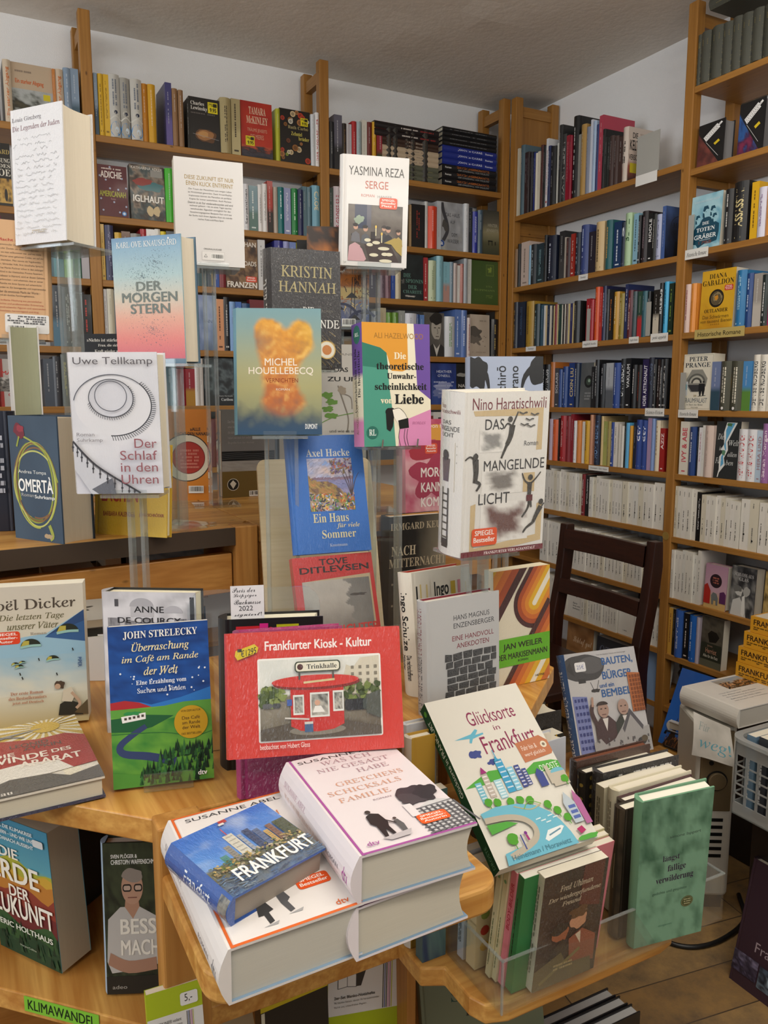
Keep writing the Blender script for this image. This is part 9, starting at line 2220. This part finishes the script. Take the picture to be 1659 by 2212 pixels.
cpts = [(1.56, 1.36, 0.006), (1.50, 1.345, 0.006), (1.478, 1.315, 0.006), (1.485, 1.27, 0.006), (1.53, 1.235, 0.006), (1.61, 1.225, 0.006), (1.72, 1.25, 0.006), (1.8, 1.33, 0.006)]
cpts = [tuple(0.5 * (2 * b[i] + (c[i] - a[i]) * t + (2 * a[i] - 5 * b[i] + 4 * c[i] - d[i]) * t * t + (3 * b[i] - a[i] - 3 * c[i] + d[i]) * t ** 3) for i in (0, 1, 2)) for a, b, c, d in zip(cpts[:1] + cpts, cpts, cpts[1:], cpts[2:] + cpts[-1:]) for t in (0, 0.2, 0.4, 0.6, 0.8)] + cpts[-1:]
cb = MB(); cb.tube(cpts, 0.006, seg=8)
co_ = cb.build('power_cable', 'black_plastic', None, 0, True)
tag(co_, 'black power cable curving across the floorboards beside the radiator', 'cable')
# white book on the heater
x_, y_, z_, yw_, ln_, rl_, w_, h_ = P['white']
book((x_, y_, z_, yw_, 90, 0), w_, h_, 0.05, 'thick white hardcover with historic house photograph lying on the radiator', front='#d9d6d0', spine='#d6d3cc', art=a_white, mat='print_gloss', page='#bdb9b0', edge='#b0aca4')
# taped note
def note():
    m = MB()
    q = [Vector(p) for p in ((1.59, 1.338, 0.567), (1.672, 1.29, 0.523), (1.578, 1.328, 0.46), (1.672, 1.276, 0.43))]
    nx = Vector((-0.5, -0.86, 0))
    def f(u, v, e):
        p = (q[0] * (1 - u) + q[1] * u) * (1 - v) + (q[2] * (1 - u) + q[3] * u) * v
        return tuple(p + nx * (e + 0.006 * math.sin(v * 2.4) + 0.004 * math.sin(u * 5 + v * 3)))
    A = Art(m, f, 0.1, 0.12, 0.0001, 0.0003)
    A.img(0, 0, 1, 1, 14, 14, lambda a, b: mixc('#cfcbc4', '#c2beb6', 0.5 + fbm(a * 4, b * 4, 2)))
    A.text('Für', 0.12, 0.14, 0.42, 0.34, '#9aa6a4', 'i')
    A.text('weg!', 0.16, 0.48, 0.94, 0.84, '#6aaabc', 'i')
    return tag(m.build('paper_note', 'paper_note', None, 0, True), 'crumpled white note with pale blue handwriting taped to the radiator', 'note')
note()
# yellow boxes of memory games
def a_yel(A):
    A.text('FRANKFURT', 0.05, 0.18, 0.62, 0.52, '#3a2410', 'b'); A.text('IM QUADRAT', 0.66, 0.3, 0.95, 0.52, '#3a2410', 'b')
    A.dashes(0.05, 0.62, 0.9, 0.85, '#6a4a14', 2, 3, False)
crate = empty('storage_box', (1.945, 1.19, 0), 'plain dark storage box on the floor carrying the yellow boxed sets', 'box')
mesh('box_body', crate, 'dark_box', lambda m: m.box((0, 0, 0.0), (0.14, 0.3, 0.57)), 0.004)
for k, (y, x) in enumerate(((1.452, 1.887), (1.45, 1.89), (1.437, 1.893), (1.423, 1.898))):
    e = empty('boxed_set', (x, y, 0.571 + 0.046 * k), 'yellow boxed set with dark capitals, %s of the stack by the radiator' % ['lowest', 'second from bottom', 'third from bottom', 'topmost'][k], 'box', 'yellow boxed sets stacked by the radiator', (0, 0, R(-88)))
    def bb(m):
        m.box((0, 0, 0), (0.2, 0.15, 0.045), lin('#d69a26'))
        a_yel(Art(m, lambda u, v, e_: (0.2 * u, -e_, 0.045 * (1 - v)), 0.2, 0.045))
        Art(m, lambda u, v, e_: (0.2 * u, 0.15 * (1 - v), 0.045 + e_), 0.2, 0.15).rect(0.03, 0.04, 0.97, 0.96, '#d8d2c4')
    mesh('carton', e, 'print_gloss', bb)
# plastic basket with boxes
bk = empty('plastic_basket', (1.53, 1.165, 0.395), 'translucent plastic basket with slotted sides, full of upright cases', 'basket', None, (0, 0, R(-90)))
def wall(m, a, b, h0, h1, n):
    """basket wall with slots"""
    (x0, y0), (x1, y1) = a, b
    d = Vector((x1 - x0, y1 - y0, 0)); L = d.length; d.normalize()
    nrm = Vector((-d.y, d.x, 0)) * 0.003
    def q(s0, s1, z0, z1):
        p = [Vector((x0, y0, 0)) + d * s0, Vector((x0, y0, 0)) + d * s1]
        vs = [(p[0].x, p[0].y, z0), (p[1].x, p[1].y, z0), (p[1].x + nrm.x, p[1].y + nrm.y, z0), (p[0].x + nrm.x, p[0].y + nrm.y, z0)]
        k = m.pts(vs + [(x, y, z1) for x, y, _ in vs])
        for f in ((0, 1, 5, 4), (1, 2, 6, 5), (2, 3, 7, 6), (3, 0, 4, 7), (4, 5, 6, 7), (3, 2, 1, 0)):
            m.face([k + i for i in f], (0.8,) * 3)
    q(0, L, h0, h0 + 0.03); q(0, L, h1 - 0.035, h1)
    c = max(2, int(L / 0.03))
    for i in range(c + 1):
        s = i * (L - 0.006) / c
        q(s, s + 0.006, h0 + 0.03, h1 - 0.035)
    for j in range(1, n):
        z = h0 + 0.03 + (h1 - h0 - 0.065) * j / n
        q(0, L, z - 0.003, z)
bw_, bd_, bh_ = 0.3, 0.22, 0.18
mesh('basket_wall', bk, 'basket_plastic', lambda m: (wall(m, (0, 0), (bw_, 0), 0, bh_, 5), wall(m, (bw_, 0), (bw_, bd_), 0, bh_, 5), wall(m, (bw_, bd_), (0, bd_), 0, bh_, 5), wall(m, (0, bd_), (0, 0), 0, bh_, 5)))
mesh('basket_floor', bk, 'basket_plastic', lambda m: m.box((0, 0, 0), (bw_, bd_, 0.004)))
def rimf(m):
    o = rrect(-0.014, -0.014, bw_ + 0.014, bd_ + 0.014, 0.04, 6); i_ = rrect(0.002, 0.002, bw_ - 0.002, bd_ - 0.002, 0.03, 6)
    n = len(o)
    ids = [m.pts([(x, y, z) for x, y in pp]) for pp, z in ((o, bh_), (o, bh_ + 0.008), (i_, bh_ + 0.008), (i_, bh_))]
    for k in range(4):
        a, b = ids[k], ids[(k + 1) % 4]
        for t in range(n):
            u = (t + 1) % n
            m.face([a + t, a + u, b + u, b + t], (0.8,) * 3)
mesh('rim', bk, 'basket_plastic', rimf)
sp = empty('storage_box', (1.6, 0.87, 0), 'dark storage box under the plastic basket behind the tall purple book', 'box')
mesh('box_body', sp, 'dark_box', lambda m: m.box((0, 0, 0), (0.22, 0.29, 0.394)), 0.004)
for k, c in enumerate(('#6f8ea8', '#3a3f48', '#9a948c', '#b0a89c', '#1c1c1e', '#8a8f96', '#2a2c34', '#a49c90')):
    book((1.545, 1.125 - 0.031 * k, 0.4, 0, 0, 0), 0.14, 0.19 + 0.006 * (k % 3), 0.022, '%s case in the plastic basket, %s counting from the radiator side' % (colour_name(c), ordinal(k + 1)), front=c, hard=False, name='media_case', group='cases in the plastic basket', sart=lambda A, k=k: (A.ell(0.5, 0.16, 0.25, 0, '#3a5a7a'), A.dashes(0.3, 0.3, 0.7, 0.8, '#cfd2d4', 1, k)))['category'] = 'case'
# books on the bench
book((1.86, 1.655, 0.372, -80, 90, 0), 0.13, 0.17, 0.03, 'white book with black capitals and yellow sticker, topmost of bench pile', front='#c9c6c0', hard=True, art=lambda A: (A.text('MANN', 0.1, 0.1, 0.5, 0.2, '#3a3a38', 'n'), A.text('KÖNIG', 0.1, 0.26, 0.6, 0.36, '#3a3a38', 'n'), A.rect(0.5, 0.7, 0.86, 0.86, '#c8b81c')), page='#b8b2a4')
book((1.855, 1.66, 0.341, -78, 90, 0), 0.14, 0.18, 0.025, 'black book with red letters under white one on the bench', front='#17181a', sart=lambda A: A.text('RAT', 0.3, 0.3, 0.8, 0.5, '#b02c30', 'b', -90), page='#b0aaa0')
book((1.85, 1.66, 0.315, -82, 90, 0), 0.14, 0.18, 0.025, 'dark grey book at the bottom of the bench pile', front='#3a3a3c', page='#b8b4aa')
# flat books on the ninth shelf
book((2.11, 1.60, 0.502, -88, 90, 0), 0.12, 0.13, 0.022, 'flat dark book with yellow sticker on ninth shelf of side bookcase', front='#2a2620', art=lambda A: A.rect(0.2, 0.4, 0.75, 0.7, '#c4b41c'), page='#d8d2c4', hard=False)
book((2.105, 1.50, 0.494, -86, 90, 0), 0.1, 0.13, 0.014, 'flat dark red-brown book beside the one with yellow sticker', front='#3a221e', page='#d8d2c4', hard=False)
for k in range(6):
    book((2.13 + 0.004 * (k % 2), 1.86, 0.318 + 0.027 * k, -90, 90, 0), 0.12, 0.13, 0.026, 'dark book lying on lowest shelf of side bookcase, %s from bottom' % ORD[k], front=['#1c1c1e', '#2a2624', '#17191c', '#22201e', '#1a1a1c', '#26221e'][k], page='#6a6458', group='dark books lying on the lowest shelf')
def a_schlaf(A):
    photo(A, 0, 0, 1, 1, ['#6a4426', '#8a6038', '#a87c50', '#5a3820'], 2.5, 4, 14, 12); A.text('Schlaf gut', 0.25, 0.3, 0.95, 0.5, '#d8c4a8', 'c')
book((2.112, 2.42, 0.29, -90, 3, 0), 0.15, 0.17, 0.03, 'brown book with pale script seen through the chair back', front='#7a5230', art=a_schlaf, hard=False)
book((2.112, 2.25, 0.29, -90, 3, 0), 0.16, 0.155, 0.03, 'dark grey-blue book beside brown one, seen through the chair back', front='#2c3038', art=lambda A: A.text('OTTO', 0.1, 0.2, 0.8, 0.5, '#5c6478', 's'), hard=False)
book((2.1, 2.02, 0.29, -86, 10, 0), 0.12, 0.2, 0.02, 'pale blue book leaning at foot of side bookcase post', front='#7f9cc4', hard=False)
# ------------------------------------------------------------------ stacks on the top shelf of the corner bay
def lying(x0, x1, z0, t, w, c, label, grp, sart=None, out=0.0):
    return book((x1, 2.856 - out, z0 + t, 90, 90, 0), w, x1 - x0, t, label, front=c, hard=True, sart=sart, group=grp, page='#d8d0bc')
z = 2.191
rows_ = [('#5a5c4c', 'olive')] * 3 + [('#b9a68c', 'white and rust')] * 3 + [('#3c2a22', 'brown')] * 2 + [('#1a1416', 'black and red')] * 2
ts = [0.019] * 3 + [0.019] * 3 + [0.014] * 2 + [0.026] * 2
for k, ((c, nm), t) in enumerate(zip(rows_, ts)):
    def sa(A, nm=nm, k=k):
        if nm == 'olive':
            A.dashes(0.3, 0.2, 0.65, 0.6, '#3a3c30', 1, k); A.rect(0, 0.78, 1, 0.9, '#8a8660')
        elif nm == 'white and rust':
            A.grad(0, 0, 1, 1, [(0, '#8a4428'), (0.25, '#a8664a'), (0.32, '#cfc0a8'), (1, '#c4b49c')]); A.dashes(0.35, 0.4, 0.65, 0.75, '#8a7a6a', 1, k)
        elif nm == 'brown':
            A.text('Die Boten', 0.25, 0.42, 0.75, 0.8, '#a89a8a', 's', -90)
        else:
            A.poly([(0, 0), (1, 0), (1, 0.2), (0, 0.34)], '#8c1c20'); A.dashes(0.35, 0.4, 0.7, 0.66, '#c8c0b8', 1, k); A.dashes(0.35, 0.7, 0.7, 0.94, '#8c2c28', 1, k + 3)
    lying(1.505 if 'red' not in nm else 1.47, 1.755, z, t, 0.13, c, '%s book lying in the pile on top shelf, %s from the bottom' % (nm, ordinal(k + 1)), 'books lying in the left pile of the top shelf', sa)
    z += t + 0.0004
z = 2.191
for k in range(10):
    c, nm = (('#17171a', 'black and orange') if k < 3 else ('#1f2f84', 'bright blue') if k < 6 else ('#131417', 'plain black'))
    t = 0.0265 if k < 3 else (0.0235 if k < 6 else 0.017)
    def sb(A, k=k):
        if k < 3:
            A.text('DAVID LAGERCRANTZ', 0.55, 0.26, 0.85, 0.86, '#c8702c', 'b', -90); A.text('DER SÜNDENFALL VON WILSLOW', 0.2, 0.28, 0.45, 0.86, '#8a8a88', 'b', -90); A.text('Roman', 0.4, 0.04, 0.66, 0.15, '#c8c8c4', 'b', -90)
        elif k < 6:
            A.text('JOHN le CARRÉ', 0.3, 0.27, 0.74, 0.72, '#d4d8e8', 'b', -90); A.text('Roman', 0.36, 0.78, 0.62, 0.92, '#d4d8e8', 'b', -90)
        else:
            A.dashes(0.4, 0.12, 0.65, 0.8, '#6a6a6c', 1, k)
    lying(1.775, 2.035, z, t, 0.14, c, '%s book lying in the corner pile on top shelf, %s from the bottom' % (nm, ordinal(k + 1)), 'books lying in the corner pile of the top shelf', sb)
    z += t + 0.0004
book((2.108, 1.69, 2.309 + 0.24, 0, 90, 0), 0.13, 0.17, 0.035, 'grey-green bound volume lying flat on top of the upright bound volumes', front='#4c4d44', hard=True, sart=shelf_spine(('v', '#4c4d44', None, None, None), 3), mat='print_matte')
# ------------------------------------------------------------------ shelf labels and bookends
def shelf_label(y0, y1, z0, z1, text, label, paper='#e0e0dd', tcol='#26262a', f='i', mat='label', back='x'):
    m = MB()
    x = 2.0985
    m.box((x, min(y0, y1), z0), (x + 0.0012, max(y0, y1), z1), lin(paper))
    A = Art(m, lambda u, v, e: (x - e, y0 + (y1 - y0) * u, z1 - (z1 - z0) * v), abs(y1 - y0), z1 - z0)
    L = min(0.86, 0.3 + 0.04 * len(text))
    A.text(text, 0.5 - L / 2, 0.3, 0.5 + L / 2, 0.75, tcol, f, 0, 0.004)
    return tag(m.build('shelf_label', 'paper_note'), label, 'label', 'shelf labels on the side bookcase')
shelf_label(2.402, 2.352, 1.782, 1.803, 'Fantasy', 'small white handwritten label under the second shelf of side bookcase')
shelf_label(2.71, 2.645, 1.537, 1.556, 'Fantasy', 'small white handwritten label at corner end of the third shelf edge')
shelf_label(2.368, 2.288, 1.534, 1.558, 'english books', 'white label with small handwriting below the red spines')
shelf_label(2.13, 2.085, 1.536, 1.558, 'English Books', 'small white label below the dark red and teal spines')
shelf_label(2.03, 1.955, 1.534, 1.562, 'petit appétit', 'wider white label next to the post on third shelf')
shelf_label(2.04, 1.955, 1.286, 1.313, 'Science-Fiction', 'white handwritten label under the black science fiction spines')
shelf_label(2.31, 2.205, 1.078, 1.096, 'Lebensratgeber / Glück / Religion', 'long white handwritten label under the red and blue spines')
shelf_label(1.9, 1.81, 1.785, 1.815, 'Historische Romane', 'white handwritten label below teal cover with dark silhouettes')
shelf_label(1.845, 1.66, 1.532, 1.562, 'Historische Romane', 'gold-coloured label with black print below the yellow face-out novel', '#b8a566', '#2a2414', 'n')
shelf_label(1.895, 1.815, 1.284, 1.31, 'Historische Romane', 'white handwritten label below the cream face-out novel with arches')
shelf_label(2.13, 2.035, 2.06, 2.094, '', 'blank white shelf label below the grey bookend on top shelf')
def bookend(y, z, h, w, label, mat='grey_metal'):
    m = MB()
    m.box((2.104, y, z), (2.1055, y + w, z + h))
    m.box((2.104, y, z), (2.2, y + w, z + 0.0015))
    return tag(m.build('bookend', mat), label, 'bookend')
bookend(2.035, 2.0925, 0.13, 0.1, 'light grey metal bookend beside the last top-shelf book of side bookcase')
bookend(2.325, 1.5555, 0.12, 0.03, 'grey metal bookend in front of red spines on third shelf')
bookend(2.04, 1.5555, 0.115, 0.02, 'slim grey bookend near the cyan spine on third shelf')
bookend(1.876, 1.3095, 0.12, 0.022, 'clear grey holder beside the cream novel with arches', 'grey_metal')
bookend(1.876, 1.8125, 0.11, 0.022, 'grey holder beside the teal cover with dark silhouettes', 'grey_metal')
# price badge on the post
mb_ = MB(); mb_.tube([(2.0985, 1.922, 0.884), (2.0998, 1.922, 0.884)], 0.014, seg=24)
bdg = mb_.build('round_badge', 'brass')
tag(bdg, 'round gold badge stuck on the bookcase post above the chair', 'badge')
# lower shelf label
def klima():
    m = MB()
    p0, p1 = Vector((0.028, 1.0675, 0.569)), Vector((0.11, 0.9855, 0.569))
    d = p1 - p0
    nx = Vector((-1, -1, 0)).normalized()
    def f(u, v, e):
        return tuple(p0 + d * u + Vector((0, 0, -0.022 * v)) + nx * (0.0008 + e))
    A = Art(m, f, d.length, 0.022)
    A.rect(0, 0, 1, 1, '#7cbb3a')
    A.text('KLIMAWANDEL', 0.05, 0.2, 0.95, 0.84, '#1c2a14', 'n', 0, 0.01)
    return tag(m.build('shelf_label', 'paper_note'), 'bright green handwritten label on edge of the lower shelf', 'label')
klima()
